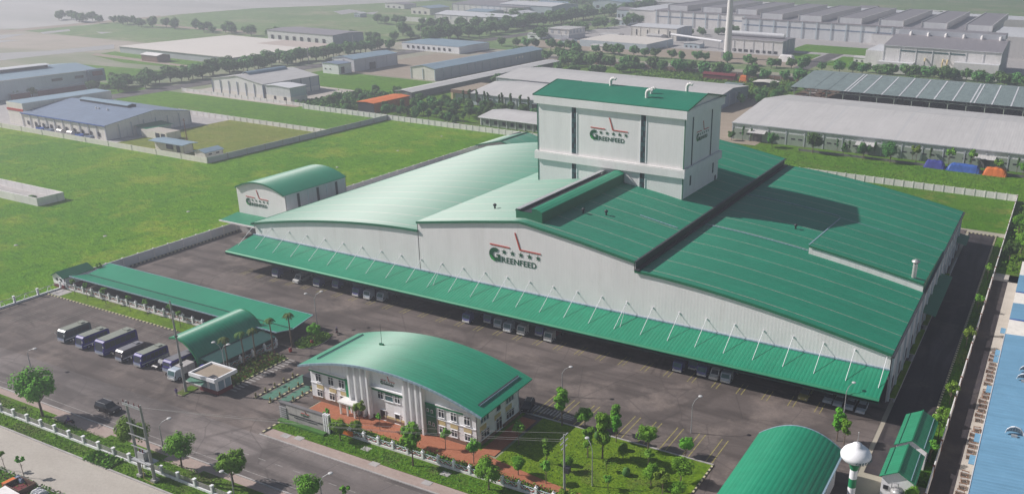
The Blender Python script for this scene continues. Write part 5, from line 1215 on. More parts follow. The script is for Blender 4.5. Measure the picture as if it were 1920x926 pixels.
t, rf = hall_b('maroon_shed', 'dark red long shed beside the scrubby green patch', 'shed', -215, -193.5, 552, 558, 3.4, 4.6, 'X', 'maroon', 'maroon')
t, rf = hall_b('teal_roofed_shed', 'low dark shed with teal roof in front of the dark red shed', 'shed', -189, -178, 523, 529, 3.0, 3.4, 'X', 'dark', 'mesh_glass')
t, rf = hall_b('tin_roofed_shed', 'small shed with rusty cream tin roof by the scrap shelter', 'shed', -176, -163, 540, 550, 3.0, 3.6, 'Y', 'dark', 'tan_roof', over=.8)
def tarp(label, x0, x1, y0, y1, h, mat, seed, group=None):
    rnd = random.Random(seed); q = MB(); nx, ny = 14, 6; rows = []
    for i in range(nx + 1):
        r = []
        for j in range(ny + 1):
            e = min(i, nx - i) / 2.2; f = min(j, ny - j) / 1.3
            z = h * min(1, e) ** .6 * min(1, f) ** .6 + rnd.uniform(-.14, .14)
            r.append((x0 + (x1 - x0) * i / nx, y0 + (y1 - y0) * j / ny, max(z, .02)))
        rows.append(r)
    q.grid(rows, mat, False); o = q.build('tarpaulin_stack'); tag(o, label, 'covered stack', group)
tarp('violet-blue tarpaulin stack, the small one beside the blue and orange ones', -47, -38.6, 373, 378, 3.0, 'blue_tarp2', 1)
tarp('bright blue crumpled tarpaulin stack between the violet and orange ones', -38.2, -24.5, 372.5, 377.5, 2.9, 'blue_tarp', 2)
tarp('orange crumpled tarpaulin stack before the long white warehouse', -24, -14.8, 372, 377, 3.1, 'orange', 3)
tarp('bright orange tarpaulin stack beside the dark red shed', -190, -184.5, 551, 556, 4.4, 'orange', 4)
tarp('white tent-like cover with red edging beside the street trees', -201, -188, 668, 676, 5.0, 'offwhite', 6)

# smaller sheds filling the far estate
rnd = random.Random(404)
for k, (x, y) in enumerate([(-440, 860), (-470, 930), (-450, 990), (-420, 1180), (-370, 1130), (-560, 840), (-620, 850), (-700, 760), (-680, 830), (-760, 880), (-620, 1000), (-560, 1040), (-700, 1010), (-320, 1150), (-250, 1160), (-180, 1140), (-100, 1160), (-30, 1130), (40, 1140), (-330, 700), (-345, 742), (-296, 712), (-150, 700), (-390, 668), (-352, 650), (-500, 1200), (-590, 1130)]):
    w_, d_ = rnd.uniform(14, 44) if y > 760 else rnd.uniform(8, 15), rnd.uniform(18, 40) if y > 760 else rnd.uniform(8, 12); h_ = rnd.uniform(5, 10) if y > 760 else rnd.uniform(3.5, 5)
    hall_b('far_shed', 'pale shed among the small scattered buildings of the far hazy industrial estate', 'shed', x, x + w_, y, y + d_, h_, h_ * 1.25, rnd.choice('XY'), rnd.choice(['offwhite', 'cream', 'cool_clad']), rnd.choice(['warm_roof', 'cool_roof', 'sky_roof', 'brown_roof', 'warm_roof']), wins=[('s', x + w_ * f, x + w_ * f + w_ * .1, h_ * .15, h_ * .5) for f in (.12, .4, .7)], group='small sheds of the far industrial estate')
# ------------------------------------------------------------------ vehicles (front faces -Y in their own space)
def vehicle(name, label, cat, L, W, H, kind, body, roof=None, loc=(0, 0), rz=0, group=None, glass='glass', stripe=None):
    t = thing(name, label, cat, (0, 0, 0), group)
    w = W / 2; l = L / 2; q = MB(); wr = .42 if kind in ('bus', 'truck', 'van') else .33
    def prof_body(pr, inset=0.0, mat=body, m=q):
        # pr: side outline (y, z); tumblehome by inset above the beltline
        rows = []
        for y, z in pr:
            k = inset if z > H * .55 else 0
            rows.append([(-w + k, y, z), (w - k, y, z)])
        n = len(rows)
        for i in range(n):
            a, c = rows[i], rows[(i + 1) % n]; m.face([a[0], a[1], c[1], c[0]], mat)
        m.face([r[0] for r in rows], mat); m.face([r[1] for r in rows][::-1], mat)
    if kind == 'bus':
        prof_body([(-l, .35), (-l - .08, 1.0), (-l + .05, 1.6), (-l + .32, H - .25), (-l + .7, H), (l - .3, H), (l, H - .3), (l, .35)], .06)
        q.build('body', t)
        q = MB(); q.box(-w + .08, w - .08, -l + .9, l - .3, H + .003, H + .06, roof or body); q.build('roof_panel', t)
        q = MB(); q.box(-w * .55, w * .55, l - 1.8, l - .9, H + .07, H + .28, roof or body); q.build('roof_unit', t)
        q = MB(); q.face([(-w + .2, -l - .035, 1.25), (w - .2, -l - .035, 1.25), (w - .25, -l + .27, H - .35), (-w + .25, -l + .27, H - .35)], glass); q.face([(-w + .3, -l + .34, H - .28), (w - .3, -l + .34, H - .28), (w - .4, -l + .62, H - .04), (-w + .4, -l + .62, H - .04)], 'bus_roof_grey'); q.build('windscreen', t)
        q = MB(); q.face([(-w + .12, -l - .1, .75), (w - .12, -l - .1, .75), (w - .12, -l - .07, 1.22), (-w + .12, -l - .07, 1.22)], 'bus_front'); q.face([(-w + .04, -l + .33, H - .36), (w - .04, -l + .33, H - .36), (w - .1, -l + .68, H - .01), (-w + .1, -l + .68, H - .01)], 'bus_front'); q.build('front_panel', t)
        n = 6
        for s in (-1, 1):
            for k in range(n):
                y0 = -l + .6 + (L - 1.0) * k / n; q = MB(); x = s * (w - .03); q.box(min(x, x + s * .03), max(x, x + s * .03), y0, y0 + (L - 1.0) / n - .1, H * .5, H - .42, glass); q.build('window', t)
        q = MB(); q.box(-w + .1, w - .1, -l - .16, -l - .06, .45, .72, 'steel'); q.build('bumper', t)
        q = MB(); q.face([(-w - .012, -l + .2, .85), (-w - .012, l - .1, .65), (-w - .012, l - .1, 1.15), (-w - .012, -l + .2, 1.05)], stripe or 'car_white'); q.face([(w + .012, -l + .2, .85), (w + .012, l - .1, .65), (w + .012, l - .1, 1.15), (w + .012, -l + .2, 1.05)], stripe or 'car_white'); q.build('side_stripe', t)
    elif kind == 'van':
        prof_body([(-l, .35), (-l, .95), (-l + .75, 1.2), (-l + 1.35, H - .1), (-l + 1.8, H), (l - .1, H), (l, H - .3), (l, .35)], .1); q.build('body', t)
        q = MB(); q.face([(-w + .15, -l + .77, 1.24), (w - .15, -l + .77, 1.24), (w - .25, -l + 1.3, H - .16), (-w + .25, -l + 1.3, H - .16)], glass); q.build('windscreen', t)
        for s in (-1, 1):
            q = MB(); x = s * (w - .06); q.box(min(x, x + s * .08), max(x, x + s * .08), -l + 1.3, l - .4, 1.25, H - .35, glass); q.build('window', t)
    elif kind == 'car':
        prof_body([(-l, .3), (-l, .72), (-l + .25, .86), (-l + 1.15, .95), (l - .5, .97), (l, .85), (l, .3)]); q.build('body', t)
        q = MB(); c0, c1, c2, c3 = -l + 1.15, -l + 1.85, l - 1.0, l - .45
        rows = [[(-w + .06, c0, .95), (w - .06, c0, .95)], [(-w + .22, c1, H), (w - .22, c1, H)], [(-w + .22, c2, H), (w - .22, c2, H)], [(-w + .06, c3, .97), (w - .06, c3, .97)]]
        for i in range(3): q.face([rows[i][0], rows[i][1], rows[i + 1][1], rows[i + 1][0]], body if i == 1 else glass)
        for j in (0, 1): q.face([rows[i][j] for i in range(4)], glass)
        q.build('cabin', t)
        q = MB(); q.box(-w + .24, w - .24, c1 + .02, c2 - .02, H + .002, H + .03, body); q.build('roof_panel', t)
    elif kind == 'suv':
        prof_body([(-l, .35), (-l, .85), (-l + .2, 1.0), (-l + 1.3, 1.1), (l - .1, 1.12), (l, 1.0), (l, .35)]); q.build('body', t)
        q = MB(); c0, c1, c2, c3 = -l + 1.3, -l + 1.95, l - .35, l - .08
        rows = [[(-w + .06, c0, 1.1), (w - .06, c0, 1.1)], [(-w + .2, c1, H), (w - .2, c1, H)], [(-w + .2, c2, H), (w - .2, c2, H)], [(-w + .06, c3, 1.12), (w - .06, c3, 1.12)]]
        for i in range(3): q.face([rows[i][0], rows[i][1], rows[i + 1][1], rows[i + 1][0]], body if i == 1 else glass)
        for j in (0, 1): q.face([rows[i][j] for i in range(4)], glass)
        q.build('cabin', t)
        q = MB()
        for s in (-1, 1): q.box(s * (w - .3) - .03, s * (w - .3) + .03, c1 + .2, c2 - .2, H + .03, H + .09, 'steel')
        q.box(-w + .22, w - .22, c1 + .05, c2 - .05, H + .002, H + .03, body); q.build('roof_rail', t)
    elif kind == 'truck':
        cab = 1.9
        prof_body([(-l, .45), (-l, 1.3), (-l + .3, 2.25), (-l + .6, 2.4), (-l + cab, 2.4), (-l + cab, .45)]); q.build('cab', t)
        q = MB(); q.face([(-w + .15, -l - .01, 1.35), (w - .15, -l - .01, 1.35), (w - .2, -l + .27, 2.2), (-w + .2, -l + .27, 2.2)], 'glass_teal'); q.build('windscreen', t)
        q = MB(); q.box(-w, w, -l + cab + .1, l, .95, H, roof or 'truck_navy'); q.build('cargo_box', t)
        q = MB(); q.box(-w + .15, w - .15, -l + cab, l, .6, .94, 'dark'); q.build('chassis', t)
        q = MB(); q.box(-w + .05, w - .05, -l - .14, -l - .02, .45, .8, 'car_white'); q.build('bumper', t)
    # common parts
    for s in (-1, 1):
        q = MB(); z = .75 if kind in ('car', 'suv') else .95; q.box(s * (w - .3) - .13, s * (w - .3) + .13, -l - .1, -l - .015, z - .07, z + .07, 'lamp'); q.build('headlight', t)
        if kind in ('bus', 'truck', 'van', 'suv'):
            q = MB(); yy = -l + (.1 if kind in ('bus', 'truck') else 1.4); z = H * .72 if kind == 'bus' else 1.35; q.tube((s * w, yy, z), (s * (w + .25), yy - .15, z + .1), .04, .04, 'black', 5); q.box(s * (w + .28) - .08, s * (w + .28) + .08, yy - .22, yy - .1, z - .25, z + .15, 'car_white' if kind == 'bus' else 'black'); q.build('mirror', t)
        for y in (-l + (L * .2), l - L * .2):
            q = MB(); q.tube((s * (w - .22), y, wr), (s * (w + .02), y, wr), wr, wr, 'black', 14); wl_ = q.build('wheel', t)
            q = MB(); q.tube((s * (w + .021), y, wr), (s * (w + .03), y, wr), wr * .55, wr * .55, 'steel', 10); q.build('rim', wl_)
    t.location = (loc[0], loc[1], .06); t.rotation_euler = (0, 0, rz)
    return t
BG = 'coaches parked in the left forecourt'
vehicle('coach', 'teal coach with cream roof, first in the row from the meadow side', 'bus', 6.4, 2.35, 2.9, 'bus', 'bus_teal', 'bus_roof', (-187.3, 106.9), .02, BG)
vehicle('coach', 'blue coach with cream roof, second in the row from the meadow side', 'bus', 6.4, 2.35, 2.9, 'bus', 'bus_blue', 'bus_roof', (-180.8, 106.7), 0, BG)
vehicle('coach', 'largest coach of the row, violet-blue with white swoosh, third from the meadow', 'bus', 8.2, 2.8, 3.4, 'bus', 'bus_blue', 'bus_roof', (-174.2, 107.6), .01, BG, stripe='truck_blue')
vehicle('coach', 'dark brown minibus between the largest coach and the fifth coach', 'bus', 5.8, 2.15, 2.6, 'bus', 'bus_brown', 'bus_roof_grey', (-167.9, 106.3), 0, BG)
vehicle('coach', 'blue coach just left of the black car in the forecourt', 'bus', 6.6, 2.35, 2.9, 'bus', 'bus_blue', 'bus_roof', (-162.3, 106.9), -.01, BG)
vehicle('coach', 'grey-roofed long coach half under the barrel canopy', 'bus', 8.0, 2.35, 2.8, 'bus', 'bus_blue', 'bus_roof_grey', (-154.8, 108.6), 0, BG)
vehicle('dark_car', 'black car squeezed between two coaches in the forecourt', 'car', 4.5, 1.8, 1.6, 'suv', 'car_black', None, (-158.5, 106.8), 0)
vehicle('cargo_truck', 'small truck with dull green cargo box beside the guard booth', 'truck', 5.0, 2.1, 2.5, 'truck', 'car_silver', 'conc', (-151.2, 105.3), .03)
vehicle('blue_car', 'blue car under the foot of the barrel canopy', 'car', 4.0, 1.7, 1.45, 'car', 'bus_blue', None, (-149.0, 108.5), .2)
vehicle('street_suv', 'black off-road car with roof rails driving along the street', 'car', 5.0, 2.0, 1.8, 'suv', 'car_black', None, (-151.3, 89.3), pi / 2 + .02)
vehicle('gate_car', 'dark car parked on the white-striped crossing behind the office', 'car', 4.2, 1.8, 1.6, 'suv', 'car_black', None, (-82.3, 127.4), .3)
vehicle('gate_truck', 'red-cabbed tractor unit standing on the green ramp beside the office', 'truck', 5.4, 2.2, 2.6, 'truck', 'red', 'dark', (-125.2, 116.2), pi)
TG = 'lorries parked under the long canopy'
cars = [('truck', -177.6, 158.5, 'truck_blue', 'truck_navy', 'blue lorry at the far left end under the long canopy'), ('van', -169.8, 156.9, 'car_white', None, 'white van, the left of two under the long canopy'),
        ('truck', -163.3, 158.6, 'truck_blue', 'truck_grey', 'blue lorry just right of the left white van'), ('truck', -158.3, 160.0, 'truck_blue', 'truck_navy', 'violet lorry set back between two blue ones, left part of canopy'),
        ('truck', -152.5, 161.2, 'truck_navy', 'truck_navy', 'dark lorry deep in the shade behind a blue cab'), ('truck', -150.1, 158.3, 'truck_blue', 'truck_navy', 'blue lorry, third from the right in the left group under the canopy'),
        ('truck', -146.4, 158.2, 'car_silver', 'truck_navy', 'pale-cabbed lorry, second from the right in the left canopy group'), ('truck', -142.7, 158.8, 'car_silver', 'truck_grey', 'pale lorry ending the left canopy group'),
        ('truck', -116.5, 158.2, 'truck_blue', 'truck_grey', 'tall grey-boxed lorry starting the middle canopy group'), ('truck', -112.0, 160.4, 'truck_blue', 'truck_navy', 'blue lorry second in the middle canopy group, set back'),
        ('truck', -108.4, 159.3, 'car_silver', 'truck_navy', 'pale-fronted lorry third in the middle canopy group'), ('truck', -105.2, 158.4, 'car_silver', 'truck_grey', 'pale lorry fourth in the middle canopy group'),
        ('truck', -101.6, 158.6, 'car_white', 'dark', 'white-cabbed lorry with thin frame in the middle canopy group'), ('truck', -97.6, 160.0, 'truck_blue', 'truck_navy', 'dim blue lorry, second last of the middle canopy group'),
        ('truck', -94.4, 158.5, 'car_white', 'maroon', 'white and maroon lorry ending the middle canopy group'), ('truck', -62.9, 158.7, 'truck_blue', 'truck_navy', 'violet lorry starting the right canopy group'),
        ('truck', -60.3, 161.0, 'truck_blue', 'truck_navy', 'set-back violet lorry in the right canopy group'), ('truck', -57.6, 159.2, 'truck_blue', 'truck_navy', 'blue lorry beside the right white van'),
        ('van', -54.9, 158.0, 'car_white', None, 'white van, the right of two under the long canopy'), ('truck', -52.2, 158.8, 'car_silver', 'truck_navy', 'pale-fronted lorry ending the right canopy group')]
for kd, x, y, m, r, lab in cars:
    y -= .6
    if kd == 'truck': vehicle('lorry', lab, 'truck', 6.2, 2.1, 2.9, 'truck', m, r, (x, y), 0, TG)
    else: vehicle('white_van', lab, 'van', 5.2, 1.9, 2.2, 'van', m, None, (x, y + .4), 0, 'white vans under the long canopy')
vehicle('olive_pickup', 'olive yellow pickup standing alone near the right end of the canopy', 'car', 4.8, 1.9, 1.9, 'suv', 'olive_car', None, (-36.0, 157.8), 0)
for k, x in enumerate((-31.4, -29.3, -27.0, -24.7)):
    vehicle('silver_car', 'silver parked car under the canopy end, %s' % ('nearest the olive pickup', 'behind the lamp head', 'second from the wall corner', 'nearest the wall corner')[k], 'car', 4.3, 1.75, 1.45, 'car', 'car_silver', None, (x, 158.8 - .35 * k), 0, 'silver cars at the canopy end')

# ------------------------------------------------------------------ people
def skin_body(name, verts, edges, radii, mats, parent=None):
    me = bpy.data.meshes.new(name); me.from_pydata(verts, edges, []); o = bpy.data.objects.new(name, me); COL.objects.link(o)
    md = o.modifiers.new('s', 'SKIN'); 
    if not me.skin_vertices: me.skin_vertices.new()
    for i, r in enumerate(radii): me.skin_vertices[0].data[i].radius = (r, r)
    me.skin_vertices[0].data[0].use_root = True
    s = o.modifiers.new('d', 'SUBSURF'); s.levels = 1; s.render_levels = 2
    me.materials.append(M[mats])
    if parent is not None: o.parent = parent
    return o
def person(label, x, y, rz, shirt, seated=False):
    t = thing('person', label, 'person', (x, y, .05), None, rz)
    hz = .95 if not seated else .78
    if not seated:
        V = [(0, 0, .95), (0, 0, 1.2), (0, 0, 1.42), (0, 0, 1.5), (0, -.02, 1.62), (0, -.01, 1.74), (-.19, 0, 1.42), (-.26, -.05, 1.15), (-.2, -.16, .95), (.19, 0, 1.42), (.25, -.06, 1.15), (.2, -.2, 1.0), (-.1, 0, .9), (-.11, -.03, .5), (-.12, .02, .08), (-.12, -.14, .04), (.1, 0, .9), (.11, -.05, .5), (.13, -.06, .08), (.13, -.2, .04)]
    else:
        V = [(0, .1, .78), (0, .08, 1.02), (0, 0, 1.24), (0, -.02, 1.32), (0, -.04, 1.44), (0, -.03, 1.56), (-.19, 0, 1.24), (-.26, -.18, 1.02), (-.24, -.42, .98), (.19, 0, 1.24), (.26, -.18, 1.02), (.24, -.42, .98), (-.12, .08, .76), (-.2, -.32, .72), (-.2, -.3, .3), (-.2, -.42, .28), (.12, .08, .76), (.2, -.32, .72), (.2, -.3, .3), (.2, -.42, .28)]
    E = [(0, 1), (1, 2), (2, 3), (3, 4), (4, 5), (2, 6), (6, 7), (7, 8), (2, 9), (9, 10), (10, 11), (0, 12), (12, 13), (13, 14), (14, 15), (0, 16), (16, 17), (17, 18), (18, 19)]
    Rr = [.15, .15, .14, .06, .09, .085, .07, .05, .038, .07, .05, .038, .1, .075, .05, .045, .1, .075, .05, .045]
    o = skin_body('body', V, E, Rr, shirt, t)
    q = MB(); h = V[4]; q.ball((h[0], h[1], h[2] + .06), .115, 'skin', 12, 1.15); hd = q.build('head'); hd.parent = t; 
    q = MB(); q.lathe(h[0], h[1], [(.15, h[2] + .1), (.14, h[2] + .15), (.08, h[2] + .2), (.01, h[2] + .22)], 'purple_cloth' if seated else 'dark', 12); cp = q.build('hat'); cp.parent = t
    return t
person('person in violet shirt standing beside the mast base near the guard booth', -145.2, 99.3, .6, 'purple_cloth')
def scooter(label, x, y, rz):
    t = thing('motor_scooter', label, 'scooter', (x, y, .05), None, rz)
    def lb(q, n): o = q.build(n); o.parent = t; return o
    q = MB(); q.path([(0, .55, .5), (0, .1, .45), (0, -.3, .5), (0, -.45, .95)], .13, 'maroon', 8); q.box(-.14, .14, .0, .75, .62, .75, 'black'); lb(q, 'body')
    for y_ in (-.6, .62): q = MB(); q.tube((-.06, y_, .28), (.06, y_, .28), .28, .28, 'black', 14); lb(q, 'wheel')
    q = MB(); q.tube((-.3, -.42, 1.0), (.3, -.42, 1.0), .03, .03, 'steel', 6); lb(q, 'handlebar')
scooter('red motor scooter ridden on the paving under the big street tree', -153.2, 82.9, -.9)
person('person in violet clothes sitting on the scooter beside the street tree', -153.2, 82.9, -.9, 'purple_cloth', True)
scooter('dark motor scooter standing near the round island behind the shelter', -138.7, 136.0, .8)
person('person on the dark scooter near the round island in the yard', -138.7, 136.0, .8, 'dark', True)

# ------------------------------------------------------------------ lamps, poles, wires, bins
def street_lamp(label, x, y, h, arms=1, az=0.0, group=None):
    t = thing('street_lamp', label, 'street lamp', (x, y, 0), group)
    q = MB(); q.tube((x, y, 0), (x, y, h * .8), .11, .07, 'steel', 8); q.build('pole', t)
    for k in range(arms):
        a = az + k * (pi if arms == 2 else 0) ; dx, dy = cos(a), sin(a)
        q = MB(); q.path([(x, y, h * .8), (x + dx * .5, y + dy * .5, h * .93), (x + dx * 1.4, y + dy * 1.4, h)], .05, 'steel', 6); q.build('arm', t)
        q = MB(); q.ball((x + dx * 1.7, y + dy * 1.7, h + .02), .42, 'lamp', 10, .35); q.build('lamp_head', t)
    return t
street_lamp('tall street lamp between the yard and the garden corner tree', -79, 134.9, 6.4, 1, .6)
street_lamp('tall street lamp behind the yellow parking bays', -51, 134.0, 7.2, 1, 1.0)
street_lamp('street lamp rising before the silver cars at the canopy end', -27.2, 153.0, 7.2, 1, 1.0)
street_lamp('twin-armed street lamp beyond the green shelter corner', -146, 137.4, 8.2, 2, .9)
street_lamp('curved street lamp beside the small round tree on the street', -130, 84.6, 6.2, 1, .9)
street_lamp('curved street lamp at the bottom edge below the office pavement', -93.5, 84.8, 6.4, 1, .8)
street_lamp('street lamp with drooping head in the open forecourt', -180.5, 92.9, 4.8, 1, .5)
street_lamp('street lamp at the left edge near the big street tree', -170.5, 81.0, 4.8, 1, 3.3)
street_lamp('twin-armed street lamp among the palms', -141.8, 108.2, 8.4, 2, .2)
street_lamp('slim garden lamp in the sunny lawn', -59, 110.3, 8.4, 1, 2.6)
street_lamp('low street lamp beside the last tree on the bottom verge', -108.3, 80.6, 4.6, 1, 3.3)
q = MB(); q.tube((-145.0, 101.2, 0), (-145.0, 101.2, 19.5), .28, .12, 'pole', 10)
for z in (6, 12): q.tube((-145.0, 101.2, z), (-145.0, 101.2, z + .2), .32, .32, 'dark', 8)
tag(q.build('tall_mast'), 'very tall thin concrete mast rising beside the guard booth', 'mast')
ep = thing('twin_pole_frame', 'concrete H-frame power pole with crossbars beside the bottom-left fence', 'power pole', (-125, 77.8, 0))
for x in (-126.8, -123.4): q = MB(); q.tube((x, 77.8, 0), (x, 77.8, 14.2), .3, .17, 'pole', 10); q.build('pole', ep)
for z in (13.9, 13.6, 10.2, 8.2, 6.0, 3.6): q = MB(); q.box(-127.2, -123.0, 77.7 - .32, 77.7 - .2, z, z + .14, 'steel'); q.build('crossbar', ep)
for x in (-127, -125.7, -124.4, -123.2): q = MB(); q.tube((x, 77.5, 14.05), (x, 77.5, 14.5), .09, .06, 'maroon', 6); q.build('insulator', ep)
q = MB(); q.box(-125.9, -124.4, 77.3, 78.3, 3.8, 5.2, 'steel'); q.tube((-125.5, 77.6, 5.2), (-125.5, 77.6, 5.8), .1, .1, 'maroon', 6); q.tube((-124.8, 77.6, 5.2), (-124.8, 77.6, 5.8), .1, .1, 'maroon', 6); q.build('transformer', ep)
q = MB(); q.box(-127.3, -122.9, 77.0, 78.8, 3.5, 3.62, 'steel'); q.build('platform', ep)
for x in (-126.8, -123.4): q = MB(); q.box(x - .5, x + .5, 77.3, 78.3, 0, .5, 'conc'); q.build('footing', ep)
q = MB(); q.path([(-124.9, 77.2, 3.5), (-124.9, 77.0, .5), (-122.6, 76.9, .3)], .06, 'mark_yellow', 5); q.build('cable', ep)
pp = thing('power_pole', 'single concrete power pole with crossarms before the garden lawn', 'power pole', (-61, 104.6, 0))
q = MB(); q.tube((-61, 104.6, 0), (-61, 104.6, 12.4), .24, .15, 'pole', 10); q.build('pole', pp)
for z, wd in ((12.0, 1.2), (11.0, 1.2), (10.0, .9)): q = MB(); q.box(-61.08, -60.92, 104.6 - wd, 104.6 + wd, z, z + .12, 'steel'); q.build('crossarm', pp)
q = MB(); q.box(-60.9, -60.0, 104.2, 105, 5.6, 6.6, 'dark'); q.build('switch_box', pp)
q = MB()
for z, dy in ((12.1, -1.1), (12.1, 1.1), (11.1, 0.0)):
    xs = (-61, -91, -123.4); zs = (z, z - 1.3, 13.9)
    pts = []
    for i in range(21):
        f = i / 20; pts.append((-61 - 62.4 * f, 104.6 + dy - (104.6 + dy - 77.5) * f, z + (14.0 - z) * f - 3.2 * f * (1 - f)))
    q.path(pts, .02, 'conc', 4)
tag(q.build('power_line'), 'thin power lines crossing in front of the office end wall', 'cable')
for k, (x, y, h, lab) in enumerate(((-470, 462, 11, 'grey pole among the trees left of the white block'), (-486, 524, 13, 'tall pale pole before the dark grey block'), (-483, 600, 14, 'thin pole at the edge of the far green field'), (-292, 668, 9, 'thin pole by the slit-windowed hall'), (-402, 690, 8, 'thin pole beside the two-storey block'))):
    q = MB(); q.tube((x, y, 0), (x, y, h), .32, .2, 'pole', 6); tag(q.build('utility_pole'), lab, 'utility pole')
for x, y, lab in ((-140.7, 124.1, 'red bin at the end of the palm strip'), (-139.7, 129.4, 'red bin in front of the round island')):
    t = thing('red_bin', lab, 'bin', (x, y, 0)); q = MB(); q.lathe(x, y, [(.3, .15), (.36, .8)], 'red', 12); q.build('body', t); q = MB(); q.lathe(x, y, [(.38, .8), (.34, .95), (.05, 1.05)], 'maroon', 12); q.build('lid', t)
bl = None
for x, kl in ((-131.3, 'left'), (-127.4, 'middle'), (-123.9, 'right')):
    for k in range(5):
        if bl is None:
            bl = thing('bollard', 'yellow-black bollard on the low kerbs between the green ramps', 'bollard', (x, 106, .22), 'bollards along the entrance ramps'); q = MB(); q.lathe(0, 0, [(.16, 0), (.16, .7), (.2, .75), (.05, .9)], 'olive_car', 8); o = q.build('post'); o.parent = bl
            q = MB(); q.lathe(0, 0, [(.165, .3), (.165, .5)], 'black', 8, False); o = q.build('band'); o.parent = bl; c = bl
        else: c = copy_tree(bl)
        c.location = (x, 106 + 2.4 * k, .22); c['label'] = 'striped bollard on the %s ramp kerb, %s from the street' % (kl, ('first', 'second', 'third', 'fourth', 'fifth')[k])
q = MB(); q.box(-107.6, -104.0, 103.0, 103.15, .55, 1.5, 'orange'); tag(q.build('banner'), 'orange banner hung on the ornamental fence beside the sign wall', 'banner')
# junk pile at the lower left
jt = thing('junk_crate', 'open brown crate with orange and blue rags at the lower left corner', 'crate', (-140, 66.5, 0))
q = MB(); q.box(-142.5, -138.5, 65, 65.15, 0, 1.0, 'brown_box'); q.box(-142.5, -138.5, 67.6, 67.75, 0, 1.0, 'brown_box'); q.box(-142.5, -142.35, 65.15, 67.6, 0, 1.0, 'brown_box'); q.box(-138.65, -138.5, 65.15, 67.6, 0, 1.0, 'brown_box'); q.build('side_board', jt)
q = MB(); q.box(-142.3, -138.7, 65.2, 67.5, .1, .3, 'maroon'); q.build('floor_board', jt)
q = MB(); q.box(-143.6, -142.6, 65.3, 67.2, 0, .8, 'orange'); q.build('flap', jt)
tarp('crumpled slate-blue sheet heaped beside the open crate', -143.8, -141.2, 66.9, 68.2, .9, 'blue_grey_roof', 21); tarp('crumpled pale plastic sheet heaped by the concrete road edge', -137.5, -135, 65.8, 67.8, .8, 'cool_roof', 22)
q = MB(); q.face([(-141.5, 62.0, .9), (-136.5, 61.5, .9), (-137.5, 64.6, 1.1), (-141.8, 64.9, 1.1)], 'offwhite'); q.box(-141.3, -137.2, 62.2, 64.4, 0, .85, 'conc_dark'); tag(q.build('white_lid_box'), 'white lid of a low box cut off by the bottom left edge', 'box')
for x, y, lab in ((-89.5, 123, ''),): pass
# bits of litter in the meadow
for k, (px, py) in enumerate(((30, 460), (197, 443), (353, 397), (632, 314), (746, 283), (828, 256))):
    x, y = G(px, py); q = MB(); q.lathe(x, y, [(.6, 0), (.5, .15), (.1, .2)], 'conc', 8); tag(q.build('white_slab'), 'small pale slab in the meadow, %s' % ('left, below the walled basin', 'second along, right of the basin', 'midway to the barrel-roofed block', 'just above the barrel-roofed block', 'behind the barrel-roofed block', 'nearest the far wall')[k], 'slab', 'pale slabs scattered in the meadow')

# ------------------------------------------------------------------ trees
def rvec(rnd):
    while True:
        v = Vector((rnd.uniform(-1, 1), rnd.uniform(-1, 1), rnd.uniform(-1, 1)))
        if .05 < v.length < 1: return v
def crown_data(seed, nleaf, leaf, rx, rz, clumps, mat, shape='round', mat2=None):
    rnd = random.Random(seed); v = []; f = []; mi = []
    cs = []
    for _ in range(clumps):
        d = rvec(rnd).normalized(); k = rnd.uniform(.3, .88)
        if shape == 'tall': c = Vector((d.x * rx * k * .8, d.y * rx * k * .8, d.z * rz * k))
        else: c = Vector((d.x * rx * k, d.y * rx * k, d.z * rz * k * (1 if d.z > 0 else .7)))
        cs.append((c, rnd.uniform(.27, .5) * rx))
    per = nleaf // clumps
    for c, r in cs:
        for _ in range(per):
            d = rvec(rnd).normalized(); p = c + d * r * rnd.uniform(.55, 1.08)
            n = (d + rvec(rnd) * .7 + Vector((0, 0, .35))).normalized(); a = n.orthogonal().normalized(); a.rotate(Matrix.Rotation(rnd.uniform(0, 6.28), 3, n)); b = n.cross(a)
            s = leaf * rnd.uniform(.6, 1.3); i = len(v)
            for q in (p - a * s, p - b * s * .55, p + a * s, p + b * s * .55): v.append(tuple(q))
            f.append((i, i + 1, i + 2, i + 3)); mi.append(0)
    me = bpy.data.meshes.new('crown'); me.from_pydata(v, [], f); me.materials.append(M[mat]); me.update(); return me
def trunk_data(seed, h, r, rx, limbs=5):
    rnd = random.Random(seed); q = MB(); q.tube((0, 0, 0), (.05, 0, h * .6), r, r * .75, 'bark', 8, False); q.tube((.05, 0, h * .6), (0, .05, h), r * .75, r * .4, 'bark', 7, False)
    for k in range(limbs):
        a = 2 * pi * k / limbs + rnd.uniform(-.4, .4); z = h * rnd.uniform(.55, .85); e = rx * rnd.uniform(.5, .8)
        q.tube((0, 0, z), (cos(a) * e, sin(a) * e, z + e * rnd.uniform(.6, 1.1)), r * .45, r * .12, 'bark', 5, False)
    me = bpy.data.meshes.new('trunk'); me.from_pydata(q.v, [], q.f); me.materials.append(M['bark']); me.polygons.foreach_set('use_smooth', [True] * len(me.polygons)); me.update(); return me
TV = {}
def variant(key, **k):
    TV[key] = (crown_data(k['seed'], k['n'], k['leaf'], k['rx'], k['rz'], k['cl'], k['mat'], k.get('shape', 'round')), trunk_data(k['seed'], k['h'], k['r'], k['rx']), k['h'] + k['rz'] * k.get('up', .55))
for i in range(4): variant('round%d' % i, seed=10 + i, n=5200, leaf=.20, rx=2.5, rz=2.1, cl=26, mat='leaf', h=3.2, r=.17)
for i in range(3): variant('slim%d' % i, seed=20 + i, n=2600, leaf=.19, rx=1.35, rz=2.4, cl=18, mat='leaf', h=3.2, r=.12, shape='tall')
for i in range(3): variant('small%d' % i, seed=30 + i, n=900, leaf=.17, rx=1.0, rz=.9, cl=10, mat='leaf_lime', h=2.3, r=.07)
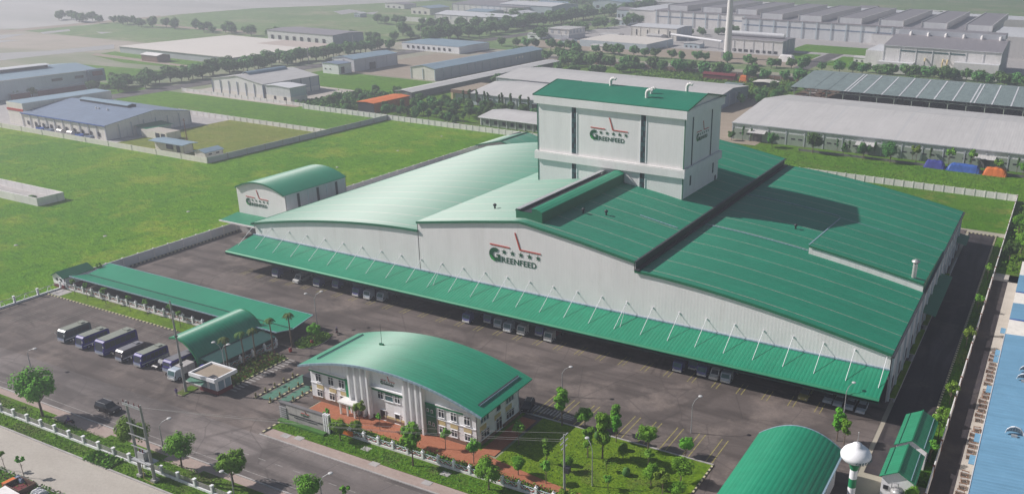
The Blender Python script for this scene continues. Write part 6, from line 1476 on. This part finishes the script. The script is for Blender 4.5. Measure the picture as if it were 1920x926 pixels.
for i in range(3): variant('sap%d' % i, seed=40 + i, n=220, leaf=.19, rx=.6, rz=.7, cl=6, mat='leaf', h=2.6, r=.05)
for i in range(5): variant('far%d' % i, seed=50 + i, n=1000, leaf=.6, rx=3.6, rz=2.9, cl=20, mat='leaf_far', h=2.4, r=.25)
for i in range(3): variant('conif%d' % i, seed=60 + i, n=800, leaf=.5, rx=2.2, rz=3.6, cl=16, mat='leaf_dark', h=4.0, r=.22, shape='tall')
variant('cyp', seed=70, n=500, leaf=.35, rx=.75, rz=3.0, cl=12, mat='leaf_dark', h=3.2, r=.12, shape='tall')
for i in range(2): variant('dark%d' % i, seed=80 + i, n=3000, leaf=.32, rx=3.0, rz=2.9, cl=22, mat='leaf_dark', h=3.0, r=.2)
def tree(key, x, y, s, label, group=None, name='tree', sz=1.0, rnd=random.Random(77), cat='tree'):
    cr, tr, cz = TV[key]; s *= 1.08 if key[:3] != 'far' else 1.0
    t = thing(name, label, cat, (x, y, .05), group, rnd.uniform(0, 6.28)); t.scale = (s, s, s * sz)
    a = bpy.data.objects.new('trunk', tr); COL.objects.link(a); a.parent = t
    c = bpy.data.objects.new('crown', cr); COL.objects.link(c); c.parent = t; c.location = (0, 0, cz)
    return t
def ordinal(n):
    return str(n) + ('th' if 10 <= n % 100 <= 20 else {1: 'st', 2: 'nd', 3: 'rd'}.get(n % 10, 'th'))
# street trees at the bottom
tree('round0', -160, 82.3, 1.32, 'large round street tree left of the black off-road car', name='street_tree')
tree('round1', -134, 82.2, .98, 'round street tree behind the H-frame power pole', name='street_tree')
tree('round2', -123, 82.6, .92, 'round street tree below the curved street lamp', name='street_tree')
tree('round3', -111, 82.8, .95, 'round street tree third before the bottom edge', name='street_tree')
tree('round0', -95.5, 84.0, .85, 'round street tree cut by the bottom edge below the sign wall', name='street_tree')
tree('sap0', -148, 68.4, 1.0, 'thin leafy sapling at the left end of the concrete road edge', name='sapling'); tree('sap1', -143.2, 68.6, 1.1, 'thin leafy sapling beside the junk crate', name='sapling')
tree('sap2', -90, 86.5, 1.2, 'thin sapling beside the street lamp at the bottom edge', name='sapling')
# office front
tree('slim0', -89, 101.2, 1.22, 'tall slim tree in front of the green glass strip of the office', name='garden_tree'); tree('round2', -105.6, 101.6, .6, 'small bright tree on the verge beside the sign wall', name='garden_tree')
tree('small1', -106.9, 108.0, 1.15, 'small palm-like tree at the office porch', name='garden_tree'); tree('sap1', -101.7, 107.6, 1.0, 'thin sapling before the office windows', name='sapling')
tree('small2', -87.4, 108.2, 1.05, 'small airy tree before the right wing of the office', name='garden_tree'); tree('small0', -80.2, 106.6, 1.2, 'small grey-green tree at the right corner of the office', name='garden_tree')
tree('round1', -73.5, 101.4, .86, 'dense tree on the verge at the gap in the swag fence', name='garden_tree')
tree('sap0', -111, 104.2, 1.0, 'thin sapling behind the louvred end of the sign wall', name='sapling')
# garden
for k, (ky, x, y, s, lab) in enumerate((('slim1', -73.3, 125.0, 1.18, 'tall slim tree at the back corner of the garden'), ('round2', -69, 126.0, .62, 'small round tree at the head of the first yellow bays'), ('slim2', -61.4, 118.5, 1.3, 'tall pointed tree in the middle of the garden'), ('slim0', -63.3, 127, .85, 'slim tree by the kerb behind the middle garden tree'),
    ('round3', -55.6, 125.0, .72, 'round tree at the kerb in the sunny garden'), ('round3', -48.8, 126, .55, 'small tree near the far end of the yellow bays'), ('round1', -50.4, 115, .62, 'thin tree in the middle of the sunny lawn'), ('round0', -46.3, 118, .70, 'broad tree near the right corner of the lawn'),
    ('small0', -47.6, 113.4, 1.2, 'thin tree at the lower right of the lawn'), ('slim2', -69.2, 112.6, .7, 'slender two-tiered tree in the shaded lawn'), ('small2', -66.2, 107.4, 1.1, 'small tree beside the orange path near the power pole'), ('small0', -76.8, 115.6, 1.2, 'small bright tree in the shade behind the office corner'),
    ('round0', -64.8, 112, .4, 'low leafy bush beside the garden power pole'), ('small2', -59, 115.4, .6, 'low bush in front of the middle garden tree'), ('small0', -56.2, 110.6, .7, 'low bush at the front of the sunny lawn'))):
    tree(ky, x, y, s, lab, name='garden_tree')
for x, y, lab in ((-59.3, 122.6, 'dark clipped shrub near the garden kerb'), (-55.4, 115.8, 'dark clipped shrub in the sunny lawn'), (-65.2, 124, 'dark clipped shrub in a ring near the first bays')):
    t = thing('clipped_shrub', lab, 'shrub', (x, y, 0)); q = MB(); q.lathe(x, y, [(.5, .1), (.75, .6), (.6, 1.3), (.2, 1.6)], 'leaf_dark', 10); q.build('foliage', t)
for ky, x, y, s, lab in (('slim0', -61.8, 124.6, .8, 'leafy tree just right of the tall garden corner row'), ('round1', -58.2, 120.2, .42, 'low round bush tree beside the middle garden tree'), ('small2', -53.0, 119.5, 1.0, 'little tree halfway across the sunny lawn'), ('slim1', -63.8, 117.6, .9, 'slim tree standing close to the pointed middle garden tree'), ('round2', -44.9, 113.4, .5, 'round bushy tree at the lawn edge by the striped kerb'), ('round0', -71.6, 107.3, .5, 'bushy tree on the inner side of the orange path bend'), ('small1', -93.6, 105.4, 1.2, 'small tree inside the swag fence before the right wing'), ('round3', -58.5, 101.6, .7, 'verge tree below the power pole at the bottom edge'), ('round1', -104.6, 104.6, .42, 'bushy shrub tree behind the orange banner')):
    tree(ky, x, y, s, lab, name='garden_tree')
for ky, x, y, s, lab in (('dark0', -6.0, 268, .7, 'dark scrub tree nearest the lane end beyond the right wall'), ('round2', -3.5, 276, .9, 'leafy tree beyond the right wall behind the scrub edge'), ('dark1', -1.5, 287, .8, 'dark tree deep in the scrub beyond the right wall'), ('round0', -5.5, 298, .8, 'round tree in the scrub beside the wall, halfway back'), ('small0', -10.2, 222, 1.2, 'small tree far along the shaded strip of the right wall'), ('small2', -10.2, 247, 1.2, 'small tree near the back end of the right wall strip')):
    tree(ky, x, y, s, lab, name='yard_tree')
# right strip
tree('slim2', -26.3, 144.0, .95, 'yellowish stringy tree by the arched green roof', name='yard_tree'); tree('slim1', -24.8, 143.2, .8, 'second stringy tree beside the arched green roof', name='yard_tree')
tree('small0', -9.7, 168.3, 1.3, 'small bright tree in the strip nearest the twin huts', name='yard_tree'); tree('small1', -9.8, 153.5, 1.3, 'small tree beside the farther green hut', name='yard_tree'); tree('small2', -9.9, 144.5, 1.2, 'small tree between the twin green huts and the wall', name='yard_tree')
tree('round1', -10.6, 128.5, .6, 'bushy tree at the corner of the nearer green hut', name='yard_tree'); tree('small1', -10.0, 198, 1.3, 'small bright tree in the middle of the right strip', name='yard_tree'); tree('small0', -10.0, 159, 1.0, 'low bright shrub in the yellow patch of the right strip', name='yard_tree')
# shelter strip
for k, (x, y) in enumerate(((-211, 122.6), (-206, 122.5), (-199, 122.4), (-190, 122.2), (-184.5, 122.6), (-176.6, 122.8), (-171.8, 121.5), (-216.0, 133.0))):
    tree('sap%d' % (k % 3), x, y, 1.15, ('sapling %s from the hut end of the row by the shelter fence' % ordinal(k + 1)) if k < 7 else 'thin tall sapling right beside the small gatehouse', 'saplings by the shelter fence', name='sapling')
# palms
def palm(label, x, y, h, seed):
    rnd = random.Random(seed); t = thing('palm_tree', label, 'palm', (x, y, 0), 'palms by the gate', rnd.uniform(0, 6))
    q = MB(); q.tube((0, 0, 0), (.1, .05, h * .5), .2, .14, 'bark', 8, False); q.tube((.1, .05, h * .5), (0, 0, h), .14, .12, 'bark', 8, False); o = q.build('trunk'); o.parent = t
    q = MB()
    for k in range(15):
        a = 2 * pi * k / 15 + rnd.uniform(-.2, .2); L = rnd.uniform(1.0, 1.5); up = rnd.uniform(.1, .9)
        for j in range(6):
            f0, f1 = j / 6, (j + 1) / 6
            P = lambda f: Vector((cos(a) * L * f, sin(a) * L * f, h + L * (up * f - 1.15 * up * f * f - .45 * f * f)))
            p0, p1 = P(f0), P(f1); sd = Vector((-sin(a), cos(a), 0)) * (.30 * (1 - abs(f0 - .4)))
            for s in (-1, 1): q.face([p0, p1, p1 + sd * s - Vector((0, 0, .12)), p0 + sd * s - Vector((0, 0, .12))], 'leaf_palm')
    q.tube((0, 0, h - .5), (0, 0, h + .1), .16, .2, 'leaf_palm', 7)
    o = q.build('crown'); o.parent = t
for k, (x, y, h, lab) in enumerate(((-145.0, 103.2 + 8.2, 7.6, 'palm nearest the guard booth, beside the twin lamp'), (-143.9, 114.6, 7.8, 'second palm from the guard booth with wide fronds'), (-143.8, 117.6, 7.4, 'third palm from the guard booth against the canopy'), (-143.6, 122.0, 8.0, 'tall palm before the dark end of the shelter roof'), (-142.2, 126.0, 8.0, 'farthest palm near the round island'))): palm(lab, x, y, h, 200 + k)
tree('round3', -140.4, 131.0, .62, 'bushy tree growing on the round island', name='garden_tree')
# low plants in the strips
def plants(name, label, n, x0, x1, y0, y1, z, h, mats, seed, leaf=.16):
    rnd = random.Random(seed); q = MB()
    for _ in range(n):
        x, y = rnd.uniform(x0, x1), rnd.uniform(y0, y1); s = leaf * rnd.uniform(.6, 1.5); d = rvec(rnd).normalized(); a = d.orthogonal().normalized() * s; b = d.cross(a)
        c = Vector((x, y, z + abs(rnd.gauss(0, h * .5)))); q.face([c - a, c - b * .6, c + a, c + b * .6], rnd.choice(mats))
    o = q.build(name); o['kind'] = 'stuff'; o['label'] = label; o['category'] = 'plants'; return o
plants('ground_cover', 'hedge and flower planting along the inner side of the swag fence', 4500, -108, -46, 104.2, 106.0, .1, .7, ['leaf', 'leaf_dark', 'leaf_lime', 'leaf_red'], 31, .15)
plants('ground_cover', 'loose bushes and weeds scattered over the garden lawn', 2600, -77, -45, 109, 124.5, .08, .16, ['leaf', 'leaf_lime', 'leaf_dark'], 32, .13)
plants('ground_cover', 'grass and small bushes on the verge below the office fence', 5200, -119, -44, 99.2, 102.9, .1, .16, ['leaf', 'leaf_lime', 'leaf_dark'], 33, .12)
plants('ground_cover', 'low mixed bushes filling the strip below the palms', 5000, -146.2, -139.2, 104.8, 121.5, .2, .5, ['leaf', 'leaf_dark', 'leaf_lime', 'leaf_red'], 1)
plants('ground_cover', 'leafy ground cover on the round island', 1800, -143, -138.4, 127, 134.5, .25, .6, ['leaf', 'leaf_dark'], 2)
plants('ground_cover', 'pale broad-leaved creeper beside the concrete road near the H-frame pole', 1300, -139.5, -133.3, 76.4, 79.2, .1, .5, ['leaf_lime', 'leaf'], 3, .28)
plants('ground_cover', 'weedy grass tufts along the bottom-left fence strip', 9000, -175, -100, 76.7, 83.0, .05, .15, ['leaf', 'leaf_lime', 'leaf'], 4, .12)
plants('ground_cover', 'rough plants along the foot of the office fence', 5000, -119, -44, 103.7, 105.4, .1, .5, ['leaf', 'leaf_dark'], 5, .16)
plants('ground_cover', 'weeds around the junk at the lower left', 3000, -152, -128, 60, 68.6, .05, .4, ['leaf', 'leaf_lime', 'bark'], 6, .18)
plants('ground_cover', 'dark planting in the shade along the right side road', 2500, -11.2, -9.2, 137, 285, .05, .25, ['leaf_dark', 'leaf'], 7, .16)
plants('ground_cover', 'rough grassy bank behind the far wall on the right', 9000, -130, 50, 340, 374, .02, .2, ['leaf_lime', 'leaf_lime', 'leaf'], 8, .24)
plants('ground_cover', 'wild bushes on the scrubby green patch beyond the feed tower', 9000, -262, -150, 492, 574, .1, 1.0, ['leaf_lime', 'leaf', 'leaf_far'], 9, .6)
plants('ground_cover', 'dense green scrub beyond the right wall', 7000, -8.0, 50, 256, 336, .1, 1.0, ['leaf', 'leaf_dark', 'leaf_lime'], 10, .4)
plants('ground_cover', 'dark weed patch in the meadow left of the barrel-roofed block', 2200, -246, -224, 208, 214, .02, .8, ['leaf', 'leaf_dark'], 12, .3)
plants('ground_cover', 'scrub between the striped hall and the orange shed', 9000, -362, -325, 342, 392, .1, 1.6, ['leaf_far', 'leaf', 'leaf_dark'], 13, .6)

# rows and groves farther off
def ordinal(n):
    return str(n) + ('th' if 10 <= n % 100 <= 20 else {1: 'st', 2: 'nd', 3: 'rd'}.get(n % 10, 'th'))
def grove(label, group, keys, pts, s0, s1, seed, name='tree', count=None):
    rnd = random.Random(seed)
    if count: pts = sorted(pts, key=(lambda p: p[0]) if count == 'x' else (lambda p: p[1]))
    for k, (x, y) in enumerate(pts):
        lab = label if not count else '%s tree from the %s end of %s' % (ordinal(k + 1), 'left' if count == 'x' else 'near', label)
        tree(rnd.choice(keys), x, y, rnd.uniform(s0, s1), lab, group, name, rnd=rnd)
def line(p0, p1, n, jx, jy, seed):
    rnd = random.Random(seed); return [(p0[0] + (p1[0] - p0[0]) * (i + rnd.uniform(-.3, .3)) / max(n - 1, 1) + rnd.uniform(-jx, jx), p0[1] + (p1[1] - p0[1]) * (i + rnd.uniform(-.3, .3)) / max(n - 1, 1) + rnd.uniform(-jy, jy)) for i in range(n)]
FAR = ['far0', 'far1', 'far2', 'far3', 'far4']
grove('the dense belt left of the blue-grey hall', 'tree belt left of the far street', FAR, line((-477, 322), (-487, 560), 56, 8, 3, 1), 1.0, 1.5, 1, count='y')
grove('the row this side of the far street', 'trees on the near side of the far street', FAR, line((-372, 572), (-60, 572), 36, 3, 5, 3), .95, 1.4, 3, count='x')
grove('the row beyond the far street', 'trees on the far side of the far street', FAR, line((-420, 632), (0, 636), 44, 3, 4, 4), .95, 1.4, 4, count='x')
grove('the row before the grey-roofed factory', 'trees before the grey-roofed factory', FAR, line((-130, 645), (-20, 648), 20, 2, 2, 5), .9, 1.2, 5, count='x')
grove('dark tree in the thick grove between the orange shed and the white workshop', 'grove behind the meadow wall', ['far0', 'far1', 'dark0', 'dark1', 'conif0'], [(x, y) for i in range(9) for j in range(5) for x, y in [(-306 + i * 6.2 + (j % 2) * 3 + random.Random(i * 9 + j).uniform(-2, 2), 344 + j * 9 + random.Random(i + j * 7).uniform(-3, 3))] if not (x > -252 and y < 374) and y < 388], .55, .85, 6)
grove('bushy tree between the striped hall and the orange shed', 'trees left of the orange shed', FAR, [(-345, 352), (-340, 358), (-334, 350), (-329, 360), (-338, 368), (-346, 372), (-352, 364), (-333, 378), (-327, 385), (-343, 384), (-352, 380), (-327, 344), (-332, 392), (-350, 392), (-338, 396)], .55, .85, 7)
grove('the cypress row before the white workshop', 'cypresses before the white workshop', ['cyp'], [(-285, 391), (-280, 391), (-275, 391), (-273, 391), (-266, 391), (-264, 391), (-288, 390), (-258, 390), (-253, 391), (-248, 391)], 1.0, 1.25, 8, 'cypress', count='x')
grove('the row behind the sage office', 'trees behind the sage office', FAR, [(-282, 384), (-270, 386), (-262, 384), (-256, 386), (-247, 385), (-240, 384), (-232, 385), (-290, 382)], .5, .8, 9, count='x')
for ky, x, y, s, lab in (('dark0', -112.5, 377, .8, 'small tree before the left end of the long warehouse'), ('dark1', -93.5, 374.5, 1.2, 'largest dark tree before the long white warehouse'), ('conif1', -80.6, 376.5, .62, 'narrow dark tree beside the first loading awning pillar'), ('dark0', -72, 376, .85, 'spreading tree left of the second large dark tree'), ('dark1', -60.5, 374, 1.1, 'second large dark tree before the long warehouse'),
        ('small0', -50.8, 378, 2.0, 'slim dark tree left of the violet tarpaulin'), ('small1', -38.0, 380, 2.0, 'bright tree rising between the violet and blue tarpaulins'), ('small2', -29.3, 380, 2.1, 'airy tree behind the bright blue tarpaulin'), ('small0', -18.2, 374, 1.7, 'small tree leaning on the orange tarpaulin'), ('round2', -9.5, 379, .8, 'leafy tree at the right edge before the warehouse'), ('dark0', -133, 381, .55, 'small bushy tree at the near corner of the long warehouse')):
    tree(ky, x, y, s, lab, name='warehouse_tree')
grove('the clipped row on the warehouse wall', 'clipped trees along the warehouse wall', ['cyp'], [(-128.5, 383.5), (-124.6, 383.5), (-85, 383.5), (-79.8, 383.5), (-69, 383.5), (-61.8, 383.5), (-53, 383.5), (-46, 383.5), (-30, 383.5), (-12, 383.5)], .75, .95, 11, 'clipped_tree', count='x')
grove('tree in the clump between the feed tower and the scrap shelter', 'clump left of the scrap shelter', ['far0', 'far2', 'dark0', 'dark1'], [(-166, 480), (-160, 488), (-152, 482), (-147, 492), (-156, 500), (-148, 505), (-163, 508), (-152, 516), (-158, 524), (-147, 528), (-143, 540), (-152, 536), (-170, 500), (-145, 552), (-150, 560), (-141, 562), (-146, 520), (-175, 486), (-160, 470), (-150, 472)], .6, 1.0, 12)
grove('shrubby tree beside the long blue shed corner', 'trees beside the long blue shed', FAR, [(-491, 322), (-486, 316), (-482, 326), (-478, 318), (-487, 332), (-480, 334), (-474, 326), (-494, 288), (-496, 280), (-490, 345), (-484, 350)], .55, .85, 15)
grove('tree between the white block compounds and the narrow white shed', 'trees along the narrow white shed', FAR, [(-320, 470), (-318, 482), (-316, 492), (-312, 505), (-320, 520), (-315, 535), (-310, 548), (-313, 456), (-306, 520), (-300, 535)], .55, .9, 17)

# distant trees past the three hundred largest: one mass
def distant_mass(sets):
    rnd = random.Random(101); v = []; f = []; mi = []
    for pts, s0, s1 in sets:
        for x, y in pts:
            cr, tr, cz = TV[rnd.choice(FAR)]; s = rnd.uniform(s0, s1); a = rnd.uniform(0, 6.28); ca, sa = cos(a) * s, sin(a) * s
            for me, dz, k in ((cr, cz, 0), (tr, 0, 1)):
                b = len(v); v.extend((x + p.co.x * ca - p.co.y * sa, y + p.co.x * sa + p.co.y * ca, (p.co.z + dz) * s) for p in me.vertices)
                f.extend(tuple(b + i for i in q.vertices) for q in me.polygons); mi.extend([k] * len(me.polygons))
    me = bpy.data.meshes.new('distant_trees'); me.from_pydata(v, [], f); me.materials.append(M['leaf_far']); me.materials.append(M['bark']); me.polygons.foreach_set('material_index', mi); me.update()
    o = bpy.data.objects.new('distant_trees', me); COL.objects.link(o); o['kind'] = 'stuff'; o['label'] = 'hazy belts and clumps of distant trees around the far factories'; o['category'] = 'trees'
distant_mass([(line((-486, 612), (-500, 1160), 66, 8, 5, 2), 1.4, 2.1), (line((-520, 640), (-600, 1180), 40, 25, 8, 22), 1.1, 1.7), (line((-300, 500), (-262, 572), 16, 6, 4, 13), .7, 1.1),
    ([(-346, 590), (-340, 584), (-334, 592), (-338, 600), (-330, 580), (-326, 560), (-320, 552), (-318, 566), (-312, 556), (-322, 575), (-308, 566), (-302, 560)], .9, 1.3),
    ([(-500, 640), (-492, 648), (-484, 652), (-520, 610), (-530, 600), (-545, 608), (-512, 622), (-556, 600)], .9, 1.2),
    (line((-60, 1060), (60, 1050), 12, 4, 6, 18) + line((-640, 720), (-500, 740), 14, 10, 6, 19), 1.0, 1.5), (line((-430, 690), (-430, 1000), 30, 10, 6, 23), 1.1, 1.6), (line((-900, 1000), (-560, 1130), 50, 20, 12, 24), 1.2, 2.0), (line((-900, 560), (-620, 570), 30, 20, 8, 25), .9, 1.4), (line((-300, 1130), (300, 1120), 50, 10, 12, 26), 1.2, 1.9), (line((-140, 735), (-70, 748), 9, 8, 4, 27), .8, 1.1), (line((-330, 800), (-300, 860), 10, 8, 4, 28), .9, 1.2)])

# ------------------------------------------------------------------ haze
q = MB(); q.box(-6500, 6500, -550, 8500, -1.2, 94, 'white'); hz = q.build('haze'); hz['kind'] = 'stuff'
hm = bpy.data.materials.new('haze'); hm.use_nodes = True; ht = hm.node_tree; ht.nodes.clear()
out = ht.nodes.new('ShaderNodeOutputMaterial'); pv = ht.nodes.new('ShaderNodeVolumePrincipled')
pv.inputs['Density'].default_value = HAZE; pv.inputs['Color'].default_value = (0.86, 0.90, 1.0, 1); pv.inputs['Anisotropy'].default_value = 0.42
ht.links.new(pv.outputs[0], out.inputs['Volume'])
hz.data.materials.clear(); hz.data.materials.append(hm)

# ------------------------------------------------------------------ lettering as real meshes
bpy.context.view_layer.update()
dg = bpy.context.evaluated_depsgraph_get()
for o in [o for o in SC.objects if o.type == 'FONT']:
    me = bpy.data.meshes.new_from_object(o.evaluated_get(dg)); n = bpy.data.objects.new('lettering', me); COL.objects.link(n)
    n.parent = o.parent; n.location = o.location; n.rotation_euler = o.rotation_euler
    bpy.data.objects.remove(o)
